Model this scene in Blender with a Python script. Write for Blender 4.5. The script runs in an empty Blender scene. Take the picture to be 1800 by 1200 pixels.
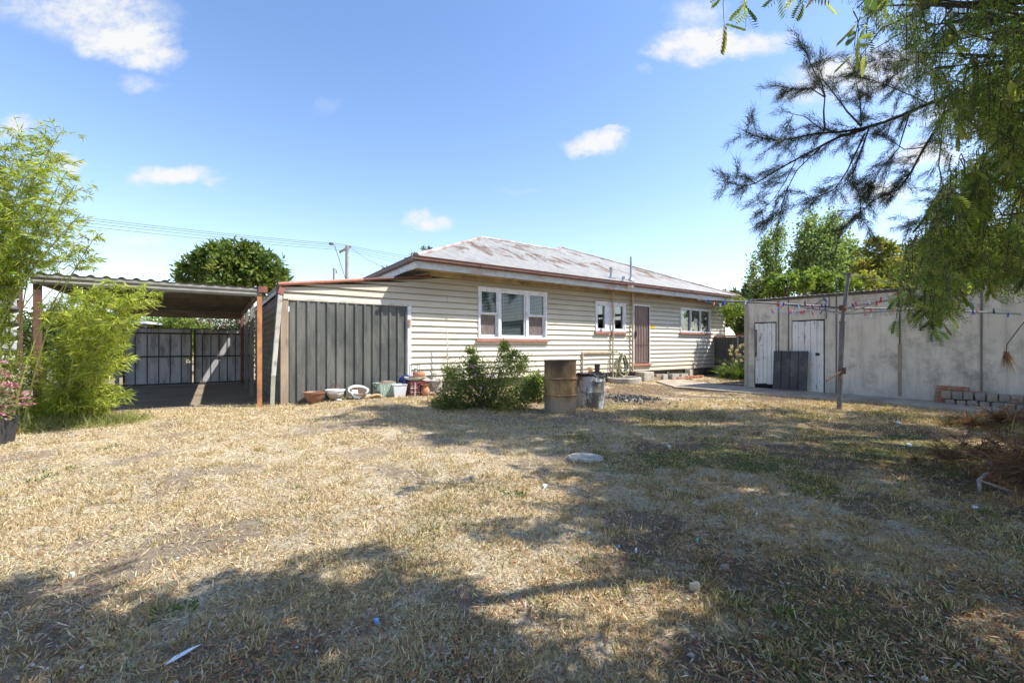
import bpy, math, random
import numpy as np
from mathutils import Vector, Matrix
random.seed(7); RNG = np.random.default_rng(11)
C = bpy.context.scene.collection
R = math.radians
EYE, F, HX, HY = 1.2, 755.0, 900.0, 608.0
UX, UY = 0.822, 0.569            # direction of the long rear wall
# ------------------------------------------------------------------ noise on the ground plane
_tab = np.random.default_rng(3).random((256, 256))
def vnoise(x, y, s=1.0, o=0):
    x = np.asarray(x, float) * s + 31.7 * (o + 1); y = np.asarray(y, float) * s + 17.3 * (o + 2)
    xi = np.floor(x).astype(int); yi = np.floor(y).astype(int); fx = x - xi; fy = y - yi
    fx = fx * fx * (3 - 2 * fx); fy = fy * fy * (3 - 2 * fy)
    g = lambda a, b: _tab[a % 256, b % 256]
    return (g(xi, yi) * (1 - fx) + g(xi + 1, yi) * fx) * (1 - fy) + (g(xi, yi + 1) * (1 - fx) + g(xi + 1, yi + 1) * fx) * fy
def fbm(x, y, s=1.0, n=4, o=0):
    t = 0; a = 1; w = 0
    for i in range(n):
        t = t + a * vnoise(x, y, s * 2 ** i, o + i * 3); w += a; a *= .5
    return t / w
def sstep(a, b, x): 
    t = np.clip((np.asarray(x, float) - a) / (b - a), 0, 1); return t * t * (3 - 2 * t)
def hlocal(x, y):
    dx = np.asarray(x, float) + 4.678; dy = np.asarray(y, float) - 8.733
    return dx * UX + dy * UY, -dx * UY + dy * UX
def gh(x, y):
    lx, ly = hlocal(x, y)
    m = sstep(0.1, 1.2, lx) * (1 - sstep(6.5, 10.5, lx)) * sstep(-4.0, -1.2, ly) * .085
    d = np.hypot(np.asarray(x) , np.asarray(y) - 2)
    n = (fbm(x, y, .9, 3) - .5) * .07 * (1 - sstep(14, 22, d))
    return m + n * (1 - sstep(-1.2, -.3, ly) * (1 - sstep(9, 14, lx)))
def px3(px, py, Y): return Vector(((px - HX) / F * Y, Y, EYE + (HY - py) / F * Y))
def G(px, py):
    z = 0.0
    for _ in range(6):
        Y = (EYE - z) * F / (py - HY); X = (px - HX) / F * Y; z = float(gh(X, Y))
    return Vector((X, Y, z))
class Frame:
    def __init__(s, ox, oy, ux, uy):
        s.o = (ox, oy); s.u = (ux, uy); s.v = (-uy, ux); s.rz = math.atan2(uy, ux)
    def world(s, x, y, z=0): return Vector((s.o[0] + x * s.u[0] + y * s.v[0], s.o[1] + x * s.u[1] + y * s.v[1], z))
    def ray(s, px, py=HY, c=0.0, roof=None):
        r = (px - HX) / F; q = (HY - py) / F
        ox = -s.o[0] * s.u[0] - s.o[1] * s.u[1]; oy = -s.o[0] * s.v[0] - s.o[1] * s.v[1]
        dx = r * s.u[0] + s.u[1]; dy = r * s.v[0] + s.v[1]
        if roof:   # plane z = roof[0] + roof[1] * (y - roof[2])
            k = (roof[0] + roof[1] * (oy - roof[2]) - EYE) / (q - roof[1] * dy)
        else: k = (c - oy) / dy
        return Vector((ox + k * dx, oy + k * dy, EYE + k * q))
H = Frame(-4.678, 8.733, UX, UY)
S = Frame(6.66, 12.2, UY, -UX)
# ------------------------------------------------------------------ mesh builders
class MB:
    def __init__(s): s.v = []; s.f = []; s.m = []; s.k = 0
    def add(s, vs, fs):
        b = len(s.v); s.v += [tuple(p) for p in vs]
        for f in fs: s.f.append(tuple(i + b for i in f)); s.m.append(s.k)
        return s
    def box(s, x0, x1, y0, y1, z0, z1):
        return s.add([(x0,y0,z0),(x1,y0,z0),(x1,y1,z0),(x0,y1,z0),(x0,y0,z1),(x1,y0,z1),(x1,y1,z1),(x0,y1,z1)],
              [(0,3,2,1),(4,5,6,7),(0,1,5,4),(1,2,6,5),(2,3,7,6),(3,0,4,7)])
    def bar(s, a, b, w, h, up=(0,0,1)):
        a = Vector(a); b = Vector(b); d = (b - a).normalized(); sd = d.cross(Vector(up))
        if sd.length < 1e-4: sd = d.cross(Vector((0,1,0)))
        sd.normalize(); u = sd.cross(d); sd = sd * w / 2; u = u * h / 2
        vs = [p + i * sd + j * u for p in (a, b) for i, j in ((-1,-1),(1,-1),(1,1),(-1,1))]
        return s.add(vs, [(0,1,2,3),(7,6,5,4),(0,4,5,1),(1,5,6,2),(2,6,7,3),(3,7,4,0)])
    def quad(s, a, b, c, d): return s.add([a, b, c, d], [(0,1,2,3)])
    def tube(s, pts, rad, n=8, cap=True):
        pts = [Vector(p) for p in pts]; m = len(pts)
        if not hasattr(rad, '__len__'): rad = [rad] * m
        rings = []; prev = None
        for i, p in enumerate(pts):
            d = (pts[min(i + 1, m - 1)] - pts[max(i - 1, 0)])
            if d.length < 1e-9: d = Vector((0,0,1))
            d.normalize()
            if prev is None:
                a = d.orthogonal().normalized()
            else:
                a = prev - d * prev.dot(d)
                a = a.normalized() if a.length > 1e-5 else d.orthogonal().normalized()
            prev = a; b = d.cross(a)
            rings.append([p + (a * math.cos(2*math.pi*k/n) + b * math.sin(2*math.pi*k/n)) * rad[i] for k in range(n)])
        vs = [q for r in rings for q in r]; fs = []
        for i in range(m - 1):
            for k in range(n):
                fs.append((i*n+k, i*n+(k+1)%n, (i+1)*n+(k+1)%n, (i+1)*n+k))
        if cap: fs.append(tuple(range(n))[::-1]); fs.append(tuple((m-1)*n+k for k in range(n)))
        return s.add(vs, fs)
    def lathe(s, prof, c=(0,0,0), n=28, M=None, sq=0, ex=1, wob=0):
        vs = []; fs = []; m = len(prof)
        for j, (r, z) in enumerate(prof):
            for k in range(n):
                a = 2*math.pi*k/n
                rr = r * (1 + wob * math.sin(3*a + j*.8) + wob * .6 * math.sin(7*a + j*2.1))
                p = Vector((rr*math.cos(a)*ex, rr*math.sin(a), z))
                if M: p = M @ p
                vs.append(p + Vector(c))
        for j in range(m - 1):
            for k in range(n): fs.append((j*n+k, j*n+(k+1)%n, (j+1)*n+(k+1)%n, (j+1)*n+k))
        fs.append(tuple(range(n))[::-1])
        if prof[-1][0] < .001 or True: fs.append(tuple((m-1)*n+k for k in range(n)))
        return s.add(vs, fs)
    def rock(s, c, sx, sy, sz, seed=0, rot=0, n=7):
        rr = random.Random(seed); vs = []; fs = []; m = 5
        for j in range(m):
            ph = -math.pi/2 + math.pi*(j+.5)/m
            for k in range(n):
                a = 2*math.pi*k/n + rot; q = 1 + rr.uniform(-.18,.18)
                vs.append((c[0]+sx*q*math.cos(ph)*math.cos(a), c[1]+sy*q*math.cos(ph)*math.sin(a), c[2]+sz*q*math.sin(ph)))
        for j in range(m-1):
            for k in range(n): fs.append((j*n+k, j*n+(k+1)%n, (j+1)*n+(k+1)%n, (j+1)*n+k))
        fs.append(tuple(range(n))[::-1]); fs.append(tuple((m-1)*n+k for k in range(n)))
        return s.add(vs, fs)
    def build(s, name, mats, parent=None, smooth=False, bevel=0, ang=40, off=None):
        me = bpy.data.meshes.new(name)
        v = s.v if off is None else [(a-off[0], b-off[1], c-off[2]) for a, b, c in s.v]
        me.from_pydata(v, [], s.f); me.update()
        if not isinstance(mats, (list, tuple)): mats = [mats]
        for m in mats: me.materials.append(m)
        if len(mats) > 1: me.polygons.foreach_set('material_index', s.m)
        o = bpy.data.objects.new(name, me); C.objects.link(o)
        if off is not None and parent is None: o.location = off
        if parent: o.parent = parent
        if smooth:
            me.polygons.foreach_set('use_smooth', [True]*len(me.polygons))
            try: me.set_sharp_from_angle(angle=R(ang))
            except Exception: pass
        if bevel:
            b = o.modifiers.new('Bevel', 'BEVEL'); b.width = bevel; b.segments = 2; b.limit_method = 'ANGLE'
        return o
class NB:      # numpy builder for leaves and blades with a colour per vertex
    def __init__(s): s.v = []; s.f = []; s.c = []; s.n = 0
    def inst(s, tv, tf, A, T, col, jit=0):
        tv = np.asarray(tv, float); n = len(T); k = len(tv)
        if n == 0: return
        P = np.einsum('nij,kj->nki', A, tv) + T[:, None, :]
        s.v.append(P.reshape(-1, 3)); tf = np.asarray(tf)
        s.f.append((tf[None] + (np.arange(n) * k)[:, None, None]).reshape(-1, tf.shape[1]) + s.n)
        s.c.append(np.repeat(col, k, axis=0)); s.n += n * k
    def leaves(s, pos, d, L, W, col, nrm=None, shape='diamond'):
        pos = np.asarray(pos, float); n = len(pos)
        if n == 0: return
        d = d / (np.linalg.norm(d, axis=1, keepdims=True) + 1e-9)
        r = RNG.normal(size=(n, 3)) if nrm is None else nrm + .35 * RNG.normal(size=(n, 3))
        sd = np.cross(d, r); sd /= (np.linalg.norm(sd, axis=1, keepdims=True) + 1e-9)
        up = np.cross(sd, d)
        L = np.broadcast_to(L, (n,)); W = np.broadcast_to(W, (n,))
        A = np.stack([d * L[:, None], sd * W[:, None], up * L[:, None]], axis=2)
        T = {'diamond': ([(0,0,0),(.4,.5,.04),(1,0,-.08),(.4,-.5,.04)], [(0,1,2,3)]),
             'tri': ([(0,-.5,0),(1,0,0),(0,.5,0)], [(0,1,2)]),
             'strip': ([(0,-.5,0),(0,.5,0),(1,.25,-.06),(1,-.25,-.06)], [(0,3,2,1)]),
             'blade': ([(0,-.5,0),(0,.5,0),(.55,.36,.0),(.55,-.36,0),(1,0,-.22)], None)}[shape]
        if shape == 'blade':
            s.inst(T[0][:4], [(0,3,2,1)], A, pos, col)
            s.inst([T[0][3], T[0][2], T[0][4]], [(0,2,1)], A, pos, col)
        else: s.inst(T[0], T[1], A, pos, col)
    def build(s, name, mat, parent=None, off=(0,0,0)):
        V = np.concatenate(s.v) - np.array(off); Cc = np.concatenate(s.c)
        tot = np.concatenate([np.full(len(f), f.shape[1]) for f in s.f]); loops = np.concatenate([f.ravel() for f in s.f])
        me = bpy.data.meshes.new(name)
        me.vertices.add(len(V)); me.vertices.foreach_set('co', V.ravel().astype(np.float32))
        me.loops.add(len(loops)); me.loops.foreach_set('vertex_index', loops.astype(np.int32))
        me.polygons.add(len(tot)); me.polygons.foreach_set('loop_start', (np.cumsum(tot) - tot).astype(np.int32))
        me.update(calc_edges=True)
        a = me.color_attributes.new('col', 'FLOAT_COLOR', 'POINT')
        a.data.foreach_set('color', np.concatenate([np.clip(Cc, 0, 1), np.ones((len(Cc), 1))], axis=1).ravel().astype(np.float32))
        me.materials.append(mat)
        o = bpy.data.objects.new(name, me); C.objects.link(o)
        if parent: o.parent = parent
        else: o.location = off
        return o
def cols(n, stops, w=None, var=.15):
    st = np.array(stops); i = RNG.choice(len(st), n, p=w)
    c = st[i] * (1 + var * RNG.normal(size=(n, 1))) * (1 + var * .3 * RNG.normal(size=(n, 3)))
    return np.clip(c, .004, .95)
# ------------------------------------------------------------------ bookkeeping
def tag(o, label=None, cat=None, group=None, kind=None):
    for k, v in (('label', label), ('category', cat), ('group', group), ('kind', kind)):
        if v: o[k] = v
    return o
def thing(name, label, cat, loc=(0,0,0), rz=0, group=None):
    o = bpy.data.objects.new(name, None); C.objects.link(o); o.empty_display_size = .2
    o.location = loc; o.rotation_euler = (0,0,rz); return tag(o, label, cat, group)
# ------------------------------------------------------------------ materials
class NT:
    def __init__(s, nt): s.t = nt
    def n(s, typ, **k):
        o = s.t.nodes.new(typ)
        for a, b in k.items():
            if a.startswith('i_'):
                key = a[2:]; key = int(key) if key.isdigit() else key
                s.put(o.inputs[key], b)
            else: setattr(o, a, b)
        return o
    def put(s, inp, b):
        if isinstance(b, bpy.types.NodeSocket): s.t.links.new(b, inp)
        elif isinstance(b, bpy.types.Node): s.t.links.new(b.outputs[0], inp)
        else: inp.default_value = b
    def math(s, op, a, b=0.0, c=None, clamp=False):
        o = s.t.nodes.new('ShaderNodeMath'); o.operation = op; o.use_clamp = clamp
        s.put(o.inputs[0], a); s.put(o.inputs[1], b)
        if c is not None: s.put(o.inputs[2], c)
        return o.outputs[0]
    def mix(s, f, a, b, mode='MIX'):
        o = s.t.nodes.new('ShaderNodeMix'); o.data_type = 'RGBA'; o.blend_type = mode; o.clamp_factor = True
        s.put(o.inputs[0], f); s.put(o.inputs[6], c4(a)); s.put(o.inputs[7], c4(b)); return o.outputs[2]
    def ramp(s, f, st, ease=False):
        o = s.t.nodes.new('ShaderNodeValToRGB'); s.put(o.inputs[0], f); e = o.color_ramp.elements
        if ease: o.color_ramp.interpolation = 'EASE'
        while len(e) < len(st): e.new(.5)
        for x, (p, c) in zip(e, st): x.position = p; x.color = c4(c)
        return o.outputs[0]
    def noise(s, vec, sc=5, det=6, rough=.55, st=(1,1,1), off=(0,0,0), dist=0):
        m = s.n('ShaderNodeMapping'); s.put(m.inputs[0], vec); m.inputs[3].default_value = st; m.inputs[1].default_value = off
        o = s.n('ShaderNodeTexNoise'); s.put(o.inputs['Vector'], m.outputs[0]); o.inputs['Scale'].default_value = sc
        o.inputs['Detail'].default_value = det; o.inputs['Roughness'].default_value = rough; o.inputs['Distortion'].default_value = dist
        return o.outputs[0]
def c4(c):
    if isinstance(c, (int, float)): return (c, c, c, 1)
    if isinstance(c, tuple) and len(c) == 3: return (*c, 1)
    return c
def newmat(name):
    m = bpy.data.materials.new(name); m.use_nodes = True; nt = NT(m.node_tree)
    b = m.node_tree.nodes['Principled BSDF']
    co = m.node_tree.nodes.new('ShaderNodeTexCoord').outputs['Object']
    return m, nt, b, co
def mat(name, c, c2=None, sc=4, rough=.75, metal=0, bump=.2, bsc=30, st=(1,1,1), dirt=None, damt=.5, dsc=2.5, dst=(1,1,1), spec=.4, lo=.35, hi=.65, bd=.01):
    m, nt, b, co = newmat(name)
    c2 = c2 or tuple(x * .75 for x in c)
    col = nt.ramp(nt.noise(co, sc, 7, .6, st), [(lo, c), (hi, c2)])
    if dirt:
        d = nt.ramp(nt.noise(co, dsc, 8, .7, dst, (3.3, 1.7, 5.1)), [(.62 - .25 * damt, 0), (.8 - .2 * damt, 1)])
        col = nt.mix(d, col, dirt)
    nt.put(b.inputs['Base Color'], col); b.inputs['Metallic'].default_value = metal
    rg = nt.ramp(nt.noise(co, sc * 2.3, 5), [(.3, min(1, rough * 1.12)), (.7, rough * .85)])
    nt.put(b.inputs['Roughness'], rg); b.inputs['Specular IOR Level'].default_value = spec
    if bump:
        bn = nt.n('ShaderNodeBump', i_Strength=bump, i_Distance=bd); nt.put(bn.inputs['Height'], nt.noise(co, bsc, 6, .65, st)); nt.put(b.inputs['Normal'], bn.outputs[0])
    return m
def leafmat(name, trans=.35, rough=.55, tint=1.0, spec=.3):
    m = bpy.data.materials.new(name); m.use_nodes = True; nt = NT(m.node_tree); t = m.node_tree
    b = t.nodes['Principled BSDF']; out = t.nodes['Material Output']
    a = nt.n('ShaderNodeAttribute', attribute_name='col')
    b.inputs['Roughness'].default_value = rough; b.inputs['Specular IOR Level'].default_value = spec
    nt.put(b.inputs['Base Color'], a.outputs['Color'])
    if trans:
        tr = nt.n('ShaderNodeBsdfTranslucent'); w = nt.mix(1.0, a.outputs['Color'], (1.0*tint, 1.0, .45, 1), 'MULTIPLY')
        nt.put(tr.inputs[0], w); mx = nt.n('ShaderNodeMixShader'); mx.inputs[0].default_value = trans
        t.links.new(b.outputs[0], mx.inputs[1]); t.links.new(tr.outputs[0], mx.inputs[2]); t.links.new(mx.outputs[0], out.inputs[0])
    return m
LEAF = leafmat('leaf', .48); DRYLEAF = leafmat('dry_leaf', .25, .8, 1.3, .1); NEEDLE = leafmat('needle', .15, .6)
BARK = mat('bark', (.11,.085,.065), (.045,.035,.028), 9, .95, bump=.8, bsc=18, st=(1,1,.25))
TWIG = mat('twig', (.14,.11,.075), (.06,.045,.03), 20, .9)
CREAM = None
SKYSAT, SKYVAL, SKYSTR, CLB, SUNE, EXPO = 1.03, 1.0, .112, .35, 3.5, 1.3
SKYG = [(0, (1.20,1.10,1.06)), (.25, (1.12,1.07,1.07)), (.6, (.90,.95,1.04))]
# ================================================================== GROUND
xs = np.concatenate([[-400,-250,-150,-90,-60,-45,-35,-28,-23,-19,-16], np.arange(-14, 13.01, .1), [14.5,17,20,24,30,38,50,70,100,160,260,400]])
ys = np.concatenate([[-60,-30,-15,-8,-4,-2,-1], np.arange(-.5, 15.01, .1), [15.5,16,16.5,17,18,19,20,22,25,29,35,45,60,90,140,220,400]])
GX, GY = np.meshgrid(xs, ys)
GZ = gh(GX, GY)
LX, LY = hlocal(GX, GY)
micro = (fbm(GX, GY, 5.5, 3, 5) - .5) * .03 * (1 - sstep(10, 16, np.hypot(GX, GY)))
def zones(x, y):
    lx, ly = hlocal(x, y)
    n1 = fbm(x, y, .55, 4, 1); n2 = fbm(x, y, 1.6, 4, 7); n3 = fbm(x, y, .8, 4, 12)
    carp = (1 - sstep(-.2, .35, lx)) * sstep(.25, .75, ly + (n2 - .5) * .9)
    near = sstep(-1.5, -.3, ly + (n2 - .5)) * sstep(.0, .4, lx) * (1 - sstep(12, 14, lx)) * .5
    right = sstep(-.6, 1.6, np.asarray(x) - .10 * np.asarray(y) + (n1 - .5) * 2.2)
    cx, cy = G(1110, 700)[:2]
    ash = 1 - sstep(.25, .95, np.hypot((np.asarray(x) - cx) * .8, np.asarray(y) - cy) + (n2 - .5) * .6)
    mx_, my_ = G(960, 738)[:2]
    mid = .85 * np.exp(-((np.asarray(x) - mx_) / 2.6) ** 2 - ((np.asarray(y) - my_) / .75) ** 2) * (.45 + 1.1 * n2)
    dirt = np.clip(mid + carp + near + sstep(.56, .70, n2) * .75 + right * sstep(.40, .64, n3) * .85 + sstep(3.4, 1.6, np.asarray(y) + np.abs(x)*.1) * sstep(.40, .56, n2) * .95, 0, 1)
    green = np.clip(sstep(.60, .74, n1) * .35 + right * sstep(.44, .66, fbm(x, y, 1.1, 4, 21)) * .8 * (1 - sstep(8, 11, np.asarray(y))) * (.25 + .75 * sstep(2.4, 4.2, np.asarray(y))), 0, 1) * (1 - carp)
    return dirt, green, ash, right, carp
zd, zg, za, zr, zc = zones(GX, GY)
nx, ny = len(xs), len(ys)
V = np.stack([GX, GY, GZ + micro], axis=2).reshape(-1, 3)
ii = (np.arange(ny - 1)[:, None] * nx + np.arange(nx - 1)[None]).ravel()
Fq = np.stack([ii, ii + 1, ii + nx + 1, ii + nx], axis=1)
me = bpy.data.meshes.new('ground'); me.from_pydata(V.tolist(), [], Fq.tolist()); me.update()
me.polygons.foreach_set('use_smooth', [True] * len(me.polygons))
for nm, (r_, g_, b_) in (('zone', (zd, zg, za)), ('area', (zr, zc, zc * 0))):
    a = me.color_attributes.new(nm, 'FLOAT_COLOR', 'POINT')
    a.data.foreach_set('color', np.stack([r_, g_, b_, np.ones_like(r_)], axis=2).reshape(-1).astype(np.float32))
m, nt, b, co = newmat('ground')
z = nt.n('ShaderNodeAttribute', attribute_name='zone'); zs = nt.n('ShaderNodeSeparateColor'); nt.put(zs.inputs[0], z.outputs['Color'])
z2 = nt.n('ShaderNodeAttribute', attribute_name='area'); z2s = nt.n('ShaderNodeSeparateColor'); nt.put(z2s.inputs[0], z2.outputs['Color'])
straw = nt.ramp(nt.noise(co, 55, 9, .75, dist=.6), [(.34, (.13,.10,.07)), (.43, (.33,.26,.165)), (.52, (.54,.46,.325)), (.64, (.72,.645,.50))])
soil = nt.ramp(nt.noise(co, 38, 9, .75), [(.3, (.075,.05,.035)), (.5, (.17,.12,.08)), (.66, (.32,.24,.165))])
dry = nt.ramp(nt.noise(co, 40, 8, .7), [(.3, (.20,.155,.115)), (.6, (.34,.27,.20)), (.75, (.45,.38,.29))])
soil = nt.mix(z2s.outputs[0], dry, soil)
soil = nt.mix(z2s.outputs[1], soil, nt.ramp(nt.noise(co, 14, 8, .7), [(.3, (.21,.165,.12)), (.7, (.36,.29,.22))]))
grn = nt.ramp(nt.noise(co, 60, 8, .7), [(.35, (.05,.065,.02)), (.55, (.15,.16,.06)), (.7, (.32,.28,.13))])
fine = nt.noise(co, 13, 10, .8, off=(4,2,0))
def thr(zsock, w=.35):
    return nt.ramp(nt.math('ADD', zsock, nt.math('MULTIPLY', nt.math('SUBTRACT', fine, .5), 3.0)), [(.5 - w/2, 0), (.5 + w/2, 1)])
col = nt.mix(thr(zs.outputs[0]), straw, soil)
col = nt.mix(thr(zs.outputs[1]), col, grn)
col = nt.mix(thr(zs.outputs[2], .2), col, nt.ramp(nt.noise(co, 45, 8, .8), [(.4, (.018,.017,.017)), (.6, (.05,.048,.047)), (.70, (.30,.29,.28))]))
big = nt.noise(co, .9, 5, .6, off=(9,9,0))
col = nt.mix(1.0, col, nt.ramp(big, [(.3, (.80,.80,.80)), (.7, (1.12,1.1,1.06))]), 'MULTIPLY')
nt.put(b.inputs['Base Color'], col); b.inputs['Roughness'].default_value = 1; b.inputs['Specular IOR Level'].default_value = .1
bp = nt.n('ShaderNodeBump', i_Strength=.9, i_Distance=.03); nt.put(bp.inputs['Height'], nt.noise(co, 45, 9, .8)); nt.put(b.inputs['Normal'], bp.outputs[0])
me.materials.append(m); go = bpy.data.objects.new('ground', me); C.objects.link(go)
tag(go, 'dry backyard lawn and bare soil', kind='structure')

# ------------------------------------------------------------------ grass blades, fallen leaves
def scatter_xy(n, ymax, p=.62, ymin=1.3, k=1.32):
    # density falls with distance, as only near blades read singly
    u = RNG.random(n); Y = ymin + (ymax - ymin) * u ** (1 / p * .9)
    X = (RNG.random(n) * 2 - 1) * (Y * k + .3)
    return X, Y
def clear(x, y):
    lx, ly = hlocal(x, y); sx = (np.asarray(x) - 6.66) * UY - (np.asarray(y) - 12.2) * UX; sy = (np.asarray(x) - 6.66) * UX + (np.asarray(y) - 12.2) * UY
    ok = (ly < -.05) | (lx < 0)
    ok &= ~((sx > -1.0) & (sy > -1.05))
    return ok
tw = []
def blades(n, ymax, name_nb, hmul=1.0):
    X, Y = scatter_xy(n, ymax)
    d, g, a, r, cp = zones(X, Y)
    cl = fbm(X, Y, 9, 2, 30); cl2 = fbm(X, Y, 3.2, 3, 40)
    dens = np.clip(.30 + 2.2 * (cl - .36), .16, 1) * np.clip(.5 + 2.0 * (cl2 - .30), .25, 1)
    keep = (RNG.random(n) < dens * (1 - .8 * np.maximum(sstep(.3, .8, d), a * 1.3)) ) & clear(X, Y) & (cp < .4)
    keep |= (RNG.random(n) < .5 * g * dens) & clear(X, Y) & (a < .3)
    X, Y, g, r, cl2 = X[keep], Y[keep], g[keep], r[keep], cl2[keep]; m = len(X)
    Z = gh(X, Y) + (fbm(X, Y, 5.5, 3, 5) - .5) * .03 - .004
    isg = RNG.random(m) < np.clip(g * .62 * sstep(.3, .6, cl2) + .02, 0, .55)
    dd = RNG.normal(size=(m, 3)); dd[:, 2] = np.abs(RNG.normal(size=m)) * np.where(isg, 1.3, .55) + .12
    L = (.016 + .032 * RNG.random(m) ** 2.0) * np.where(isg, 1.0, .9) * hmul * (1 + .12 * Y.clip(0, 8)) * np.where(RNG.random(m) < .02, 1.7, 1)
    W = (.0014 + .0020 * RNG.random(m)) * (1 + .36 * Y)
    c = cols(m, [(.58,.48,.30),(.68,.58,.39),(.46,.37,.22),(.76,.68,.50),(.35,.265,.165),(.28,.23,.135)], [.27,.22,.2,.1,.12,.09], .15)
    cg = cols(m, [(.10,.135,.035),(.19,.20,.06),(.29,.27,.10),(.06,.085,.03)], [.3,.3,.28,.12], .2)
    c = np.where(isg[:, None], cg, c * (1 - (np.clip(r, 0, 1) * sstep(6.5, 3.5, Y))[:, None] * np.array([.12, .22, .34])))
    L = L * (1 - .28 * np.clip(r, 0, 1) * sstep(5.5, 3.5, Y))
    nr = Y < 4.0
    P = np.stack([X, Y, Z], axis=1)
    name_nb.leaves(P[nr], dd[nr], L[nr], W[nr], c[nr], shape='blade')
    name_nb.leaves(P[~nr], dd[~nr], L[~nr], W[~nr], c[~nr], shape='tri')
def far_blades(n):
    X = RNG.uniform(-9, 13, n); Y = RNG.uniform(6.5, 18, n); k = (np.abs(X) < Y*1.3) & clear(X, Y); X, Y = X[k], Y[k]
    d, g, a, r, cp = zones(X, Y); lx, ly = hlocal(X, Y)
    k = (RNG.random(len(X)) < np.clip(fbm(X, Y, 2.5, 3, 33)*2.4 - .7, .04, .9) * (1 - .9*np.maximum(d*.8, a))) & (cp < .4); X, Y, g = X[k], Y[k], g[k]; m = len(X)
    dd = RNG.normal(size=(m, 3)); dd[:, 2] = np.abs(dd[:, 2])*.8 + .2
    c = cols(m, [(.55,.44,.26),(.62,.52,.34),(.42,.33,.19),(.30,.29,.13)], None, .15)
    nb.leaves(np.stack([X, Y, gh(X, Y)], axis=1), dd, .05 + .05*RNG.random(m), .009 + .008*RNG.random(m), c, shape='tri')
nb = NB(); blades(1500000, 9.5, nb); far_blades(150000)
def tufts(nbx, n, green, ymax=9, lo=12, hi=34, px=None):
    for k in range(n):
        if px: p = G(*px[k]); x, y = p.x, p.y
        else:
            x, y = [float(q[0]) for q in scatter_xy(1, ymax)]
            if not bool(clear(x, y)): continue
            d, g, a, r, cp = [float(q) for q in zones(x, y)]
            if green and r < .3 and random.random() < .75: continue
            if cp > .3: continue
        m = random.randint(lo, hi); rad = random.uniform(.03, .09)
        an = RNG.random(m) * 6.28; rr = np.sqrt(RNG.random(m)) * rad
        P = np.stack([x + rr*np.cos(an), y + rr*np.sin(an), np.full(m, float(gh(x, y)) - .005)], axis=1)
        dd = np.stack([np.cos(an) * rr * 9, np.sin(an) * rr * 9, np.full(m, .75)], axis=1) + .35 * RNG.normal(size=(m, 3))
        dd[:, 2] = np.abs(dd[:, 2])
        c = cols(m, [(.10,.12,.035),(.17,.18,.055),(.28,.26,.10),(.46,.38,.20),(.50,.42,.25)] if green else [(.46,.36,.2),(.56,.46,.28),(.32,.27,.13)], None, .18)
        nbx.leaves(P, dd, .025 + .042 * RNG.random(m), (.0025 + .0025 * RNG.random(m)) * (1 + .2 * y), c, shape='blade')
tufts(nb, 460, True); tufts(nb, 1150, False)
gr = nb.build('dry_grass', DRYLEAF); tag(gr, 'short straw coloured lawn grass with green tufts', 'grass', kind='stuff')
# fallen leaf litter and needles
nb = NB()
n = 125000; X, Y = scatter_xy(n, 7.5, .55); d, g, a, r, cp = zones(X, Y)
pr = .18 + .9 * sstep(2.6, 1.2, Y + np.abs(X) * .15) * .8 + .75 * r * sstep(.42, .58, fbm(X, Y, 1.3, 3, 50))
k = (RNG.random(n) < pr * np.clip((fbm(X, Y, 4, 3, 60) - .3) * 3, .1, 1)) & clear(X, Y) & (cp < .3)
X, Y = X[k], Y[k]; m_ = len(X); P = np.stack([X, Y, gh(X, Y) + (fbm(X, Y, 5.5, 3, 5) - .5) * .03 + .004 + .012 * RNG.random(m_)], axis=1)
dd = RNG.normal(size=(m_, 3)); dd[:, 2] *= .15
up = np.tile(np.array([[0, 0, 1.0]]), (m_, 1))
nb.leaves(P, dd, .02 + .035 * RNG.random(m_), .004 + .005 * RNG.random(m_), cols(m_, [(.34,.17,.09),(.42,.26,.14),(.50,.40,.25),(.18,.11,.07),(.22,.24,.11),(.55,.5,.4)], [.28,.24,.2,.14,.09,.05], .2), nrm=up, shape='diamond')
ll = nb.build('fallen_leaves', DRYLEAF); tag(ll, 'small orange brown fallen leaves scattered on the lawn', 'leaf litter', kind='stuff')
# tiny stones and ash crumbs by the drums
mb = MB(); c0 = G(1112, 703)
for i in range(260):
    a = random.uniform(0, 6.28); q = abs(random.gauss(0, .45)); x = c0.x + 1.25*q*math.cos(a); y = c0.y + q*math.sin(a)
    s = random.uniform(.008, .03); mb.k = random.choice([0, 0, 1]); mb.rock((x, y, float(gh(x, y)) + s*.5), s, s*random.uniform(.6, 1), s*.7, i, n=5)
cin = mb.build('charcoal_crumbs', [mat('charcoal', (.02,.02,.02), (.07,.07,.07)), mat('ash_stone', (.42,.41,.40), (.25,.24,.23))])
tag(cin, 'black charcoal and pale ash crumbs beside the white drum', 'charcoal', kind='stuff')
mb = MB()
for i in range(1900):
    x, y = [float(q[0]) for q in scatter_xy(1, 8.5)]
    if not bool(clear(x, y)): continue
    s = random.uniform(.002, .0085) * (1 + .08*y) * (1.6 if random.random() < .05 else 1); mb.k = random.choice([0, 0, 0, 1, 2, 2]); mb.rock((x, y, float(gh(x, y)) + s*.8 + .003), s, s*random.uniform(.6, 1), s*.6, i, n=4)
st_ = mb.build('pebbles', [mat('pebble', (.36,.32,.27), (.24,.21,.18)), mat('pebble_pale', (.50,.47,.43), (.4,.37,.33)), mat('clod', (.16,.12,.09), (.09,.07,.05))])
tag(st_, 'small pale pebbles and soil clods strewn over the lawn', 'pebbles', kind='stuff')
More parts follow.
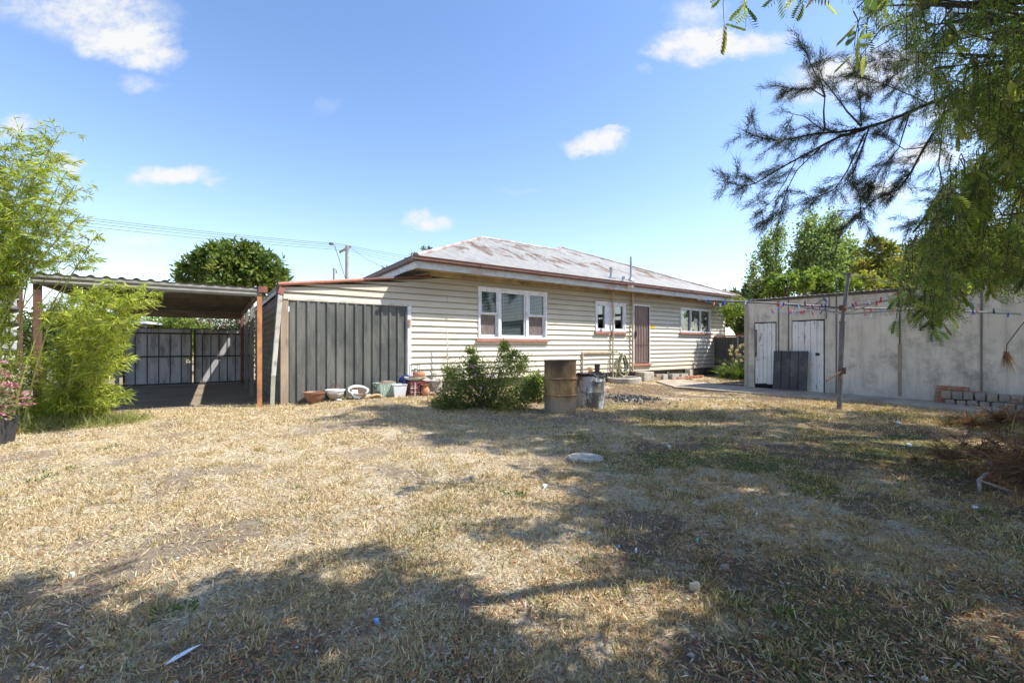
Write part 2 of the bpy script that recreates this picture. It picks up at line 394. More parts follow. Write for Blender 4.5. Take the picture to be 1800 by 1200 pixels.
# ------------------------------------------------------------------ paths
conc = mat('concrete', (.44,.40,.34), (.31,.28,.235), 5, .92, bump=.5, bsc=60, dirt=(.20,.165,.125), damt=.55, dsc=1.6)
def sheet(name, pts, z, label, m=conc, th=.03):
    mb = MB(); n = len(pts)
    top = [(p[0], p[1], z) for p in pts]; bot = [(p[0], p[1], z - th) for p in pts]
    mb.add(top + bot, [tuple(range(n))] + [(i, (i+1) % n + 0, (i+1) % n + n, i + n)[::-1] for i in range(n)])
    o = mb.build(name, m); tag(o, label, kind='structure'); return o
pa = [S.world(-.6, -.02), S.world(12, -.02), S.world(12, -.95), S.world(-.2, -.95), H.world(12.2, -1.05), H.world(10.6, -.95), H.world(10.6, -.62), H.world(13.4, -.55)]
pz = .035
conc = mat('worn_path', (.46,.40,.32), (.34,.285,.22), 4, .95, bump=.6, bsc=60, dirt=(.24,.185,.135), damt=.6, dsc=1.9)
sheet('path', [H.world(10.9, -.85), H.world(12.5, -.6), S.world(.9, -.9), S.world(-1.1, -1.75)][::-1], .046, 'worn concrete path from the back step to the shed corner', conc, .12)
sheet('path', [S.world(-.9, -.02), S.world(12, -.02), S.world(12, -1.05), S.world(7, -1.1), S.world(3, -1.2), S.world(-1.1, -1.7)], .05, 'concrete path running along the foot of the shed wall', conc, .12)
# ================================================================== HOUSE
m, nt, b, co = newmat('weatherboard_paint')
n1 = nt.noise(co, 3, 8, .65, (.4, 1, 2.2)); base = nt.ramp(n1, [(.3, (.77,.72,.60)), (.7, (.68,.63,.51))])
gr1 = nt.noise(co, 2.1, 9, .72, (.45, 1, 1.6), (4,0,2)); base = nt.mix(nt.ramp(gr1, [(.54, 0), (.78, .55)]), base, (.42,.34,.22))
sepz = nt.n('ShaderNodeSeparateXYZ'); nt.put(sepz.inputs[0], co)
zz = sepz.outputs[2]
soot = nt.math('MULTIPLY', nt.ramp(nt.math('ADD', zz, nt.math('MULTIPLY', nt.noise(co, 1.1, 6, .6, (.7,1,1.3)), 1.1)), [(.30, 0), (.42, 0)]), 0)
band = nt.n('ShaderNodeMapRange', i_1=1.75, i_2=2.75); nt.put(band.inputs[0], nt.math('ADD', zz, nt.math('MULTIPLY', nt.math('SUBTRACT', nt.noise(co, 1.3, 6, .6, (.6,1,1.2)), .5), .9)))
base = nt.mix(nt.math('MULTIPLY', band.outputs[0], .78), base, (.30,.25,.165))  # upper boards: brown stain, with the eave's shade also mixed into the colour
spot = nt.ramp(nt.noise(co, 5.5, 8, .7, (.5,1,3), (8,3,1)), [(.66, 0), (.73, 1)]); base = nt.mix(nt.math('MULTIPLY', spot, .65), base, (.17,.14,.10))
crk = nt.ramp(nt.noise(co, 17, 8, .75, (.12,1,2.4), (2,6,4)), [(.63, 0), (.70, 1)]); base = nt.mix(nt.math('MULTIPLY', crk, .42), base, (.33,.27,.20))
rn = nt.noise(co, 1.0, 3, .5, (.35, 1, 6.6), (7,1,3)); base = nt.mix(nt.ramp(rn, [(.45, 0), (.68, .22)]), base, (.60,.53,.38))
spl = nt.n('ShaderNodeMapRange', i_1=.75, i_2=.30); nt.put(spl.inputs[0], nt.math('ADD', zz, nt.math('MULTIPLY', nt.math('SUBTRACT', nt.noise(co, 6, 6, .7), .5), .6))); base = nt.mix(nt.math('MULTIPLY', spl.outputs[0], .45), base, (.40,.31,.21))
fz = nt.math('FRACT', nt.math('DIVIDE', nt.math('SUBTRACT', zz, .33 - .152*10), .152)); lapd = nt.ramp(nt.math('ADD', fz, nt.math('MULTIPLY', nt.math('SUBTRACT', nt.noise(co, 2.5, 4, .6, (1,1,.3)), .5), .10)), [(.02, .55), (.06, 0), (.81, 0), (.93, .60)]); base = nt.mix(lapd, base, (.17,.14,.095))  # lap shadows painted as dark lines along board edges, with some joint grime
nt.put(b.inputs['Base Color'], base); b.inputs['Roughness'].default_value = .7
bp = nt.n('ShaderNodeBump', i_Strength=.35, i_Distance=.006); nt.put(bp.inputs['Height'], nt.noise(co, 30, 7, .7, (.3,1,1.6))); nt.put(b.inputs['Normal'], bp.outputs[0])
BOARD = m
TRIM = mat('white_trim', (.74,.76,.80), (.60,.62,.65), 8, .6, bump=.2, dirt=(.42,.36,.30), damt=.25, dsc=4)
FASC = mat('fascia_paint', (.62,.65,.70), (.50,.52,.55), 6, .65, dirt=(.42,.24,.17), damt=.42, dsc=2.2, dst=(.6,1,2))
BROWN = mat('brown_gutter', (.14,.05,.03), (.085,.035,.024), 5, .45, dirt=(.07,.05,.045), damt=.5, dsc=3)
SALMON = mat('sill_paint', (.50,.22,.15), (.36,.15,.10), 9, .6, dirt=(.2,.11,.09), damt=.35, dsc=6)
SOFF = mat('soffit', (.42,.34,.20), (.30,.235,.13), 3, .8, dirt=(.16,.12,.07), damt=.6)
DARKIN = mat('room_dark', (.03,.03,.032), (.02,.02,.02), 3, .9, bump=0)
STUMP = mat('base_timber', (.22,.19,.15), (.10,.085,.07), 5, .9, bump=.5)
m, nt, b, co = newmat('window_glass')
out = m.node_tree.nodes['Material Output']; tr = nt.n('ShaderNodeBsdfTransparent'); tr.inputs[0].default_value = (.86,.88,.88,1)
gl = nt.n('ShaderNodeBsdfGlossy'); gl.inputs['Roughness'].default_value = .03; gl.inputs[0].default_value = (.7,.7,.7,1)
fr = nt.n('ShaderNodeFresnel', i_0=1.5); fm = nt.math('ADD', nt.math('MULTIPLY', fr.outputs[0], .5), .015, clamp=True)
mx = nt.n('ShaderNodeMixShader'); nt.put(mx.inputs[0], fm); m.node_tree.links.new(tr.outputs[0], mx.inputs[1]); m.node_tree.links.new(gl.outputs[0], mx.inputs[2]); m.node_tree.links.new(mx.outputs[0], out.inputs[0])
GLASS = m
BLIND = mat('blind_slat', (.50,.54,.54), (.42,.46,.46), 8, .5, bump=0)
FLY = mat('flyscreen', (.20,.165,.15), (.13,.105,.095), 6, .8, bump=0)

house = thing('weatherboard_house', 'long cream weatherboard house with rusty grey hip roof and boarded lean-to', 'house', H.world(0, 0), H.rz)
WL = 16.62
def hw(px0, py0, px1, py1, c=0):   # a pixel box on the wall plane -> local x0, x1, z0, z1
    a = H.ray(px0, py0, c); d = H.ray(px1, py1, c); a2 = H.ray(px0, py1, c); d2 = H.ray(px1, py0, c)
    return a.x, d.x, (a2.z + d.z) / 2, (a.z + d2.z) / 2
w1 = hw(839.5, 510, 960, 596); w2 = hw(1045.5, 532, 1098, 583); w3 = hw(1194.5, 543.5, 1248, 584.5); dr = hw(1112, 536, 1141, 638.5)
panel = (.13, 2.66, -.02, 2.14)
holes = [(w1[0]+.03, w1[1]-.03, w1[2]+.03, w1[3]-.03), (w2[0]+.03, w2[1]-.03, w2[2]+.03, w2[3]-.03), (w3[0]+.03, w3[1]-.03, w3[2]+.03, w3[3]-.03), (dr[0]+.03, dr[1]-.03, dr[2], dr[3]-.03), (panel[0]-.02, panel[1], -1, panel[3]+.02)]
def boards(mb, x0, x1, z0, z1, topf=None, holes=(), pitch=.152, lap=.034, yb=0, plane='x', sag=True):
    nbd = int((z1 - z0) / pitch) + 1
    for i in range(nbd):
        a = z0 + i * pitch; bz = min(a + pitch + .012, z1 + .3)
        cuts = sorted({a, bz} | {h[2] for h in holes if a < h[2] < bz} | {h[3] for h in holes if a < h[3] < bz})
        for c0, c1 in zip(cuts, cuts[1:]):
            mid = (c0 + c1) / 2; segs = [(x0, x1)]
            for h in holes:
                if h[2] <= mid <= h[3]:
                    ns = []
                    for s0, s1 in segs:
                        if h[0] > s0: ns.append((s0, min(s1, h[0])))
                        if h[1] < s1: ns.append((max(s0, h[1]), s1))
                    segs = [q for q in ns if q[1] - q[0] > .005]
            yp = lambda z: -lap * (1 - (z - a) / (bz - a)) - .004
            for s0, s1 in segs:
                # split long boards so that each run sags a little differently
                nseg = max(1, int((s1 - s0) / .9)); xsx = [s0 + (s1 - s0) * k / nseg for k in range(nseg + 1)]
                for u0, u1 in zip(xsx, xsx[1:]):
                    if sag and float(vnoise(u1 * 9.1, i * 3.7, 1, 8)) > .80: u1 -= .006
                    t0, t1 = c1, c1
                    if topf: t0 = min(c1, topf(u0)); t1 = min(c1, topf(u1))
                    if t0 <= c0 + .002 and t1 <= c0 + .002: continue
                    t0 = max(t0, c0); t1 = max(t1, c0)
                    w = lambda x: (float(vnoise(x, i * 7.3, .55, 3)) - .5) * .012 if sag else 0
                    d0, d1 = (w(u0), w(u1)) if c0 == a else (0, 0)
                    P = [(u0, yp(c0), c0 + d0), (u1, yp(c0), c0 + d1), (u1, yp(t1), t1), (u0, yp(t0), t0)]
                    Q = [(u0, .012, c0 + d0), (u1, .012, c0 + d1)]
                    if plane == 'y': P = [(yb + q[1], -q[0], q[2]) for q in P]; Q = [(yb + q[1], -q[0], q[2]) for q in Q]
                    mb.quad(*P)
                    if c0 == a: mb.quad(Q[0], Q[1], P[1], P[0])
ZB = .33
ltop = lambda x: 2.40 + .138 * x if x < 3.19 else 3.02
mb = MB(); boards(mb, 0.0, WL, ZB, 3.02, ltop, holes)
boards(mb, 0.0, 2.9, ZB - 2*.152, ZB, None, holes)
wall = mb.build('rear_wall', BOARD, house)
mb = MB(); mb.box(0, WL, .04, .1, .10, ZB + .02); mb.box(0.02, WL, .1, .14, -.1, .2)
for k in range(9): x = 3.1 + k * 1.6; mb.box(x, x + .12, .0, .12, -.1, ZB)
mb.build('base_boards', STUMP, house)
# side walls and the far side, so that the house is closed
mb = MB(); boards(mb, -8.0, -0.0, 2.3, 3.02, None, (), plane='y', yb=3.18 - 0)
mb.box(3.2, 3.24, 0.03, 8.0, .2, 3.02); mb.box(3.2, WL, 7.96, 8.0, .2, 3.02); mb.box(WL - .04, WL, .03, 7.96, .2, 3.02)
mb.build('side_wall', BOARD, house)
mb = MB(); mb.box(3.16, 3.26, -.035, -.01 + .03, 2.86, 3.02); mb.box(WL, WL + .05, -.03, .06, ZB, 3.02); mb.box(3.19, WL, -.045, -.0, 2.93, 3.02)
mb.build('corner_trim', SOFF, house)
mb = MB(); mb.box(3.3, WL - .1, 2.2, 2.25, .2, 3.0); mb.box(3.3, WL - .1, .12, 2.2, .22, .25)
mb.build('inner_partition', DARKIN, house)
# ------------------------------------------------------------------ windows
def frame_rect(mb, x0, x1, z0, z1, w, y0, y1):
    mb.box(x0, x1, y0, y1, z1 - w, z1); mb.box(x0, x1, y0, y1, z0, z0 + w)
    mb.box(x0, x0 + w, y0, y1, z0 + w, z1 - w); mb.box(x1 - w, x1, y0, y1, z0 + w, z1 - w)
def pane(par, x0, x1, z0, z1, y=.02, name='pane'):
    return MB().box(x0, x1, y, y + .004, z0, z1).build(name, GLASS, par)
def blind(par, x0, x1, z0, z1, y=.07, tilt=.5):
    mb = MB(); z = z0
    while z < z1:
        mb.add([(x0, y - .016, z - .010), (x1, y - .016, z - .010), (x1, y + .016, z + .016), (x0, y + .016, z + .016)], [(0,1,2,3)]); z += .040
    for f in (.15, .85): mb.box(x0 + (x1-x0)*f, x0 + (x1-x0)*f + .006, y - .014, y - .012, z0, z1)
    return mb.build('blind', BLIND, par)
def sash(wf, x0, x1, z0, z1, w=.045, y0=-.035, y1=.03):
    mb = MB(); frame_rect(mb, x0, x1, z0, z1, w, y0, y1); return mb.build('sash', TRIM, wf, bevel=.004)
def sill(wf, x0, x1, z):
    mb = MB(); mb.add([(x0,.02,z),(x1,.02,z),(x1,-.10,z-.02),(x0,-.10,z-.02),(x0,.02,z-.05),(x1,.02,z-.05),(x1,-.10,z-.065),(x0,-.10,z-.065)],
        [(0,3,2,1),(4,5,6,7),(3,7,6,2),(0,4,7,3),(1,2,6,5),(0,1,5,4)]); return mb.build('sill', SALMON, wf)
def window(x0, x1, z0, z1, label, fw=.06):
    mb = MB(); frame_rect(mb, x0, x1, z0, z1, fw, -.05, .05); mb.box(x0 - .02, x1 + .02, -.062, -.05, z1 - .03, z1 + .012)
    w = mb.build('window', TRIM, house, bevel=.004); w['label'] = label; return w
x0, x1, z0, z1 = w1
w = window(x0, x1, z0, z1, 'wide three-light window with venetian blinds')
f = lambda px: H.ray(px, HY).x
m1, m2 = f(876.5), f(925.5)
mb = MB(); mb.box(m1 - .035, m1 + .035, -.048, .05, z0 + .06, z1 - .06); mb.build('mullion', TRIM, w, bevel=.003); mb = MB(); mb.box(m2 - .05, m2 + .05, -.048, .05, z0 + .06, z1 - .06); mb.build('mullion', TRIM, w, bevel=.003)
zm = z0 + (z1 - z0) * .49
for a, bb in ((x0 + .06, m1 - .035), (m2 + .05, x1 - .06)):
    sash(w, a, bb, zm - .01, z1 - .06, .05, -.03, .02); sash(w, a, bb, z0 + .06, zm + .03, .055, .025, .055)
    pane(w, a + .05, bb - .05, zm + .03, z1 - .11, .0); blind(w, a + .03, bb - .03, zm + .0, z1 - .1, .075)
    MB().box(a + .055, bb - .055, .03, .034, z0 + .115, zm - .02).build('flyscreen', FLY, w)
sash(w, m1 + .035, m2 - .05, z0 + .06, z1 - .06, .05, -.02, .03)
pane(w, m1 + .085, m2 - .10, z0 + .11, z1 - .11, .01); blind(w, m1 + .07, m2 - .09, z0 + .10, z1 - .1, .06)
sill(w, x0 - .06, x1 + .06, z0 - .001)
x0, x1, z0, z1 = w2
w = window(x0, x1, z0, z1, 'small two-sash window with curtain behind the waste pipe')
c0, c1 = f(1064), f(1078)
MB().box(c0, c1, -.03, .045, z0 + .06, z1 - .06).build('mullion', TRIM, w)
CURT = mat('curtain', (.20,.17,.16), (.13,.11,.105), 12, .9, st=(6,1,.5))
for a, bb in ((x0 + .06, c0), (c1, x1 - .06)):
    sash(w, a, bb, z0 + .06, z1 - .06, .045); pane(w, a + .045, bb - .045, z0 + .10, z1 - .10)
    mb = MB(); nn = 24
    for k in range(nn):
        u0 = a + (bb - a) * k / nn; u1 = a + (bb - a) * (k + 1) / nn; q0 = .1 + .015 * math.sin(k * 1.6); q1 = .1 + .015 * math.sin((k + 1) * 1.6)
        zb0 = z0 + .22 + .14 * abs(k / nn - .5) * 2; zb1 = z0 + .22 + .14 * abs((k + 1) / nn - .5) * 2
        mb.quad((u0, q0, zb0), (u1, q1, zb1), (u1, q1, z1), (u0, q0, z1))
    mb.build('curtain', CURT, w)
sill(w, x0 - .05, f(1070), z0 - .001); sill(w, f(1073.5), x1 + .05, z0 - .001)
x0, x1, z0, z1 = w3
w = window(x0, x1, z0, z1, 'three-light window near the far corner of the house', .055)
n3 = 3; xx = [x0 + .05 + (x1 - x0 - .1) * k / 3 for k in range(4)]
for k in (1, 2): MB().box(xx[k] - .022, xx[k] + .022, -.04, .04, z0 + .055, z1 - .055).build('mullion', TRIM, w)
for k in range(3):
    pane(w, xx[k] + .02, xx[k+1] - .02, z0 + .05, z1 - .05)
    blind(w, xx[k] + .02, xx[k+1] - .02, z0 + .05, z1 - .05, .09)
sill(w, x0 - .06, x1 + .06, z0 - .001)
# ------------------------------------------------------------------ door
x0, x1, z0, z1 = dr
mb = MB(); mb.box(x0, x0 + .045, -.05, .05, z0, z1); mb.box(x1 - .045, x1, -.05, .05, z0, z1); mb.box(x0, x1, -.052, .05, z1 - .045, z1 + .002)
d = mb.build('door', TRIM, house); d['label'] = 'brown vertical ribbed security screen door'
m, nt, b, co = newmat('screen_door'); nt.put(b.inputs['Base Color'], nt.ramp(nt.noise(co, 4, 6, .6, (1,1,.4)), [(.3, (.24,.17,.145)), (.7, (.175,.12,.10))])); b.inputs['Roughness'].default_value = .6; SCRD = m
mb = MB(); a, bb = x0 + .05, x1 - .05; nn = 66; rib = 11
for k in range(nn):
    q = lambda j: -.03 + .016 * math.sin(2 * math.pi * rib / 2 * j / nn)
    u0 = a + (bb - a) * k / nn; u1 = a + (bb - a) * (k + 1) / nn
    mb.quad((u0, q(k), z0 + .03), (u1, q(k + 1), z0 + .03), (u1, q(k + 1), z1 - .05), (u0, q(k), z1 - .05))
mb.build('screen_panel', SCRD, d, smooth=True)
mb = MB(); frame_rect(mb, a - .005, bb + .005, z0 + .01, z1 - .045, .035, -.056, -.03); mb.box(a, bb, -.054, -.044, z0 + .66, z0 + .685); mb.build('screen_frame', mat('door_frame', (.16,.11,.095), (.12,.08,.07)), d)
mb = MB(); mb.box(a + .0, a + .07, -.085, -.056, z0 + .93, z0 + 1.13); mb.tube([(a + .035, -.085, z0 + 1.03), (a + .035, -.12, z0 + 1.03), (a + .12, -.12, z0 + 1.03)], .01, 8)
mb.build('handle', mat('black_metal', (.02,.02,.022), (.03,.03,.03), rough=.4), d)
sill(d, x0 - .06, x1 + .06, z0 - .001)
# ------------------------------------------------------------------ roof
m, nt, b, co = newmat('weathered_roof_iron')
sx = nt.n('ShaderNodeSeparateXYZ'); nt.put(sx.inputs[0], co)
base = nt.ramp(nt.noise(co, 1.6, 8, .65, (1.4, .5, 1)), [(.3, (.45,.435,.395)), (.55, (.39,.375,.34)), (.75, (.31,.295,.265))])
st0 = nt.noise(co, 7, 3, .6, (1.9, .06, 1), (9,2,0)); base = nt.mix(nt.ramp(st0, [(.38, .42), (.62, 0)]), base, (.17,.17,.17))
st1 = nt.noise(co, 6.5, 7, .7, (2.6, .25, 1)); base = nt.mix(nt.ramp(st1, [(.5, 0), (.75, .4)]), base, (.44,.43,.40))
# rust: ragged strips running up the slope, strongest along the middle lap
wob = nt.math('MULTIPLY', nt.math('SUBTRACT', nt.noise(co, 1.1, 3, .5, (1, 0, 0)), .5), 3.0)
yy = nt.math('ADD', sx.outputs[1], wob)
bandr = nt.ramp(nt.math('DIVIDE', yy, 5.0), [(.02, .35), (.22, 1.0), (.44, .85), (.54, .15), (.64, .8), (.80, .25)])
rb = nt.noise(co, 1.0, 8, .68, (2.0, .62, 1), (5.2, 1.3, 0), .2)
rs = nt.math('ADD', rb, nt.math('MULTIPLY', nt.math('SUBTRACT', bandr, 1.0), .16))
rmask = nt.ramp(rs, [(.505, 0), (.525, .9), (.56, 1)])
fineR = nt.noise(co, 24, 7, .75, (2.2,.5,1))
rmask = nt.math('MULTIPLY', rmask, nt.ramp(fineR, [(.36, .1), (.52, 1)]))
rust = nt.ramp(nt.noise(co, 9, 8, .7, (1.4,.6,1)), [(.3, (.09,.042,.022)), (.5, (.16,.085,.045)), (.7, (.27,.19,.12))])
base = nt.mix(rmask, base, rust)
nt.put(b.inputs['Base Color'], base); b.inputs['Roughness'].default_value = .6; b.inputs['Metallic'].default_value = .1
ROOF = m
ex0, ex1, ye, ze, sl = 2.68, 16.95, -.5, 3.27, .443
def ytop(x): return max(0, min(x - ex0, ex1 - x, max(4.33, 5.3 - abs(x - 11.65))))
zr_ = lambda y: ze + sl * (y - ye)
mb = MB(); st = .076 / 6; n = int((ex1 - ex0) / st)
def cor(x): return .0085 * math.sin(2 * math.pi * x / .076)
for k in range(n):
    a, bb = ex0 + k * st, ex0 + (k + 1) * st
    ya, yb_ = ye + ytop(a), ye + ytop(bb)
    ml = ye + 2.35
    for (l0, l1, dz) in ((ye - .03, ml + .05, 0), (ml, 99, .006)):
        pa_, pb_ = min(ya, l1), min(yb_, l1)
        if pa_ <= l0 and pb_ <= l0: continue
        mb.quad((a, l0, zr_(l0) + cor(a) + dz), (bb, l0, zr_(l0) + cor(bb) + dz), (bb, max(pb_, l0), zr_(max(pb_, l0)) + cor(bb) + dz), (a, max(pa_, l0), zr_(max(pa_, l0)) + cor(a) + dz))
roof = mb.build('roof', ROOF, house, smooth=True, ang=60)
# the left hip face (faces the carport)
mb = MB(); yw = 8.16; n = int((yw - ye) / st)
for k in range(n):
    a, bb = ye + k * st, ye + (k + 1) * st; g = lambda y: max(0, min(y - ye, yw - y, 4.33)); zx = lambda q: ze + sl * q
    mb.quad((ex0 - .03, bb, ze + cor(bb)), (ex0 - .03, a, ze + cor(a)), (ex0 + g(a), a, zx(g(a)) + cor(a)), (ex0 + g(bb), bb, zx(g(bb)) + cor(bb)))
pk = (11.65, ye + 5.3, ze + sl * 5.3)
A_, B_, D_ = (ex0 + 4.33, 3.83, zr_(3.83)), (11.65 - .97, 3.83, zr_(3.83)), (11.65 + .97, 3.83, zr_(3.83))
mb.quad(A_, B_, (11.2, yw, ze), (ex0, yw, ze)); mb.quad((11.65, 12.5, pk[2]), pk, (ex1, ye, ze), (ex1, 14, ze)); mb.quad(pk, (11.65, 12.5, pk[2]), (6.4, 14, ze), (11.65 - 1, 3.9, zr_(3.83) - .02))
mb.build('roof_far_face', ROOF, house)
RIDGE = mat('ridge_iron', (.46,.44,.42), (.33,.31,.29), 4, .6, dirt=(.22,.09,.055), damt=.75, dsc=1.7)
mb = MB()
for a, bb in (((ex0, ye, ze), A_), (A_, B_), (B_, pk), (pk, (ex1, ye, ze)), ((ex0, yw, ze), A_)):
    a, bb = Vector(a) + Vector((0,0,.012)), Vector(bb) + Vector((0,0,.012)); k = 8
    for i in range(k): mb.tube([a.lerp(bb, i/k), a.lerp(bb, (i+1)/k + .004)], [.055 if i % 2 else .06]*2, 8)
mb.build('ridge_cap', RIDGE, roof, smooth=True)
# gutter (quad profile), fascia, soffit
mb = MB(); pr = [(0,.0),(-.115,.0),(-.125,.02),(-.118,.075),(-.13,.085),(-.13,.105),(-.11,.105),(-.105,.02),(-.01,.02),(0,.11)]
def gut(mb, a, bb, pr, axis):
    m_ = len(pr)
    for q in ((a, bb),):
        if axis == 'x': vs = [(x, ye + p[0] + 0, 3.15 + p[1]) for x in q for p in pr]
        else: vs = [(ex0 + p[0], x, 3.15 + p[1]) for x in q for p in pr]
        fs = [(i, i + 1, i + 1 + m_, i + m_) for i in range(m_ - 1)] + [tuple(range(m_)), tuple(range(m_, 2*m_))]
        mb.add(vs, fs)
k = 8
for i in range(k):
    a = ex0 - .13 + (ex1 - ex0 + .14) * i / k; bb = ex0 - .13 + (ex1 - ex0 + .14) * (i + 1) / k
    gut(mb, a, bb - .004, pr, 'x'); mb.box(bb - .03, bb + .02, ye - .134, ye, 3.146, 3.258)
gut(mb, ye - .0, yw, pr, 'y')
mb.build('gutter', BROWN, house)
mb = MB(); 
for i in range(6):
    a = ex0 + (ex1 - ex0) * i / 6; bb = a + (ex1 - ex0) / 6; mb.box(a, bb - .003, ye - .008, ye + .018, 2.995, 3.17)
mb.box(ex0 - .008, ex0 + .018, ye + .02, yw, 2.995, 3.17); mb.build('fascia', FASC, house)
mb = MB(); mb.box(ex0 + .02, ex1, ye + .02, -.0, 3.022, 3.034); mb.box(ex0 + .02, 3.2, 0, yw, 3.022, 3.034); mb.build('soffit', SOFF, house)
# ------------------------------------------------------------------ lean-to
mb = MB(); n = int(7.0 / st)
zl = lambda x: 2.455 + .138 * x
for k in range(n):
    a, bb = -.06 + k * st, -.06 + (k + 1) * st
    mb.quad((-.04, a, zl(-.04) + cor(a)), (3.2, a, zl(3.2) + cor(a)), (3.2, bb, zl(3.2) + cor(bb)), (-.04, bb, zl(-.04) + cor(bb)))
mb.build('lean_to_roof', ROOF, house, smooth=True)
mb = MB(); mb.tube([(-.07, -.07, zl(-.07) + .0), (1.6, -.07, zl(1.6) + .0)], .038, 10); mb.build('barge_roll', SALMON, house, smooth=True)
mb = MB(); mb.tube([(1.6, -.07, zl(1.6)), (3.22, -.07, zl(3.22))], .038, 10); mb.build('barge_roll', BROWN, house, smooth=True)
mb = MB(); mb.box(-.06, -.02, -.04, 7, 2.30, 2.42); mb.tube([(-.05, -.1, 2.42), (-.05, 7, 2.42)], .03, 8); mb.build('lean_to_gutter', BROWN, house)
m_side = mat('side_sheet', (.19,.165,.14), (.10,.088,.078), 4, .8, dirt=(.30,.26,.2), damt=.4)
mb = MB(); 
for k in range(30):
    z = k * .152 / 2; q = lambda i: .012 * (1 if i % 2 else -1)
    mb.quad((-.0 + q(k), 7, z), (-.0 + q(k), 0.01, z), (-.0 + q(k + 1), 0.01, z + .076), (-.0 + q(k + 1), 7, z + .076))
mb.box(0.03, 3.2, 6.96, 7, 0, 2.4)
mb.build('lean_to_side_wall', m_side, house)
TIMB = mat('raw_timber', (.40,.31,.22), (.26,.20,.145), 12, .85, st=(1,1,.15), bump=.5, dirt=(.14,.11,.09), damt=.3)
MB().box(-.03, .115, -.05, -.005, -.03, 2.12).build('corner_post', TIMB, house, bevel=.004)
# dark ribbed panel
DKG = mat('dark_green_steel', (.10,.105,.095), (.068,.072,.066), 2.2, .5, bump=.05, dirt=(.17,.165,.145), damt=.7, dsc=2, dst=(2,1,.4), spec=.5)
def ribbed(mb, x0, x1, z0, z1, y, pitch=.19, dep=.03, rw=.045, face=-1, zf=None):
    pr = []; x = x0
    while x < x1 - .01:
        pr += [(x, 0), (x + pitch - rw - .024, 0), (x + pitch - rw - .008, dep), (x + pitch - .012, dep), (x + pitch, 0)]; x += pitch
    pr = [(min(p[0], x1), p[1]) for p in pr]
    for p, q in zip(pr, pr[1:]):
        if q[0] - p[0] < 1e-5 : continue
        mb.quad((p[0], y + face*p[1], z0), (q[0], y + face*q[1], z0), (q[0], y + face*q[1], z1), (p[0], y + face*p[1], z1))
mb = MB(); ribbed(mb, panel[0], panel[1] - .02, -.02, panel[3], -.035, pitch=(panel[1]-.02-panel[0])/13.0, dep=.032)
mb.k = 1
for k in range(13):
    for zq in (.55, 1.3, 2.0):
        if random.random() < .8:
            x = panel[0] + (k + .83) * (panel[1] - .02 - panel[0]) / 13; z = zq + random.uniform(-.05,.05); mb.box(x - .006, x + .006, -.074, -.066, z - .006, z + .006)
mb.build('ribbed_panel', [DKG, mat('zinc', (.5,.52,.54), (.4,.4,.42), rough=.5, metal=.4)], house)
MB().box(panel[1] - .02, panel[1] + .075, -.05, .0, -.02, 2.2).build('door_trim', TRIM, house, bevel=.003)
mb = MB(); mb.box(.1, panel[1] + .08, -.055, -.0, panel[3] + .0, panel[3] + .045); mb.build('head_trim', mat('cream_trim', (.66,.62,.52), (.5,.45,.36), 5, dirt=(.2,.16,.12), damt=.4), house)
mb = MB(); mb.box(-.11, .02, -.06, .0, 2.12, 2.42); mb.build('corner_bracket', mat('old_steel', (.16,.15,.14), (.08,.07,.065)), house)
MB().box(panel[1] + .005, panel[1] + .05, -.07, -.05, 1.66, 1.83).build('hinge', SALMON, house)
# ------------------------------------------------------------------ pipes, vents and lamps on the house
PIPE = mat('pipe_cream', (.55,.50,.38), (.42,.36,.24), 6, .6, dirt=(.40,.22,.06), damt=.55, dsc=3)
mb = MB(); xa = f(1074); mb.tube([(xa, -.09, .12), (xa, -.09, 2.95)], .028, 10); mb.box(xa - .04, xa + .04, -.1, 0, 1.5, 1.53); mb.box(xa - .04, xa + .04, -.1, 0, 2.5, 2.53); mb.build('waste_pipe', PIPE, house, smooth=True)
mb = MB(); xb = f(1108.5); mb.tube([(xb, -.09, .30), (xb, -.09, 2.98)], .032, 10); mb.tube([(xb, -.09, 1.55), (xb, -.09, 1.62)], .042, 10); mb.tube([(xb, -.09, 1.58), (xb - .2, -.07, 1.56), (xb - .2, 0, 1.56)], .015, 8); mb.build('waste_pipe', PIPE, house, smooth=True)
mb = MB(); xc = f(1022); mb.tube([(xc, -.06, .1), (xc, -.06, .98)], .024, 8); mb.box(xc - .03, f(1073), -.075, -.02, .96, 1.02); mb.build('ledge_pipe', PIPE, house)
RP = (ze, sl, ye)
def roofpt(px, py): return H.ray(px, py, roof=RP)
GALV = mat('galvanised', (.36,.40,.44), (.26,.29,.32), 6, .45, metal=.3)
p = roofpt(1109, 494); mb = MB(); mb.tube([p - Vector((0,0,.05)), p + Vector((0,0,.78))], .035, 10); mb.tube([p + Vector((0,0,.78)), p + Vector((0,0,.84))], .02, 10); mb.lathe([(.12,0),(.09,.05),(.045,.12)], p); mb.build('roof_vent', GALV, house, smooth=True)
p = roofpt(1074, 488.5); mb = MB(); mb.tube([p - Vector((0,0,.05)), p + Vector((0,0,.30))], .04, 10); mb.box(p.x - .12, p.x + .12, p.y - .1, p.y + .12, p.z - .02, p.z + .02); mb.lathe([(.055,0),(.06,.05),(.0,.07)], p + Vector((0,0,.29))); mb.build('roof_vent', GALV, house, smooth=True)
p = roofpt(1095, 494); mb = MB(); mb.tube([p, p + Vector((0,0,.1))], .03, 8); mb.lathe([(.02,-.06),(.07,0),(.02,.06)], p + Vector((0,-.02,.12)), M=Matrix.Rotation(R(90), 3, 'Y')); mb.build('roof_cowl', mat('cowl', (.55,.57,.6), (.4,.4,.42)), house, smooth=True)
p = H.ray(1108, 505, -.62); mb = MB()
WH = mat('lamp_white', (.75,.73,.6), (.6,.58,.45))
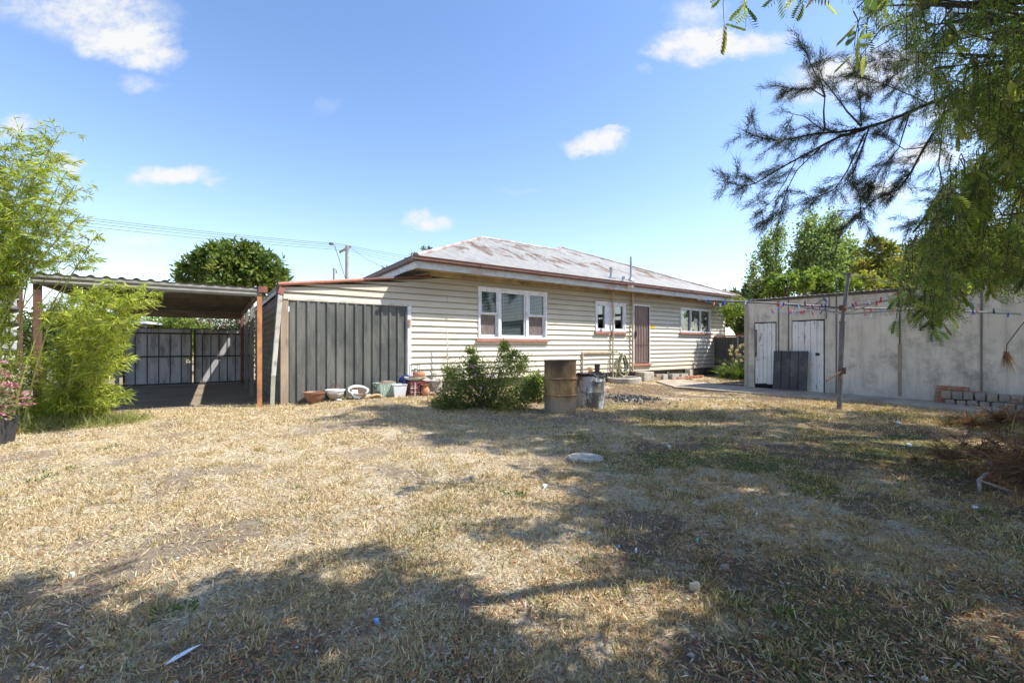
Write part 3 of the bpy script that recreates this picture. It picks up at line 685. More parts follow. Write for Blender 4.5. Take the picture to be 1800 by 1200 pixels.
mb.box(p.x - .03, p.x + .03, p.y + .04, p.y + .12, p.z - .02, p.z + .06)
for s in (-1, 1): mb.lathe([(.012,.0),(.02,.05),(.05,.09),(.055,.12),(.0,.115)], p + Vector((s*.03, 0, .03)), 12, M=Matrix.Rotation(R(s*50), 3, 'Y') @ Matrix.Rotation(R(120), 3, 'X'))
mb.build('floodlight', WH, house, smooth=True)
# small yellow notice on the wall
x0, x1, z0, z1 = hw(1140.6, 571.5, 1150.3, 577.5)
YEL = mat('notice_yellow', (.80,.56,.01), (.74,.50,.01), bump=0); mb = MB(); mb.box(x0, x1, -.035, -.030, z0, z1)
sg = thing('notice_sign', 'small yellow notice with faint red lines beside the brown screen door', 'sign', H.world(x0, 0, z0), H.rz)
o = MB().box(0, x1-x0, -.036, -.030, 0, z1-z0).build('sign_plate', YEL, sg)
mb = MB()
for k, (a, bb) in enumerate(((.12,.88),(.2,.5),(.15,.8))): mb.box((x1-x0)*a, (x1-x0)*bb, -.0385, -.0362, (z1-z0)*(.72-.22*k), (z1-z0)*(.78-.22*k))
mb.build('sign_lines', mat('notice_ink', (.55,.25,.02), (.45,.2,.02), bump=0), sg)
# ================================================================== things against the house
def fr_thing(name, label, cat, fr, x, y, z=None, rz=0, group=None):
    w = fr.world(x, y); 
    if z is None: z = float(gh(w.x, w.y))
    return thing(name, label, cat, (w.x, w.y, z), fr.rz + rz, group)
CONC2 = mat('old_concrete', (.50,.46,.39), (.36,.32,.26), 8, .9, bump=.5, dirt=(.22,.18,.13), damt=.4)
# concrete step
x0 = H.ray(1116, HY).x; x1 = H.ray(1143, HY, -.3).x
t = fr_thing('concrete_step', 'worn concrete step below the brown screen door', 'step', H, x0, -.02, 0)
MB().box(-.05, x1 - x0 + .05, -.42, -.0, .0, .31).build('tread', CONC2, t, bevel=.02)
# gully: round-cornered concrete surround under the hose
t = fr_thing('drain_gully', 'low rounded concrete drain surround under the coiled hose', 'drain', H, H.ray(1096, HY, -.35).x, -.38, 0)
mb = MB(); mb.lathe([(.52,.0),(.53,.16),(.49,.19),(.44,.18),(.42,.10),(.0,.10)], n=24, ex=1.1); mb.build('gully_rim', CONC2, t, smooth=True)
# tap with coiled hose
t = fr_thing('garden_tap', 'brass garden tap on a short pipe holding the coiled hose', 'tap', H, H.ray(1084, HY, -.2).x, -.1, 0)
TAPM = mat('brass', (.45,.33,.15), (.3,.22,.1), rough=.4, metal=.7)
mb = MB(); mb.tube([(0,.05,1.0),(0,-.12,1.0),(.06,-.17,.98),(.08,-.2,.9)], .016, 8); mb.build('spout', TAPM, t, smooth=True)
mb = MB(); mb.tube([(0,-.1,1.0),(0,-.1,1.07)], .01, 6); mb.box(-.04,.04,-.108,-.092,1.065,1.08); mb.build('tap_handle', TAPM, t)
hose = fr_thing('garden_hose', 'dark green and cream garden hose coiled on the wall tap', 'hose', H, H.ray(1096, HY, -.2).x, -.18, 0)
def coil(n, seed, rx, rz_, z):
    r = random.Random(seed); pts = []
    for k in range(n):
        a0 = r.uniform(.8, 1.1); b0 = r.uniform(.85, 1.1); oy = r.uniform(-.06,.06); ox = r.uniform(-.04,.04)
        for i in range(14):
            a = math.pi/2 + 2*math.pi*i/14
            pts.append((ox + rx*a0*math.cos(a)*(1 - .35*math.sin(a)), oy + .02*math.sin(a*2), z + rz_*b0*math.sin(a) - (rz_*(b0-1))))
    return pts
mb = MB(); mb.tube(coil(6, 1, .19, .36, .60), .013, 6); mb.build('green_hose', mat('hose_green', (.02,.12,.09), (.015,.08,.06), rough=.4), hose, smooth=True)
mb = MB(); mb.tube(coil(5, 5, .22, .34, .60) + [(-.25,0,.6),(-.36,-.02,.3),(-.42,-.05,.1)], .011, 6); mb.build('cream_hose', mat('hose_cream', (.55,.48,.30), (.4,.34,.2), rough=.5), hose, smooth=True)
# loose bricks and blocks near the step
BRICK = mat('red_brick', (.42,.17,.10), (.28,.11,.07), 18, .95, bump=.6, dirt=(.45,.38,.30), damt=.45, dsc=9)
CBLK = mat('cement_block', (.52,.50,.43), (.38,.36,.31), 14, .95, bump=.5, dirt=(.2,.18,.15), damt=.3)
def slab(name, label, cat, w, sz, rz, m, group=None, tilt=0, bevel=.006):
    t = MB().box(-sz[0]/2, sz[0]/2, -sz[1]/2, sz[1]/2, 0, sz[2]).build(name, m, None, bevel=bevel)
    t.location = w; t.rotation_euler = (tilt, 0, rz); return tag(t, label, cat, group)
r = random.Random(5)
for k in range(26):
    px = 1098 + (k % 13) * 7.4 + r.uniform(-3, 3); row = k // 13
    w = G(px, 658.5 + row * 4.2 + (px - 1098) * .02 + r.uniform(-1, 1)); lx, ly = hlocal(w.x, w.y)
    if ly > -.45: w = H.world(float(lx), -.5 - .3*row, 0); w.z = float(gh(w.x, w.y))
    w.z += .01
    slab('loose_brick', 'loose red brick in the rough paving before the back step', 'brick', w, (.23,.11,.075), H.rz + r.uniform(-.25,.25) + (1.57 if r.random() < .35 else 0), BRICK, 'loose bricks before the back step', r.uniform(-.06,.06))
for k, (px, off, sz, z, lab) in enumerate(((1152, -.25, (.42,.14,.10), 0, 'pale timber block lying right of the back step'), (1156, -.22, (.36,.13,.09), .11, 'short timber block on top of another right of the back step'), (1166, -.2, (.30,.2,.19), 0, 'square cement block against the wall, nearest the timber blocks'), (1184, -.25, (.4,.2,.19), 0, 'cement block with hollow side at the wall below the third window'), (1200, -.3, (.4,.2,.17), 0, 'low cement block right of the hollow one at the wall'), (1211, -.15, (.2,.2,.30), 0, 'upright cement block farthest right at the wall foot'))):
    x = H.ray(px, HY, off).x; w = H.world(x, off, z); w.z += float(gh(w.x, w.y))
    if k in (3, 4):
        t = thing('cement_block', lab, 'block', w, H.rz); mb = MB(); a, b_, c_ = sz
        mb.box(-a/2, a/2, -b_/2, -b_/2+.03, 0, c_); mb.box(-a/2, a/2, b_/2-.03, b_/2, 0, c_)
        for q in (-a/2, -.015, a/2-.03): mb.box(q, q+.03, -b_/2+.03, b_/2-.03, .001, c_-.001)
        mb.build('block_shell', CBLK, t)
    else: slab('timber_block' if k < 2 else 'cement_block', lab, 'block', w, sz, H.rz + (.1 if k else -.05), TIMB if k < 2 else CBLK)
# ================================================================== CARPORT
CW0, CW1, CD = -3.46, -.36, 6.9          # local x range and depth; front edge on y = 0
cp = thing('carport', 'open carport with corrugated iron roof and rusty steel posts', 'carport', H.world(0, 0), H.rz)
CGAL = mat('carport_iron', (.50,.48,.43), (.36,.34,.31), 4, .6, metal=.2, dirt=(.11,.10,.09), damt=.5)
CEDGE = mat('carport_purlin', (.30,.29,.25), (.20,.19,.165), 5, .65, dirt=(.2,.18,.15), damt=.4, dst=(.4,1,3))
mb = MB(); pit = .19; n = int((CW1 - CW0) / (pit/10)) 
zc_ = lambda y: 2.335 + 0.0 * y
def cc(x): 
    p = ((x - CW0) / pit) % 1.0
    return .034 * (max(0, math.cos((p - .5) * math.pi * 1.7)) ** 1.0 if abs(p - .5) < .3 else 0)
for k in range(n):
    a, bb = CW0 + k * pit/10, CW0 + (k + 1) * pit/10
    for z_ in (0, -.004):
        q = [(a, -.12, zc_(0) + cc(a) + z_), (bb, -.12, zc_(0) + cc(bb) + z_), (bb, CD, zc_(CD) + cc(bb) + z_), (a, CD, zc_(CD) + cc(a) + z_)]
        mb.quad(*(q if z_ == 0 else q[::-1]))
mb.build('roof_sheet', CGAL, cp, smooth=True, ang=50)
mb = MB(); prf = [(0,0),(0,-.025),(-.018,-.035),(-.018,-.055),(0,-.065),(0,-.10),(-.018,-.11),(-.018,-.13),(0,-.14),(0,-.165)]
for (p, q) in zip(prf, prf[1:]): mb.quad((CW0 - .02, -.1 + p[0], 2.332 + p[1]), (CW0 - .02, -.1 + q[0], 2.332 + q[1]), (CW1, -.1 + q[0], 2.332 + q[1]), (CW1, -.1 + p[0], 2.332 + p[1]))
mb.quad((CW0, -.1, 2.167), (CW0, -.04, 2.167), (CW1, -.04, 2.167), (CW1, -.1, 2.167)); mb.build('front_purlin', CEDGE, cp)
mb = MB()
for y in (.9, 1.9, 2.9, 3.9, 4.9, 5.9): mb.box(CW0, CW1, y, y + .05, 2.24, 2.33)
mb.build('purlin', mat('purlin_dark', (.17,.15,.125), (.10,.09,.075)), cp)
mb = MB(); mb.box(CW0, CW1, CD - .2, CD - .14, 2.07, 2.33); mb.build('back_beam', mat('beam_timber', (.28,.25,.20), (.15,.13,.10), 6, st=(.3,1,2)), cp)
mb = MB(); mb.box(CW1 - .06, CW1 - .005, -.04, CD, 2.19, 2.332); mb.box(CW0, CW0 + .06, -.04, CD, 2.19, 2.332); mb.build('side_beam', mat('side_beam', (.30,.27,.22), (.16,.14,.12)), cp)
RUSTP = mat('rusty_post', (.46,.22,.09), (.28,.12,.06), 7, .85, bump=.3, st=(1,1,.6), dirt=(.12,.08,.06), damt=.4)
RUSTD = mat('dark_rust_post', (.20,.10,.07), (.10,.055,.045), 7, .85)
GPOST = mat('grey_post', (.25,.23,.20), (.14,.13,.115), 7, .8, st=(1,1,.3))
gp = lambda x, y: float(gh(*H.world(x, y)[:2]))
for (x, y, w_, m_) in ((CW1 - .04, -.06, .085, RUSTP), (CW0 + .04, -.02, .085, RUSTD), (CW1 - .03, 2.2, .08, GPOST), (CW1 - .03, 4.3, .08, GPOST), (CW1 - .03, 6.6, .09, RUSTD), (CW0 + .05, 3.0, .08, GPOST), (CW0 + .05, 6.6, .09, GPOST)):
    mb = MB(); mb.box(x - w_/2, x + w_/2, y - w_/2, y + w_/2, gp(x, y) - .03, 2.2); mb.build('post', m_, cp, bevel=.004)
MB().box(CW1 - .06, CW1 + .09, -.14, -.0, 2.25, 2.37).build('gutter_end', mat('rust_red', (.28,.10,.07), (.16,.06,.05)), cp)
# leaning white downpipe beside the rusty post
a = H.ray(478, HY, -.1); bb = H.ray(489, HY, -.08)
dp = thing('downpipe', 'grubby white downpipe leaning between the rusty post and the lean-to corner', 'pipe', H.world(a.x, -.14, 0), H.rz)
DPM = mat('downpipe_white', (.58,.56,.50), (.40,.38,.33), 4, .6, st=(1,1,.4), dirt=(.16,.15,.10), damt=.5, dsc=5)
mb = MB(); mb.bar((.0,.0,-.02), (.02,.0,.62), .075, .055, (0,1,0)); mb.build('lower_pipe', mat('pipe_cream_dull', (.40,.36,.29), (.28,.25,.2)), dp)
mb = MB(); mb.bar((.02,.0,.60), (bb.x - a.x + .03, .0, 2.24), .085, .065, (0,1,0)); mb.build('upper_pipe', DPM, dp, bevel=.01)
mb = MB(); mb.bar((bb.x - a.x + .03, .0, 2.23), (bb.x - a.x + .07, .03, 2.36), .11, .09, (0,1,0)); mb.build('pipe_head', mat('rust_red2', (.30,.11,.08), (.18,.07,.055)), dp)
# ------------------------------------------------------------------ gate at the far end
GS = mat('gate_steel', (.48,.48,.49), (.36,.36,.37), 3, .6, st=(2,1,.35), dirt=(.10,.085,.075), damt=.5, dsc=2.5, dst=(2,1,.5))
GD = mat('gate_rail', (.07,.062,.06), (.045,.04,.04), 4, .7)
yg = CD - .1
gx = lambda px: H.ray(px, HY, yg).x
gaps = (gx(216), gx(337.5), gx(340.5), gx(441))
for k, (a, bb, lab) in enumerate(((gaps[0] , gaps[1], 'left leaf of the grey sheet steel gate behind the carport, with latch hole'), (gaps[2], gaps[3], 'right leaf of the grey sheet steel gate behind the carport'))):
    t = thing('steel_gate', lab, 'gate', H.world(a, yg, .06), H.rz); w_ = bb - a
    mb = MB(); npn = 6 if k == 0 else 7; st2 = w_ / npn
    for i in range(npn):
        if k == 0 and i == npn - 1:   # latch hole in the last sheet
            for (c0, c1, z0_, z1_) in ((0, 1, 0, .62), (0, 1, .78, 1.66), (0, .45, .62, .78), (.9, 1, .62, .78)):
                mb.box(i*st2 + .008 + c0*(st2-.016), i*st2 + .008 + c1*(st2-.016), 0, .01, z0_, z1_)
        else: mb.box(i * st2 + .008, (i + 1) * st2 - .008, 0, .01, 0, 1.66)
    mb.build('sheet', GS, t)
    mb = MB(); 
    for z in (-.03, .80, 1.50): mb.box(0, w_, -.045, -.013, z, z + .045)
    mb.box(0, .04, -.045, -.013, .02, 1.66); mb.box(w_ - .04, w_, -.045, -.013, .02, 1.66); mb.box(0, w_, -.02, .02, 1.66, 1.685)
    for i in range(1, npn): mb.box(i*st2 - .012, i*st2 + .012, -.010, -.001, .02, 1.48)
    mb.build('rail', GD, t)
# kerb strip under the gate
MB().box(gaps[0] - .2, gaps[3] + .1, yg + .12, yg + .5, -.02, .045).build('driveway_strip', conc, None)
o = bpy.data.objects['driveway_strip']; o.location = H.world(0, 0); o.rotation_euler = (0,0,H.rz); tag(o, 'pale concrete driveway strip beyond the gate', kind='structure')
# white corrugated side screen of the carport, seen end on through the bamboo
WSH = mat('white_screen_paint', (.64,.66,.68), (.50,.52,.54), 5, .55, dirt=(.28,.27,.25), damt=.3)
t = thing('side_screen', 'white horizontally ribbed metal screen beside the left carport post', 'screen', H.world(CW0 - .12, -.05, 0), H.rz)
mb = MB(); z = .45; pr = []
while z < 2.05:
    pr += [(0, z), (-.0, z + .03), (-.13, z + .055), (-.13, z + .16), (0, z + .185)]; z += .215
for p, q in zip(pr, pr[1:]):
    mb.quad((-.22, p[0], p[1]), (-.02, p[0], p[1]), (-.02, q[0], q[1]), (-.22, q[0], q[1]))
mb.build('ribbed_sheet', WSH, t)
mb = MB(); mb.box(-.24, -.0, .0, .04, 0, 2.1); mb.build('screen_post', RUSTD, t)
mb = MB(); z = .45
while z < 2.05: mb.box(-.20, -.04, .5, .56, z + .05, z + .17); z += .215
# ================================================================== SHED (garage) on the right
SHW = mat('cement_sheet', (.72,.65,.56), (.63,.57,.49), 2.5, .95, bump=.3, bsc=60, dirt=(.20,.175,.15), damt=.42, dsc=1.1, dst=(1,1,1.0), spec=.15)
m = SHW; nt = NT(m.node_tree); b = m.node_tree.nodes['Principled BSDF']
co = m.node_tree.nodes.new('ShaderNodeTexCoord').outputs['Object']; old = b.inputs['Base Color'].links[0].from_socket
stn = nt.noise(co, 2.2, 8, .7, (2.4, 1, .32), (3,0,1)); c_ = nt.mix(nt.ramp(stn, [(.48, 0), (.72, .55)]), old, (.20,.18,.155))
mold = nt.noise(co, 1.3, 8, .65, (.8, 1, .9), (6,0,4)); c_ = nt.mix(nt.ramp(mold, [(.53, 0), (.70, .48)]), c_, (.20,.185,.17))
sz = nt.n('ShaderNodeSeparateXYZ'); nt.put(sz.inputs[0], co)
low = nt.n('ShaderNodeMapRange', i_1=.75, i_2=.25); nt.put(low.inputs[0], nt.math('ADD', sz.outputs[2], nt.math('MULTIPLY', nt.noise(co, 3, 6, .6, (1,1,.2)), .5)))
c_ = nt.mix(nt.math('MULTIPLY', low.outputs[0], .5), c_, (.46,.45,.44)); nt.put(b.inputs['Base Color'], c_)
sh = thing('garage_shed', 'long grey cement sheet shed with two white plank doors', 'shed', S.world(0, 0), S.rz)
sxp = lambda px: S.ray(px, HY).x
def sw(px0, py0, px1, py1):
    a = S.ray(px0, py0); d = S.ray(px1, py1); a2 = S.ray(px0, py1); d2 = S.ray(px1, py0); return a.x, d.x, (a2.z + d.z)/2, (a.z + d2.z)/2
d1 = sw(1326.5, 566, 1365, 678); d2 = sw(1391.5, 562, 1449.5, 693)
LEN = 9.0; zt = lambda x: 2.45 - .008 * x
mb = MB()
def wallseg(a, bb, z0, z1=None):
    za = zt(a) if z1 is None else z1; zb = zt(bb) if z1 is None else z1
    mb.add([(a,0,z0),(bb,0,z0),(bb,0,zb),(a,0,za),(a,.04,z0),(bb,.04,z0),(bb,.04,zb),(a,.04,za)], [(0,1,2,3),(5,4,7,6),(3,2,6,7),(0,4,5,1),(1,5,6,2),(0,3,7,4)])
joints = [0, d1[0], sxp(1368.5), d2[0] - .0, d2[1] + .01, sxp(1470), sxp(1583), sxp(1725), LEN]
g_ = .006
wallseg(0, d1[0] - g_, 0); wallseg(d1[0], d1[1], d1[3] + .0); wallseg(d1[1], d2[0], 0); wallseg(d2[0] + g_, d2[1], d2[3])
wallseg(d2[1] + g_, joints[5] - g_, -.02); wallseg(joints[5], joints[6] - g_, -.02); wallseg(joints[6], joints[7] - g_, -.02); wallseg(joints[7], LEN, -.02)
mb.build('front_wall', SHW, sh)
mb = MB(); mb.box(.02, LEN, .06, .12, -.1, 2.30); mb.box(0.0, .04, .12, 5.5, 0, 2.4); mb.box(LEN - .04, LEN, .12, 5.5, 0, 2.4); mb.box(0, LEN, 5.46, 5.5, 0, 2.4); mb.build('inner_frame', DARKIN, sh)
MB().box(-.055, .05, -.02, .10, 0, 2.44).build('corner_post', mat('shed_post', (.46,.40,.33), (.33,.28,.22), 10, st=(1,1,.2)), sh, bevel=.004)
cvm = mat('cover_strip', (.20,.175,.15), (.13,.11,.1), 8, st=(1,1,.3))
for x in (sxp(1368.5), sxp(1368.5) + .24, joints[5], joints[7] + .0): MB().box(x - .012, x + .018, -.012, -.0, .05, zt(x)).build('cover_strip', cvm, sh)
x = joints[6]; mb = MB(); mb.box(x - .045, x + .02, -.012, 0, .1, 1.25); mb.build('cover_strip', mat('strip_tan', (.38,.30,.22), (.25,.21,.17), 8, st=(1,1,.3)), sh)
MB().tube([(x - .01, -.02, 1.25), (x - .01, -.02, 2.38)], .012, 6).build('conduit', mat('conduit', (.08,.075,.07), (.05,.05,.05)), sh)
x = d2[1] + .1; mb = MB(); mb.tube([(x, -.02, 2.42), (x, -.02, 2.15), (x - .06, -.02, 2.12), (x - .06, -.02, d2[3])], .012, 6); mb.tube([(x - .6, -.02, 2.05), (x - .1, -.02, 2.36)], .012, 6); mb.build('conduit', mat('conduit_grey', (.22,.2,.18), (.15,.14,.13)), sh)
m, nt, b, co = newmat('peeling_white')
pl = nt.noise(co, 9, 9, .75, (1.4,1,.35), (1,2,3)); c_ = nt.mix(nt.ramp(pl, [(.57,0),(.63,.9)]), nt.ramp(nt.noise(co, 3, 5), [(.3,(.80,.78,.75)),(.7,(.66,.64,.61))]), (.24,.20,.17))
kn = nt.n('ShaderNodeTexVoronoi', i_Scale=3.2); mp = nt.n('ShaderNodeMapping'); nt.put(mp.inputs[0], co); mp.inputs[3].default_value = (1.6,1,1); nt.put(kn.inputs['Vector'], mp.outputs[0])
c_ = nt.mix(nt.ramp(kn.outputs['Distance'], [(.05,.85),(.10,0)]), c_, (.17,.12,.09)); nt.put(b.inputs['Base Color'], c_); b.inputs['Roughness'].default_value = .75
bp = nt.n('ShaderNodeBump', i_Strength=.5, i_Distance=.004); nt.put(bp.inputs['Height'], pl); nt.put(b.inputs['Normal'], bp.outputs[0]); PEEL = m
for k, (d_, npk, lab) in enumerate(((d1, 5, 'narrow white plank door near the shed corner'), (d2, 5, 'wide white plank door behind the leaning dark sheet'))):
    x0, x1, z0, z1 = d_; x0 += .02; x1 -= .02; z0 += .05 if k == 0 else .02; z1 -= .03
    mb = MB(); w_ = (x1 - x0) / npk
    for i in range(npk): mb.box(x0 + i*w_ + .0035, x0 + (i+1)*w_ - .0035, -.012 - .003*(i % 2), .025, z0 + .01*((i*7) % 3), z1 - .004*((i*5) % 3))
    t = mb.build('plank_door', PEEL, sh, bevel=.003); t['label'] = lab
    if k: 
        mb = MB(); mb.tube([(x1 - .13, -.012, z0 + 1.0), (x1 - .13, -.06, z0 + 1.0)], .022, 10); mb.box(x1 - .17, x1 - .08, -.02, -.014, z0 + .97, z0 + 1.04); mb.build('door_knob', mat('knob', (.06,.05,.045), (.03,.03,.03), rough=.5), t)
    else:
        mb = MB(); mb.box(x0 - .0, x0 + .05, -.035, -.018, z0 + .8, z0 + 1.5); mb.build('hasp', mat('hasp', (.20,.17,.15), (.13,.1,.09)), t); MB().box(x0 + .015, x0 + .05, -.05, -.036, z0 + .74, z0 + .88).build('bolt', RUSTD, t)
m_ = mat('shed_roof', (.40,.40,.40), (.27,.27,.27), 4, .6, dirt=(.2,.13,.1), damt=.4)
mb = MB(); n = int(LEN * 40); 
for k in range(n + 12):
    a, bb = -.15 + k/40, -.15 + (k+1)/40; q = lambda x: zt(x) + .04 + .010 * math.sin(2*math.pi*x/.11)
    mb.quad((a, -.12, q(a)), (bb, -.12, q(bb)), (bb, 5.6, q(bb) + .35), (a, 5.6, q(a) + .35))
o = mb.build('roof_sheet', m_, sh, smooth=True)
so = o.modifiers.new('Solidify', 'SOLIDIFY'); so.thickness = .006
mb = MB(); mb.box(-.0, LEN, -.03, .05, 2.34, 2.36); mb.add([(0,-.025,zt(0)-.02),(LEN,-.025,zt(LEN)-.02),(LEN,-.025,zt(LEN)+.02),(0,-.025,zt(0)+.02)], [(0,1,2,3)]); mb.build('top_plate', mat('top_plate', (.16,.14,.12), (.1,.09,.08)), sh)
bpy.data.objects.remove(bpy.data.objects['top_plate']); 
mb = MB(); mb.add([(0,-.022,zt(0)-.03),(LEN,-.022,zt(LEN)-.03),(LEN,-.022,zt(LEN)+.02),(0,-.022,zt(0)+.02),(0,0,zt(0)-.03),(LEN,0,zt(LEN)-.03)], [(0,1,2,3),(0,4,5,1)]); mb.build('top_plate', bpy.data.materials['top_plate'], sh)
# leaning dark sheet
x0, x1, z0, z1 = sw(1365, 627, 1425, 690)
DSH = mat('dark_grey_steel', (.060,.062,.068), (.045,.046,.050), 3, .45, bump=.03, dirt=(.16,.16,.17), damt=.35, dsc=2)
t = thing('leaning_sheet', 'dark grey ribbed steel sheet leaning across the two shed doors', 'metal sheet', S.world(x0, -.22, .075), S.rz)
mb = MB(); ribbed(mb, 0, x1 - x0, 0, 1.0, 0, pitch=(x1-x0)/4.0, dep=.028, rw=.04)
o = mb.build('steel_sheet', DSH, t); o.rotation_euler = (R(-4), 0, 0); so = o.modifiers.new('Solidify', 'SOLIDIFY'); so.thickness = .003
# fence section and side gate between house and shed
pL = S.world(-2.6, 1.2); 
FA = H.world(WL + .05, 2.2); FB = S.world(-.4, 3.4)
FN = Frame(FA.x, FA.y, (FB - FA).normalized().x, (FB - FA).normalized().y)
fl = (FB - FA).length
t = thing('side_fence', 'dark sheet fence with red-brown top rail between house and shed', 'fence', (FN.o[0], FN.o[1], 0), FN.rz)
mb = MB(); ribbed(mb, 0, fl, 0, 1.55, 0, .15, .02, .05); mb.build('fence_sheet', mat('fence_grey', (.10,.10,.10), (.07,.07,.07)), t)
mb = MB(); mb.box(0, fl, -.05, .05, 1.56, 1.62); mb.build('top_rail', SALMON, t)
fpm = mat('fence_pale', (.35,.35,.36), (.22,.22,.22))
for q in (0.05, .35, .64, .98): MB().box(fl*q - .03, fl*q + .03, -.06, -.02, 0, 1.55).build('fence_post', fpm, t)
# ================================================================== CLOTHES HOIST
hp = G(1475, 719)
GREY = mat('hoist_steel', (.17,.17,.18), (.115,.115,.12), 6, .5, metal=.35, dirt=(.12,.09,.08), damt=.4, dsc=4)
GREYL = mat('hoist_arm_steel', (.34,.33,.31), (.22,.21,.20), 6, .7, metal=.0)
ho = thing('clothes_hoist', 'old rotary clothes hoist with grey steel mast and thin wire lines', 'clothes hoist', hp)
top = px3(1492, 482, hp.y) - hp; hub = px3(1482.5, 541, hp.y) - hp; mid = px3(1480.5, 565, hp.y) - hp
mb = MB(); mb.tube([(0,0,-.1), mid], .042, 14); mb.tube([mid - Vector((0,0,.03)), mid + Vector((0,0,.005))], .054, 14); mb.build('mast', GREY, ho, smooth=True)
mb = MB(); mb.tube([mid, top], .031, 12); mb.tube([top - Vector((0,0,.02)), top + Vector((0,0,.015))], .055, 12); mb.build('inner_mast', GREY, ho, smooth=True)
mb = MB(); mb.tube([hub - Vector((.0,0,.05)), hub + Vector((0,0,.05))], .065, 12); mb.build('hub', RUSTD, ho, smooth=True)
lend = px3(1226, 527, 8.75) - hp; ra = (lend - hub); L_ = ra.length
rend = hub - ra * 1.05; rend.z = hub.z - .16
per = Vector((ra.y, -ra.x, 0)).normalized() * L_
a3 = hub + per * .96 + Vector((0,0,.10)); a4 = hub - per * .98 + Vector((0,0,-.02))
if a3.y < a4.y: a3, a4 = a4, a3
arms = [lend, a3, rend, a4]
for i, e in enumerate(arms):
    mb = MB(); mb.tube([hub, hub.lerp(e, .5) + Vector((0,0,.015)), e], .019, 10); mb.build('arm', GREY if i == 0 else GREYL, ho, smooth=True)
    mb = MB(); mb.tube([hub + (Vector((0,0,-.12)) if i != 0 else Vector((0,0,-.10))), hub.lerp(e, .38)], .010, 6); mb.build('arm_strut', GREYL, ho)
WIRE = mat('line_wire', (.30,.30,.32), (.2,.2,.2), bump=0)
segs = []
mb = MB()
for q in (.42, .56, .70, .84, .985):
    for i in range(4):
        a, bb = hub.lerp(arms[i], q), hub.lerp(arms[(i + 1) % 4], q); m_ = (a + bb) / 2 - Vector((0,0,.03 + .02*q))
        pts = [a, a.lerp(m_, .55) - Vector((0,0,.004)), m_, bb.lerp(m_, .55) - Vector((0,0,.004)), bb]; mb.tube(pts, .0022, 4, cap=False); segs.append((q, i, pts))
for e in (arms[1], arms[3], arms[2]): mb.tube([top, e], .003, 4, cap=False)
mb.build('wire_lines', WIRE, ho)
mb = MB(); ch = px3(1476, 652, hp.y) - hp; mb.tube([ch + Vector((.04,-.06,.03)), ch + Vector((-.12,-.10,-.05)), ch + Vector((-.34,-.12,-.17))], .017, 8); mb.box(ch.x - .06, ch.x + .05, -.09, -.05, ch.z - .05, ch.z + .07); mb.build('winding_handle', RUSTD, ho)
mb = MB(); mb.tube([ch + Vector((-.0,-.09,-.04)), ch + Vector((-.05,-.1,-.12)), ch + Vector((-.02,-.1,-.17))], .009, 6); mb.build('crank_link', RUSTP, ho)
# pegs
PC = {'red': mat('peg_red', (.60,.03,.06), (.5,.02,.05), bump=0), 'blue': mat('peg_blue', (.04,.13,.55), (.03,.1,.45), bump=0), 'navy': mat('peg_navy', (.03,.05,.14), (.02,.04,.1), bump=0), 'white': mat('peg_white', (.75,.75,.75), (.65,.65,.65), bump=0), 'pink': mat('peg_pink', (.75,.25,.35), (.65,.2,.3), bump=0), 'light blue': mat('peg_light_blue', (.25,.45,.85), (.2,.4,.8), bump=0)}
pm = {}
for k, m_ in PC.items():
    mb = MB()
    for s in (-1, 1):
        mb.bar((s*.003, 0, .014), (s*.009, 0, -.062), .007, .012, (0,1,0))
    mb.tube([(-.007, 0, -.012), (.007, 0, -.012)], .005, 6); me = mb.build('peg_mesh', m_); pm[k] = me.data; bpy.data.objects.remove(me)
rp = random.Random(21)
colseq = ['red','red','blue','navy','white','pink','light blue','red','blue']
quota = [(0,.985,5),(0,.84,5),(0,.70,4),(0,.56,3),(3,.985,4),(3,.84,6),(3,.70,6),(3,.56,4),(1,.985,1),(1,.84,2),(1,.56,3),(2,.985,3),(2,.84,2),(2,.70,3),(2,.56,4),(0,.42,2),(3,.42,2)]
for (i, q, cnt) in quota:
    pts = [s for s in segs if s[1] == i and abs(s[0] - q) < .01][0][2]
    for _ in range(cnt):
        u = rp.random() * 3.9 + .05; k = int(u); p = pts[k].lerp(pts[k + 1], u - k)
        c_ = rp.choice(colseq); o = bpy.data.objects.new('clothes_peg', pm[c_]); C.objects.link(o)
        o.location = hp + p; o.rotation_euler = (rp.uniform(-.5,.5) + (math.pi if rp.random() < .15 else 0), rp.uniform(-.3,.3), rp.uniform(0, 6.28)); o.scale = (1.05,)*3
        tag(o, 'small %s plastic clothes peg clipped on the hoist wires' % c_, 'clothes peg', '%s pegs on the clothes hoist' % c_)
for fr_ in (.06,.12,.16,.22,.30,.42,.55,.63,.8,.93):   # pegs hanging on the long left and right arms
    for e, nm in ((arms[0], 'red'), (arms[2], 'blue')):
        if rp.random() < .25: continue
        c_ = rp.choice(colseq); o = bpy.data.objects.new('clothes_peg', pm[c_]); C.objects.link(o)
        o.location = hp + hub.lerp(e, fr_) + Vector((0, -.02, .0)); o.rotation_euler = (rp.uniform(-.3,.3), rp.uniform(-.2,.2), rp.uniform(0, 3)); o.scale = (1.05,)*3
        tag(o, 'small %s plastic clothes peg hanging from a hoist arm' % c_, 'clothes peg', '%s pegs on the hoist arms' % c_)
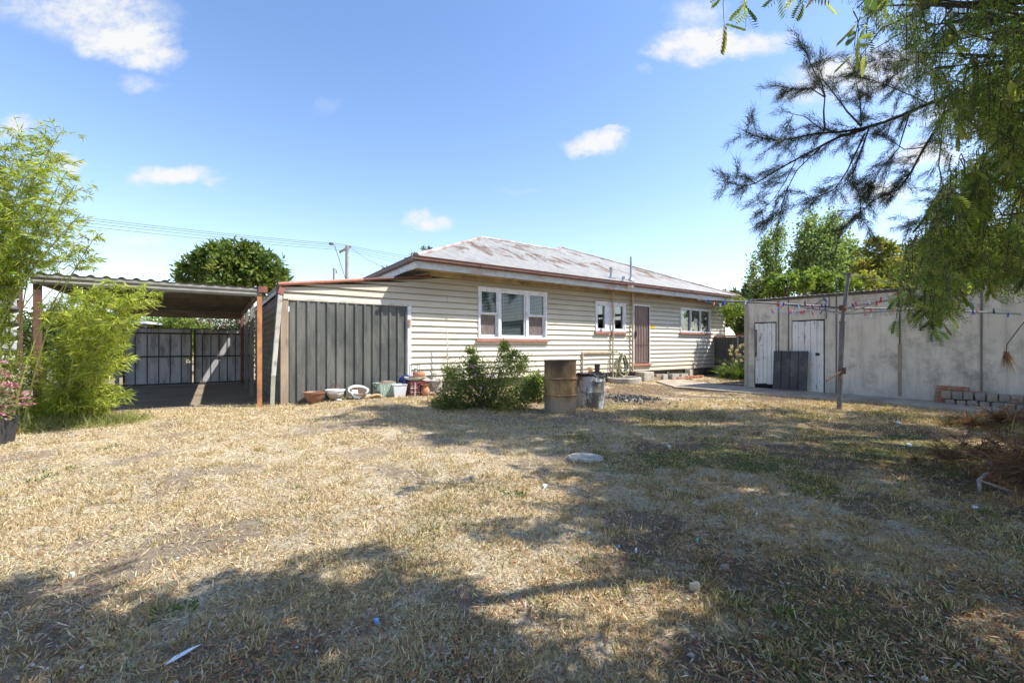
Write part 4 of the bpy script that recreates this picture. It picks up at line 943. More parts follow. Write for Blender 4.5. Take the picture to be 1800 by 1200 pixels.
# ================================================================== stone blocks and bricks by the shed
STN = mat('grey_stone', (.30,.27,.24), (.20,.18,.16), 9, .95, bump=.8, bsc=25, dirt=(.12,.11,.10), damt=.4); STY = mat('yellow_stone', (.34,.29,.21), (.24,.20,.15), 9, .95, bump=.8, bsc=25)
r = random.Random(9)
def stone(label, x, y, z, sx, sy, sz, m, group):
    t = MB(); t.box(-sx/2, sx/2, -sy/2, sy/2, 0, sz)
    bmv = t.v; t.v = [(a + r.uniform(-.012,.012), b_ + r.uniform(-.01,.01), c_ + r.uniform(-.008,.008)) for a, b_, c_ in t.v]
    w = S.world(x, y, z); o = t.build('stone_block', m, None, bevel=.03 if r.random() < .5 else .014); o.location = w; o.rotation_euler = (0,0,S.rz + r.uniform(-.05,.05)); tag(o, label, 'stone block', group)
xa, xb_ = S.ray(1655, HY, -.35).x, S.ray(1850, HY, -.35).x; nblk = 9; wb = (xb_ - xa) / nblk
for row in (0, 1):
    for k in range(nblk):
        x = xa + (k + .5) * wb + (.06 if row == 0 else 0)
        stone('rough grey stone block in the %s course of the low stack by the shed' % ('lower', 'upper')[row], x, -.35, .0 + row * .155, wb - .012, .17, .148, STY if (k + row) % 4 == 1 else STN, ('lower', 'upper')[row] + ' course of stone blocks by the shed')
xr = S.ray(1641, HY, -.14).x
for row in range(5):
    for k in range(3 if row < 4 else 2):
        w = S.world(xr + .12 + k * .235 + .01 * row, -.13, .0 + row * .078)
        slab('stacked_brick', 'red brick in the small stack between stone blocks and shed wall', 'brick', w, (.228,.105,.074), S.rz + r.uniform(-.03,.03), BRICK, 'red bricks stacked against the shed')
# ================================================================== DRUMS
m, nt, b, co = newmat('burnt_drum'); sz = nt.n('ShaderNodeSeparateXYZ'); nt.put(sz.inputs[0], co)
base = nt.ramp(nt.noise(co, 3, 8, .7, (1,1,.45)), [(.36, (.50,.31,.14)), (.48, (.30,.175,.08)), (.62, (.12,.07,.04))])
tp = nt.n('ShaderNodeMapRange', i_1=.55, i_2=.92); nt.put(tp.inputs[0], nt.math('ADD', sz.outputs[2], nt.math('MULTIPLY', nt.math('SUBTRACT', nt.noise(co, 3.5, 6, .6, (1,1,.6)), .5), .5)))
base = nt.mix(nt.math('MULTIPLY', tp.outputs[0], .8), base, (.045,.033,.026))
lw = nt.n('ShaderNodeMapRange', i_1=.34, i_2=.18); nt.put(lw.inputs[0], nt.math('ADD', sz.outputs[2], nt.math('MULTIPLY', nt.math('SUBTRACT', nt.noise(co, 5, 6, .6, (1,1,.5)), .5), .3)))
base = nt.mix(nt.math('MULTIPLY', lw.outputs[0], .7), base, (.30,.26,.21))
spk = nt.noise(co, 13, 8, .75, (1,1,.4)); base = nt.mix(nt.ramp(spk, [(.6,0),(.7,.6)]), base, (.40,.33,.25)); nt.put(b.inputs['Base Color'], base); b.inputs['Roughness'].default_value = .75; b.inputs['Metallic'].default_value = .15
bp = nt.n('ShaderNodeBump', i_Strength=.4, i_Distance=.004); nt.put(bp.inputs['Height'], spk); nt.put(b.inputs['Normal'], bp.outputs[0]); DRUMR = m
m, nt, b, co = newmat('white_drum'); 
base = nt.ramp(nt.noise(co, 4, 8, .7, (1,1,.5)), [(.3, (.50,.52,.54)), (.7, (.33,.35,.37))])
base = nt.mix(nt.ramp(nt.noise(co, 3.2, 8, .7, (1.3,1.3,.55), (2,1,0)), [(.46,0),(.53,.9)]), base, (.075,.06,.045))
base = nt.mix(nt.ramp(nt.noise(co, 9, 6, .7, (1,1,1.5), (5,1,0)), [(.65,0),(.69,1)]), base, (.03,.03,.03)); nt.put(b.inputs['Base Color'], base); b.inputs['Roughness'].default_value = .55; DRUMW = m
def drum(name, label, loc, r0, h, m, ribs, wob=0, jag=False, rz=0, taper=0, rib=.024):
    t = thing(name, label, 'drum', loc, rz); mb = MB(); pr = [(r0*(1-taper)*.99, 0), (r0*(1-taper), .015)]; z = .015
    for q in ribs:
        z = q * h; rr = r0 * (1 - taper * (1 - q)); pr += [(rr, z - .02), (rr + rib, z - .005), (rr + rib, z + .005), (rr, z + .02)]
    pr += [(r0, h - .015)]
    if not jag: pr += [(r0 + .008, h - .01), (r0 + .008, h), (r0 - .002, h)]
    else: pr += [(r0, h)]
    pi_ = [(r0 - .006, h - .012), (r0 * .97 - .006, .10), (0.001, .10)]
    mb.lathe(pr + pi_, n=48, wob=wob)
    if jag:
        rr = random.Random(4); off = {}
        vs = []
        for (x, y, z) in mb.v:
            if z > h * .9: a = math.atan2(y, x); z += .02*math.sin(2*a+1) + .012*math.sin(5*a) + .006*math.sin(11*a)
            vs.append((x, y, z))
        mb.v = vs
    mb.build('drum_shell', m, t, smooth=True, ang=45); return t
bl = G(988, 727); Yb = bl.y; rd = 29 / F * Yb
t = drum('steel_drum', 'tall brown rusty steel drum with two ribs beside the white drum', bl + Vector((0, rd, -.015)), rd, 95/F*Yb, DRUMR, (.345, .655), rz=1.1)
mb = MB(); mb.rock((0,0,.25), rd*.8, rd*.8, .2, 3, n=12); mb.build('ash_fill', mat('ash', (.10,.095,.09), (.04,.04,.04)), t)
bl = G(1043, 720); Yb = bl.y; rw_ = 26.5 / F * Yb
t = drum('white_burning_drum', 'shorter white painted drum with scorch stains and ragged burnt rim', bl + Vector((0, rw_, -.01)), rw_, 62.5/F*Yb, DRUMW, (.50, .80), wob=.012, jag=True, rz=.6, taper=.04, rib=.007)
mb = MB(); mb.lathe([(rw_*1.0, 62.5/F*Yb - .05), (rw_ + .004, 62.5/F*Yb - .05), (rw_ + .003, 62.5/F*Yb + .0), (rw_*.95, 62.5/F*Yb + .01)], n=40); 
vs = []
for (x, y, z) in mb.v: a = math.atan2(y, x); vs.append((x, y, z + .02*math.sin(2*a+1) + .012*math.sin(5*a)))
mb.v = vs; mb.f = [f_ for f_ in mb.f if len(f_) == 4]; mb.build('burnt_rim', mat('soot', (.015,.014,.014), (.03,.027,.025)), t, smooth=True)
mb = MB(); mb.rock((0,0,.3), rw_*.9, rw_*.9, .18, 8, n=12); mb.build('ash_fill', bpy.data.materials['ash'], t)
for i in range(7): 
    a = i*.9; mb = MB() if i == 0 else mb; mb.tube([(.1*math.cos(a), .1*math.sin(a), .35), (.2*math.cos(a+.3), .2*math.sin(a+.3), .55 + .03*(i % 3))], .012, 5)
mb.build('burnt_sticks', bpy.data.materials['soot'], t)
# ================================================================== POTS along the wall
TERR = mat('terracotta', (.48,.22,.12), (.36,.16,.09), 9, .85, bump=.2, dirt=(.55,.42,.32), damt=.3, dsc=6)
BRNP = mat('brown_plastic', (.27,.125,.07), (.21,.10,.06), 7, .55, dirt=(.4,.28,.2), damt=.35)
POTW = mat('white_glaze', (.74,.72,.68), (.60,.57,.52), 12, .6, dirt=(.40,.31,.24), damt=.6, dsc=9)
SOILM = mat('potting_soil', (.10,.07,.05), (.05,.035,.025), 30, 1, bump=.8)
def atwall(px, off): v = H.ray(px, HY, -off); return v.x
def spot(px, off): x = atwall(px, off); w = H.world(x, -off); w.z = float(gh(w.x, w.y)); return w
def wid(px0, px1, w): return (px1 - px0) / F * w.y
def pot(name, label, px, off, pxw, pxh, prof, m, cat='plant pot', soil=.85, ex=1, sm=True, tilt=None, z=0, solidpart='pot_body', wob=0, soilm=None):
    w = spot(px, off); w.z += z; W = pxw / F * w.y; Hh = pxh / F * w.y
    t = thing(name, label, cat, w, H.rz); rmax = max(p[0] for p in prof); sc = [(p[0]/rmax*W/2, p[1]*Hh) for p in prof]
    top_ = sc[-1]; inner = [(top_[0] - .012, top_[1] - .002), (top_[0] * .9 - .012, Hh * soil), (.001, Hh * soil)]
    M_ = Matrix.Rotation(tilt[0], 3, tilt[1]) if tilt else None; lift = 0
    mb = MB(); mb.lathe(sc + inner, n=32, ex=ex, M=M_, wob=wob)
    if M_: lift = -min(v[2] for v in mb.v); mb.v = [(a, b_, c_ + lift) for a, b_, c_ in mb.v]
    mb.build(solidpart, m, t, smooth=sm)
    if soil and soilm is not False:
        mb = MB(); mb.lathe([(.001, Hh*soil + .004), (top_[0]*.88 - .012, Hh*soil + .004), (.001, Hh*soil + .02)], n=24, ex=ex, M=M_); mb.v = [(a, b_, c_ + lift) for a, b_, c_ in mb.v]; mb.build('soil', soilm or SOILM, t)
    return t, W, Hh
BOWL = [(.45,0),(.62,.1),(.82,.4),(.95,.75),(.97,.86),(1.06,.87),(1.07,1.0)]
pot('bowl_planter', 'wide brown plastic bowl planter, leftmost of the pots', 552.5, .30, 37, 20, BOWL, BRNP)
# cream bowl with drip pattern
m, nt, b, co = newmat('drip_glaze'); sz = nt.n('ShaderNodeSeparateXYZ'); nt.put(sz.inputs[0], co)
f_ = nt.math('ADD', sz.outputs[2], nt.math('MULTIPLY', nt.noise(co, 16, 3, .6, (1,1,.1)), .16)); nt.put(b.inputs['Base Color'], nt.mix(nt.ramp(f_, [(.20,0),(.215,1)]), (.42,.34,.26), (.78,.77,.75))); b.inputs['Roughness'].default_value = .4
t, W, Hh = pot('glazed_bowl', 'cream drip-glazed bowl with a wire dome standing in it', 589.5, .32, 33, 18, BOWL, m)
mb = MB(); rr = W*.33
for k in range(6):
    a = math.pi*k/6; mb.tube([(rr*math.cos(a)*math.cos(q), rr*math.sin(a)*math.cos(q), Hh*.85 + rr*1.25*math.sin(q)) for q in [math.pi*j/12 for j in range(13)]], .0025, 4, cap=False)
for q in (.3,.7,1.05): mb.tube([(rr*math.cos(q)*math.cos(a), rr*math.cos(q)*math.sin(a), Hh*.85 + rr*1.25*math.sin(q)) for a in [2*math.pi*j/16 for j in range(17)]], .002, 4, cap=False)
g = thing('wire_dome', 'rusty wire dome standing in the cream glazed bowl', 'wire basket', t.location, H.rz); mb.build('wire_cage', RUSTD, g)
t, W, Hh = pot('shell_bowl', 'cream scalloped bowl tipped on its side against the ribbed panel', 628.5, .42, 32, 15, [(.35,0),(.6,.12),(.85,.5),(.98,.85),(1.0,1.0)], m, tilt=(R(24), 'X'), wob=.03, ex=1.1)
mb = MB(); mb.add([(-.17,-.20,.12),(-.05,-.225,.13),(.03,-.21,.11),(.05,-.19,.05),(-.02,-.20,.015),(-.12,-.2,.03),(-.13,-.07,.19),(-.02,-.09,.185)], [(0,1,4,5),(1,2,3,4),(0,1,7,6)])
g = thing('plastic_bag', 'scrap of white plastic bag draped over the tipped scalloped bowl', 'bag', t.location, H.rz); o = mb.build('bag_sheet', mat('bag_white', (.80,.82,.85), (.70,.72,.75), bump=.6, bsc=20), g, smooth=True)
# stones in front
for px, py, s, lab in ((647, 699, .10, 'smooth pale stone in front of the green pot'), (596, 705, .06, 'small white stone in front of the cream bowl'), (760, 694, .08, 'flat white stone by the little terracotta pot')):
    w = G(px, py); o = MB().rock((0,0,s*.35), s, s*.7, s*.45, 3, n=9).build('pale_stone', mat('pale_stone', (.66,.66,.66), (.5,.49,.48), 10), None, smooth=True, ang=80); o.location = w; tag(o, lab, 'stone')
# timber offcut, curved
mb = MB(); mb.tube([(-.18,0,.03),(-.08,0,.055),(.06,-.02,.075),(.13,-.06,.06),(.15,-.1,.02)], [.025,.03,.033,.03,.026], 8); o = mb.build('curved_branch', mat('pale_wood', (.52,.34,.18), (.36,.23,.12), 12), None, smooth=True); w = spot(657, .62); o.location = w; o.rotation_euler = (0,0,H.rz); tag(o, 'curved orange-brown timber offcut on the ground left of the green pot', 'timber')
# square-ish green pot with white leaf pattern
def taperbox(mb, w0, d0, w1, d1, h, x=0, y=0, z=0, th=.012, inner=.8):
    o_ = [(-1,-1),(1,-1),(1,1),(-1,1)]; lv = [(w0/2,d0/2,0),(w1/2,d1/2,h),(w1/2-th,d1/2-th,h),((w0+(w1-w0)*inner)/2-th,(d0+(d1-d0)*inner)/2-th,h*inner)]
    vs = [(x+a*W_, y+b_*D_, z+Z_) for W_, D_, Z_ in lv for a, b_ in o_]; fs = [(3,2,1,0)]
    for l in range(3):
        for k in range(4): fs.append((l*4+k, l*4+(k+1)%4, (l+1)*4+(k+1)%4, (l+1)*4+k))
    fs.append((12,13,14,15)); mb.add(vs, fs)
w = spot(675, .48); W = 31/F*w.y; Hh = 25/F*w.y
t = thing('patterned_pot', 'square green pot with white leaf pattern, left of the white bucket', 'plant pot', w, H.rz + .15)
m, nt, b, co = newmat('leaf_pattern'); wv = nt.n('ShaderNodeTexWave', i_Scale=11.0, i_Distortion=9.0); wv.inputs['Detail'].default_value = 1.5; nt.put(wv.inputs['Vector'], co)
nt.put(b.inputs['Base Color'], nt.mix(nt.ramp(wv.outputs['Fac'], [(.66,0),(.74,1)]), (.10,.22,.15), (.70,.76,.72))); b.inputs['Roughness'].default_value = .35
mb = MB(); taperbox(mb, W*.62, W*.62, W, W*.9, Hh); mb.build('pot_body', m, t); mb = MB(); mb.box(-W*.5, W*.5, -W*.46, -W*.4, Hh - .0, Hh + .025); mb.box(-W*.1, W*.48, -W*.2, W*.2, Hh*.9, Hh + .035); mb.build('pot_rim', mat('rim_brown', (.30,.22,.16), (.2,.15,.1)), t)
# white bucket
w = spot(701, .62); W = 24/F*w.y; Hh = 22/F*w.y
t = thing('white_bucket', 'white translucent square plastic tub right of the green patterned pot', 'tub', w, H.rz - .1)
mb = MB(); taperbox(mb, W*.74, W*.74, W, W, Hh, inner=.1, th=.006); mb.build('tub_body', mat('white_plastic', (.78,.79,.82), (.70,.71,.75), rough=.35, bump=0), t, bevel=.012); mb = MB(); taperbox(mb, W*1.02, W*1.02, W*1.06, W*1.06, .018, z=Hh-.016, inner=.01, th=.02); mb.build('tub_rim', bpy.data.materials['white_plastic'], t)
# crate
w = spot(730, .50); W = 32/F*w.y; Hh = 24/F*w.y; ZC = Hh
CR = mat('wine_plastic', (.17,.045,.055), (.11,.03,.04), rough=.5, bump=0)
t = thing('plastic_crate', 'wine red plastic milk crate under the shallow birdbath dish', 'crate', w, H.rz)
mb = MB()
for (a, bb, c_, d_) in ((-1,-1,1,-1),(1,-1,1,1),(1,1,-1,1),(-1,1,-1,-1)):
    for z in (0, .3, .62, .9): mb.bar((a*W/2, bb*W/2, z*Hh + .012), (c_*W/2, d_*W/2, z*Hh + .012), .012, .03 if z < .8 else .05)
    for k in range(6): q = k/5; mb.bar((a*W/2*(1-q) + c_*W/2*q, bb*W/2*(1-q) + d_*W/2*q, 0), (a*W/2*(1-q) + c_*W/2*q, bb*W/2*(1-q) + d_*W/2*q, Hh), .016 if 0 < k < 5 else .03, .012)
mb.box(-W/2, W/2, -W/2, W/2, .0, .012); mb.build('crate_body', CR, t)
mb = MB(); mb.bar((-W*.22,-W*.53,0), (-W*.22,-W*.53,Hh*.95), .018, .01); mb.build('pale_slat', mat('pink_pale', (.6,.4,.4), (.5,.3,.3), bump=0), t)
wz = w.z + ZC
# birdbath dish on crate
t = thing('birdbath_dish', 'shallow grey stone dish resting on the wine red crate', 'dish', (w.x, w.y, wz), H.rz)
mb = MB(); q = 39/F*w.y/2; mb.lathe([(q*.35,0),(q*.6,.02),(q*.92,.06),(q,.085),(q,.10),(q*.9,.098),(q*.5,.05),(.001,.04)], n=36, wob=.008); mb.build('dish_body', mat('dish_stone', (.58,.58,.52), (.44,.44,.38), 8, dirt=(.25,.27,.18), damt=.4), t, smooth=True)
dz = wz + .06
t2, W2, H2 = pot('terracotta_pot', 'round terracotta pot sitting on the birdbath dish', 737, .52, 21, 11.5, [(.62,0),(.85,.2),(1,.5),(.98,.8),(.88,.92),(.84,1)], TERR, z=dz - spot(737, .52).z, soil=.9)
# lantern: wire frame + glass
w3 = spot(729, .38); t = thing('wire_lantern', 'rusty square wire lantern frame with glass jar behind the terracotta pot', 'lantern', (w3.x, w3.y, dz), H.rz)
Wl = .19; Hl = 23/F*w3.y
mb = MB(); 
for a, bb in ((-1,-1),(1,-1),(1,1),(-1,1)): mb.tube([(a*Wl/2, bb*Wl/3, 0), (a*Wl/2, bb*Wl/3, Hl)], .006, 6)
for z in (.01, Hl): mb.tube([(-Wl/2,-Wl/3,z),(Wl/2,-Wl/3,z),(Wl/2,Wl/3,z),(-Wl/2,Wl/3,z),(-Wl/2,-Wl/3,z)], .006, 5)
mb.build('lantern_frame', mat('lantern_iron', (.20,.18,.14), (.12,.1,.08)), t)
mb = MB(); mb.lathe([(.05,0),(.065,.05),(.065,.12),(.035,.17),(.035,.22),(.045,.225)], (0.02,0,.0)); mb.build('jar', mat('jar_grey', (.34,.33,.28), (.24,.23,.19), rough=.25), t, smooth=True)
# blue pot on its side (on upturned dark pot behind)
w = spot(706, .22); t = thing('blue_pot', 'cobalt blue glazed pot lying tipped against the ribbed panel', 'plant pot', (w.x, w.y, w.z + .22), H.rz)
mb = MB(); W = 20/F*w.y; mb.lathe([(.5*W/2,0),(.8*W/2,.03),(W/2,.1),(W/2*.98,.17),(W/2*.7,.22),(W/2*.6,.235),(W/2*.72,.25),(W/2*.6,.245),(W/2*.5,.18),(.001,.15)], n=30, M=Matrix.Rotation(R(42),3,'X') @ Matrix.Rotation(R(20),3,'Y')); mb.build('pot_body', mat('cobalt', (.015,.035,.19), (.01,.02,.12), rough=.12, bump=0, spec=.6), t, smooth=True)
mb = MB(); mb.tube([(-.02,-.18,.12),(-.09,-.2,.08),(-.1,-.16,.02)], .012, 6); mb.build('pot_handle', bpy.data.materials['cobalt'], t)
t = thing('dark_box', 'low dark wooden box carrying the blue pot beside the crate', 'box', w, H.rz + .05); MB().box(-.17,.17,-.13,.15,0,.19).build('box_body', mat('dark_wood', (.09,.07,.06), (.05,.04,.035)), t, bevel=.006); MB().box(-.18,.18,-.14,.16,.19,.21).build('box_lid', mat('lid_wood', (.30,.27,.20), (.2,.18,.14)), t)
pot('terracotta_vase', 'unglazed terracotta vase with flared neck in front of the crate', 748, .78, 14.5, 20, [(.62,0),(.85,.12),(1,.35),(.96,.55),(.66,.72),(.6,.85),(.95,.99),(1.0,1.0)], TERR, soil=.9)
pot('stone_planter', 'grey planter with white flaked relief behind the terracotta vase', 766, .40, 25, 22, [(.68,0),(.74,.1),(.95,.85),(1,.9),(1,1)], mat('flaked_grey', (.36,.34,.31), (.27,.25,.23), 8, dirt=(.82,.80,.76), damt=.62, dsc=6), soil=.9)
pot('small_terracotta_pot', 'small squat terracotta pot right of the vase', 762, .85, 9.5, 5, [(.7,0),(.9,.7),(1,.72),(1,1)], TERR, soil=.8)
# ------------------------------------------------------------------ pots by the waste pipe
WOOD2 = mat('stand_iron', (.10,.09,.08), (.06,.055,.05))
w = spot(1045, .45); w.z = float(gh(w.x, w.y)); t = thing('plant_stand', 'low black wire plant stand by the wall behind the white drum', 'plant stand', w, H.rz)
mb = MB(); 
for a in (-.28, 0, .28):
    for y in (-.12, .12): mb.tube([(a, y, 0), (a, y, .36)], .008, 5)
for y in (-.12, 0, .12): mb.tube([(-.3, y, .36), (.3, y, .36)], .008, 5)
mb.build('stand_frame', WOOD2, t)
z_ = .37
pot('black_pot', 'black plastic nursery pot on the right of the wire stand', 1050, .45, 10.5, 13, [(.75,0),(.95,.9),(1,.92),(1,1)], mat('black_plastic', (.03,.032,.036), (.025,.025,.03), rough=.5, bump=0), z=z_)
pot('painted_pot', 'small orange and cream striped pot on the wire stand left of the black pot', 1038, .47, 11, 8, [(.6,0),(.95,.5),(1,.8),(.9,1)], mat('orange_glaze', (.55,.25,.10), (.62,.55,.36), 6, .5, st=(.2,.2,4)), z=z_)
t, W, Hh = pot('seedling_pot', 'dark pot with dry seedling below the striped pot', 1036, .80, 9, 8, [(.7,0),(1,1)], bpy.data.materials['black_plastic'])
pot('pale_pot', 'pale weathered pot at the left end of the wire stand', 1029, .5, 9, 12, [(.6,0),(.8,.3),(1,.7),(1,1)], POTW, z=.1)
# ================================================================== litter, stones on lawn
def flat(name, label, cat, px, py, sx, sy, h, m, rz=0, n=9, seed=1, group=None):
    w = G(px, py); r_ = random.Random(seed); mb = MB(); top_ = [(sx/2*math.cos(2*math.pi*k/n)*r_.uniform(.75,1.1), sy/2*math.sin(2*math.pi*k/n)*r_.uniform(.75,1.1)) for k in range(n)]
    vs = [(x, y, -.014) for x, y in top_] + [(x*.95, y*.95, h*r_.uniform(.7,1.1)) for x, y in top_]
    mb.add(vs, [tuple(range(n, 2*n))] + [(k, (k+1)%n, n+(k+1)%n, n+k) for k in range(n)]); o = mb.build(name, m, None, smooth=False); o.location = w + Vector((0,0,.012)); o.rotation_euler = (0,0,rz); return tag(o, label, cat, group)
PAP = mat('paper_white', (.78,.80,.84), (.66,.68,.72), 20, .6, bump=.6)
flat('concrete_disc', 'round concrete lid set flush in the lawn before the drums', 'lid', 1030, 806, .42, .34, .02, CONC2, n=18, seed=3)
flat('sandstone_piece', 'small tan stone lying in the sunlit lawn patch in front', 'stone', 1222, 1036, .055, .035, .022, mat('tan_stone', (.52,.42,.28), (.42,.33,.22)), seed=5)
flat('buried_stone', 'rounded brown stone half buried left of the tan stone', 'stone', 1274, 1002, .06, .04, .018, mat('brown_stone', (.28,.2,.15), (.2,.15,.11)), seed=8)
w = G(318, 1162); mb = MB(); mb.add([(-.055,-.012,.004),(-.02,-.017,.012),(.03,-.008,.02),(.068,.004,.024),(.03,.014,.018),(-.02,.017,.009)], [(0,1,2,3,4,5)]); o = mb.build('white_scrap', PAP, None); o.location = w + Vector((0,0,.012)); o.rotation_euler = (0,0,.75); tag(o, 'long pointed scrap of white plastic in the near left lawn', 'litter')
for i, (px, py, s, c_, lab) in enumerate(((1580,744,.09,'w','crumpled white paper on the grass below the shed wall'),(1598,783,.085,'w','long white plastic scrap left of the dead branches'),(1088,963,.022,'b','tiny pale blue scrap in the lawn beside a white one'),(1118,969,.028,'w','torn white scrap with a grass blade through it'),(1035,939,.016,'w','little white scrap at the edge of the sunlit grass'),(1176,786,.07,'w','white scrap on the dry grass left of the hoist'),(900,797,.03,'w','pair of white crumbs left of the concrete lid'),(662,1094,.024,'b','bright blue plastic scrap in the near lawn'),(1437,866,.03,'b','blue scrap lying in the shaded lawn on the right'),(184,746,.14,'y','yellow plastic strip near the carport on the lawn'),(1226,951,.025,'t','turquoise peg piece in the shaded lawn'),(1277,983,.018,'r','tiny red scrap in the shaded lawn'),(127,1012,.03,'w','white scrap at the left of the lawn'),(958,856,.055,'w','white strip in the sunlit lawn'),(1714,893,.04,'w','white scrap under the dead branches'),(1330,905,.018,'w','small white chip in the middle of the shade'))):
    m_ = {'w': PAP, 'b': PC['light blue'], 'y': YEL, 't': mat('turquoise', (.1,.6,.6), (.08,.5,.5), bump=0), 'r': PC['red']}[c_]
    flat('litter_scrap', lab, 'litter', px, py, s * (1 if c_ != 'y' else 1.3), s*.6 if c_ != 'y' else .04, .004 + s*.12, m_, rz=random.uniform(0,3), seed=i+20, n=6)
# ================================================================== VEGETATION
def unit(v): return v / (np.linalg.norm(v, axis=-1, keepdims=True) + 1e-9)
def crown(nb, c, rad, nclump, per, L, W, stops, droop=.0, cs=.16, shell=.55, seed=0, var=.25, flat_=1.0, cut=None, w=None):
    """clumps of leaves through an ellipsoid whose outline is broken by noise"""
    c = np.array(c, float); rad = np.array(rad, float)
    d = unit(RNG.normal(size=(nclump, 3))); rr = RNG.random(nclump) ** (1/3) * (1 - shell) + shell * RNG.random(nclump) ** .25
    lump = .72 + .5 * vnoise(d[:, 0]*2.1 + seed*3.3, d[:, 2]*2.1 + d[:, 1]*1.7, 1.6, seed)
    P = c + d * rad * (rr * lump)[:, None]
    if cut is not None: P = P[P[:, 2] > cut]
    for p in P:
        q = p + RNG.normal(size=(per, 3)) * rad.mean() * cs * np.array([1, 1, flat_]) * RNG.uniform(.6, 1.25)
        out = unit(q - c) + .9 * RNG.normal(size=(per, 3)); out[:, 2] -= droop
        cc_ = cols(1, stops, w, 0)[0]; col = np.clip(.6*cc_ + .4*cols(per, stops, w, 0), .003, 1) * (1 + var * .5 * RNG.normal(size=(per, 1))); 
        nb.leaves(q, out, L * RNG.uniform(.6, 1.3, per), W * RNG.uniform(.7, 1.2, per), np.clip(col, .004, .9))
    return P
def limbs(mb, base, P, r0, trunk_h, n=14, seed=1, bend=.1):
    r = random.Random(seed); b = Vector(base); top = b + Vector((0, 0, trunk_h)); 
    mb.tube([b - Vector((0,0,.2)), b.lerp(top, .5) + Vector((r.uniform(-1,1)*bend, r.uniform(-1,1)*bend, 0)), top], [r0*1.2, r0, r0*.8], 8)
    for k in range(n):
        p = Vector(P[r.randrange(len(P))]); m_ = top.lerp(p, .5) + Vector((r.uniform(-1,1), r.uniform(-1,1), r.uniform(0,1))) * (p - top).length * .12
        mb.tube([top - Vector((0,0,r.uniform(0, trunk_h*.2))), m_, p], [r0*.5, r0*.25, r0*.07], 5, cap=False)
def tree(name, label, base, c, rad, nclump, per, L, W, stops, r0=.15, th=2.0, cat='tree', group=None, matl=LEAF, **k):
    t = thing(name, label, cat, base, 0, group); nb = NB()
    P = crown(nb, c, rad, nclump, per, L, W, stops, **k); nb.build('crown', matl, t, off=base)
    mb = MB(); limbs(mb, base, P, r0, th, seed=len(name)); mb.build('trunk', BARK, t, off=base); return t
MIDG = [(.07,.11,.03),(.11,.16,.04),(.16,.21,.05),(.23,.27,.07)]
# ---- tree behind the carport
def at(px, py, Y): p = px3(px, py, Y); return p
def clumptree(name, label, lobes, Y, base_px, L, W, stops, per, dens, r0=.2, th=2, cat='tree', group=None, depth=1.0, **k):
    """lobes: (px, py, half width, half height) in the photo at distance Y; each lobe gets its own depth"""
    b = px3(base_px, HY, Y); base = Vector((b.x, Y, 0)); t = thing(name, label, cat, base, 0, group); nb = NB(); PP = []
    for i, (px, py, hw_, hh) in enumerate(lobes):
        yy = Y + depth * random.uniform(-1, 1); c = px3(px, py, yy); rx, rz_ = hw_/F*yy, hh/F*yy
        n = max(3, int(dens * (rx * rz_) ** 1.0)); PP.append(crown(nb, c, (rx, (rx+rz_)/2, rz_), n, per, L, W, stops, seed=i + len(name), cut=.15, **k))
    PP = np.concatenate(PP); nb.build('crown', LEAF, t, off=base); mb = MB(); limbs(mb, base, PP, r0, th, n=24, seed=len(label)); mb.build('trunk', BARK, t, off=base); return t
clumptree('leafy_tree', 'broad dark green leafy tree rising behind the carport roof', [(345,478,26,20),(385,455,34,26),(360,498,40,24),(425,450,34,24),(455,470,32,26),(440,500,45,25),(480,488,30,16),(405,486,44,28),(402,436,9,10),(456,440,7,11),(372,440,9,10),(430,436,6,9),(330,470,9,8),(495,478,10,8),(348,452,7,9)], 28, 420, .42, .17, [(.07,.12,.035),(.11,.17,.045),(.17,.24,.05),(.30,.36,.07),(.42,.42,.09)], 42, 22, th=4, cs=.17, w=[.3,.3,.22,.12,.06])
clumptree('street_tree', 'tip of a green tree just showing above the left hip of the roof', [(745,440,11,7),(722,452,10,8),(690,470,12,8),(760,452,16,8)], 34, 740, .28, .12, [(.05,.09,.02),(.12,.16,.03)], 26, 26, th=4)
# hedge beyond the gate
def hedge(name, label, x0, x1, Y, ztop, stops, flowers=None, n=60, per=60, L=.12, W=.04, depth=.8, kind=None, cat='hedge'):
    base = Vector(((x0 + x1)/2, Y, 0)); t = thing(name, label, cat, base); nb = NB(); P = []
    for k in range(n):
        x = random.uniform(x0, x1); z = random.uniform(.1, 1) ** .6 * ztop * random.uniform(.85, 1.05); y = Y + random.uniform(-depth, depth); P.append((x, y, z))
        q = np.array([x, y, z]) + RNG.normal(size=(per, 3)) * np.array([.3, .25, .2]); nb.leaves(q, unit(RNG.normal(size=(per, 3)) + [0, -.2, .5]), L*RNG.uniform(.6,1.3,per), W, cols(per, stops, None, .22))
        if flowers and random.random() < .5:
            q = np.array([x, y - .1, z]) + RNG.normal(size=(10, 3)) * .15; nb.leaves(q, RNG.normal(size=(10, 3)), .07, .07, cols(10, flowers, None, .1))
    nb.build('foliage', LEAF, t, off=base); mb = MB()
    for k in range(14): p = Vector(random.choice(P)); mb.tube([(p.x*.5 + base.x*.5 + random.uniform(-.8,.8), Y, -.1), (p.x, p.y, p.z*.6), p], [.03,.02,.008], 5, cap=False)
    mb.build('stem', TWIG, t, off=base); return t
hedge('flowering_hedge', 'dark green hedge with pink flowers seen above the right gate leaf', px3(325,HY,19.5).x, px3(470,HY,19.5).x, 19.5, 2.75, [(.03,.055,.02),(.05,.085,.03),(.09,.12,.04)], [(.75,.35,.45),(.8,.5,.55)], n=170, per=80)
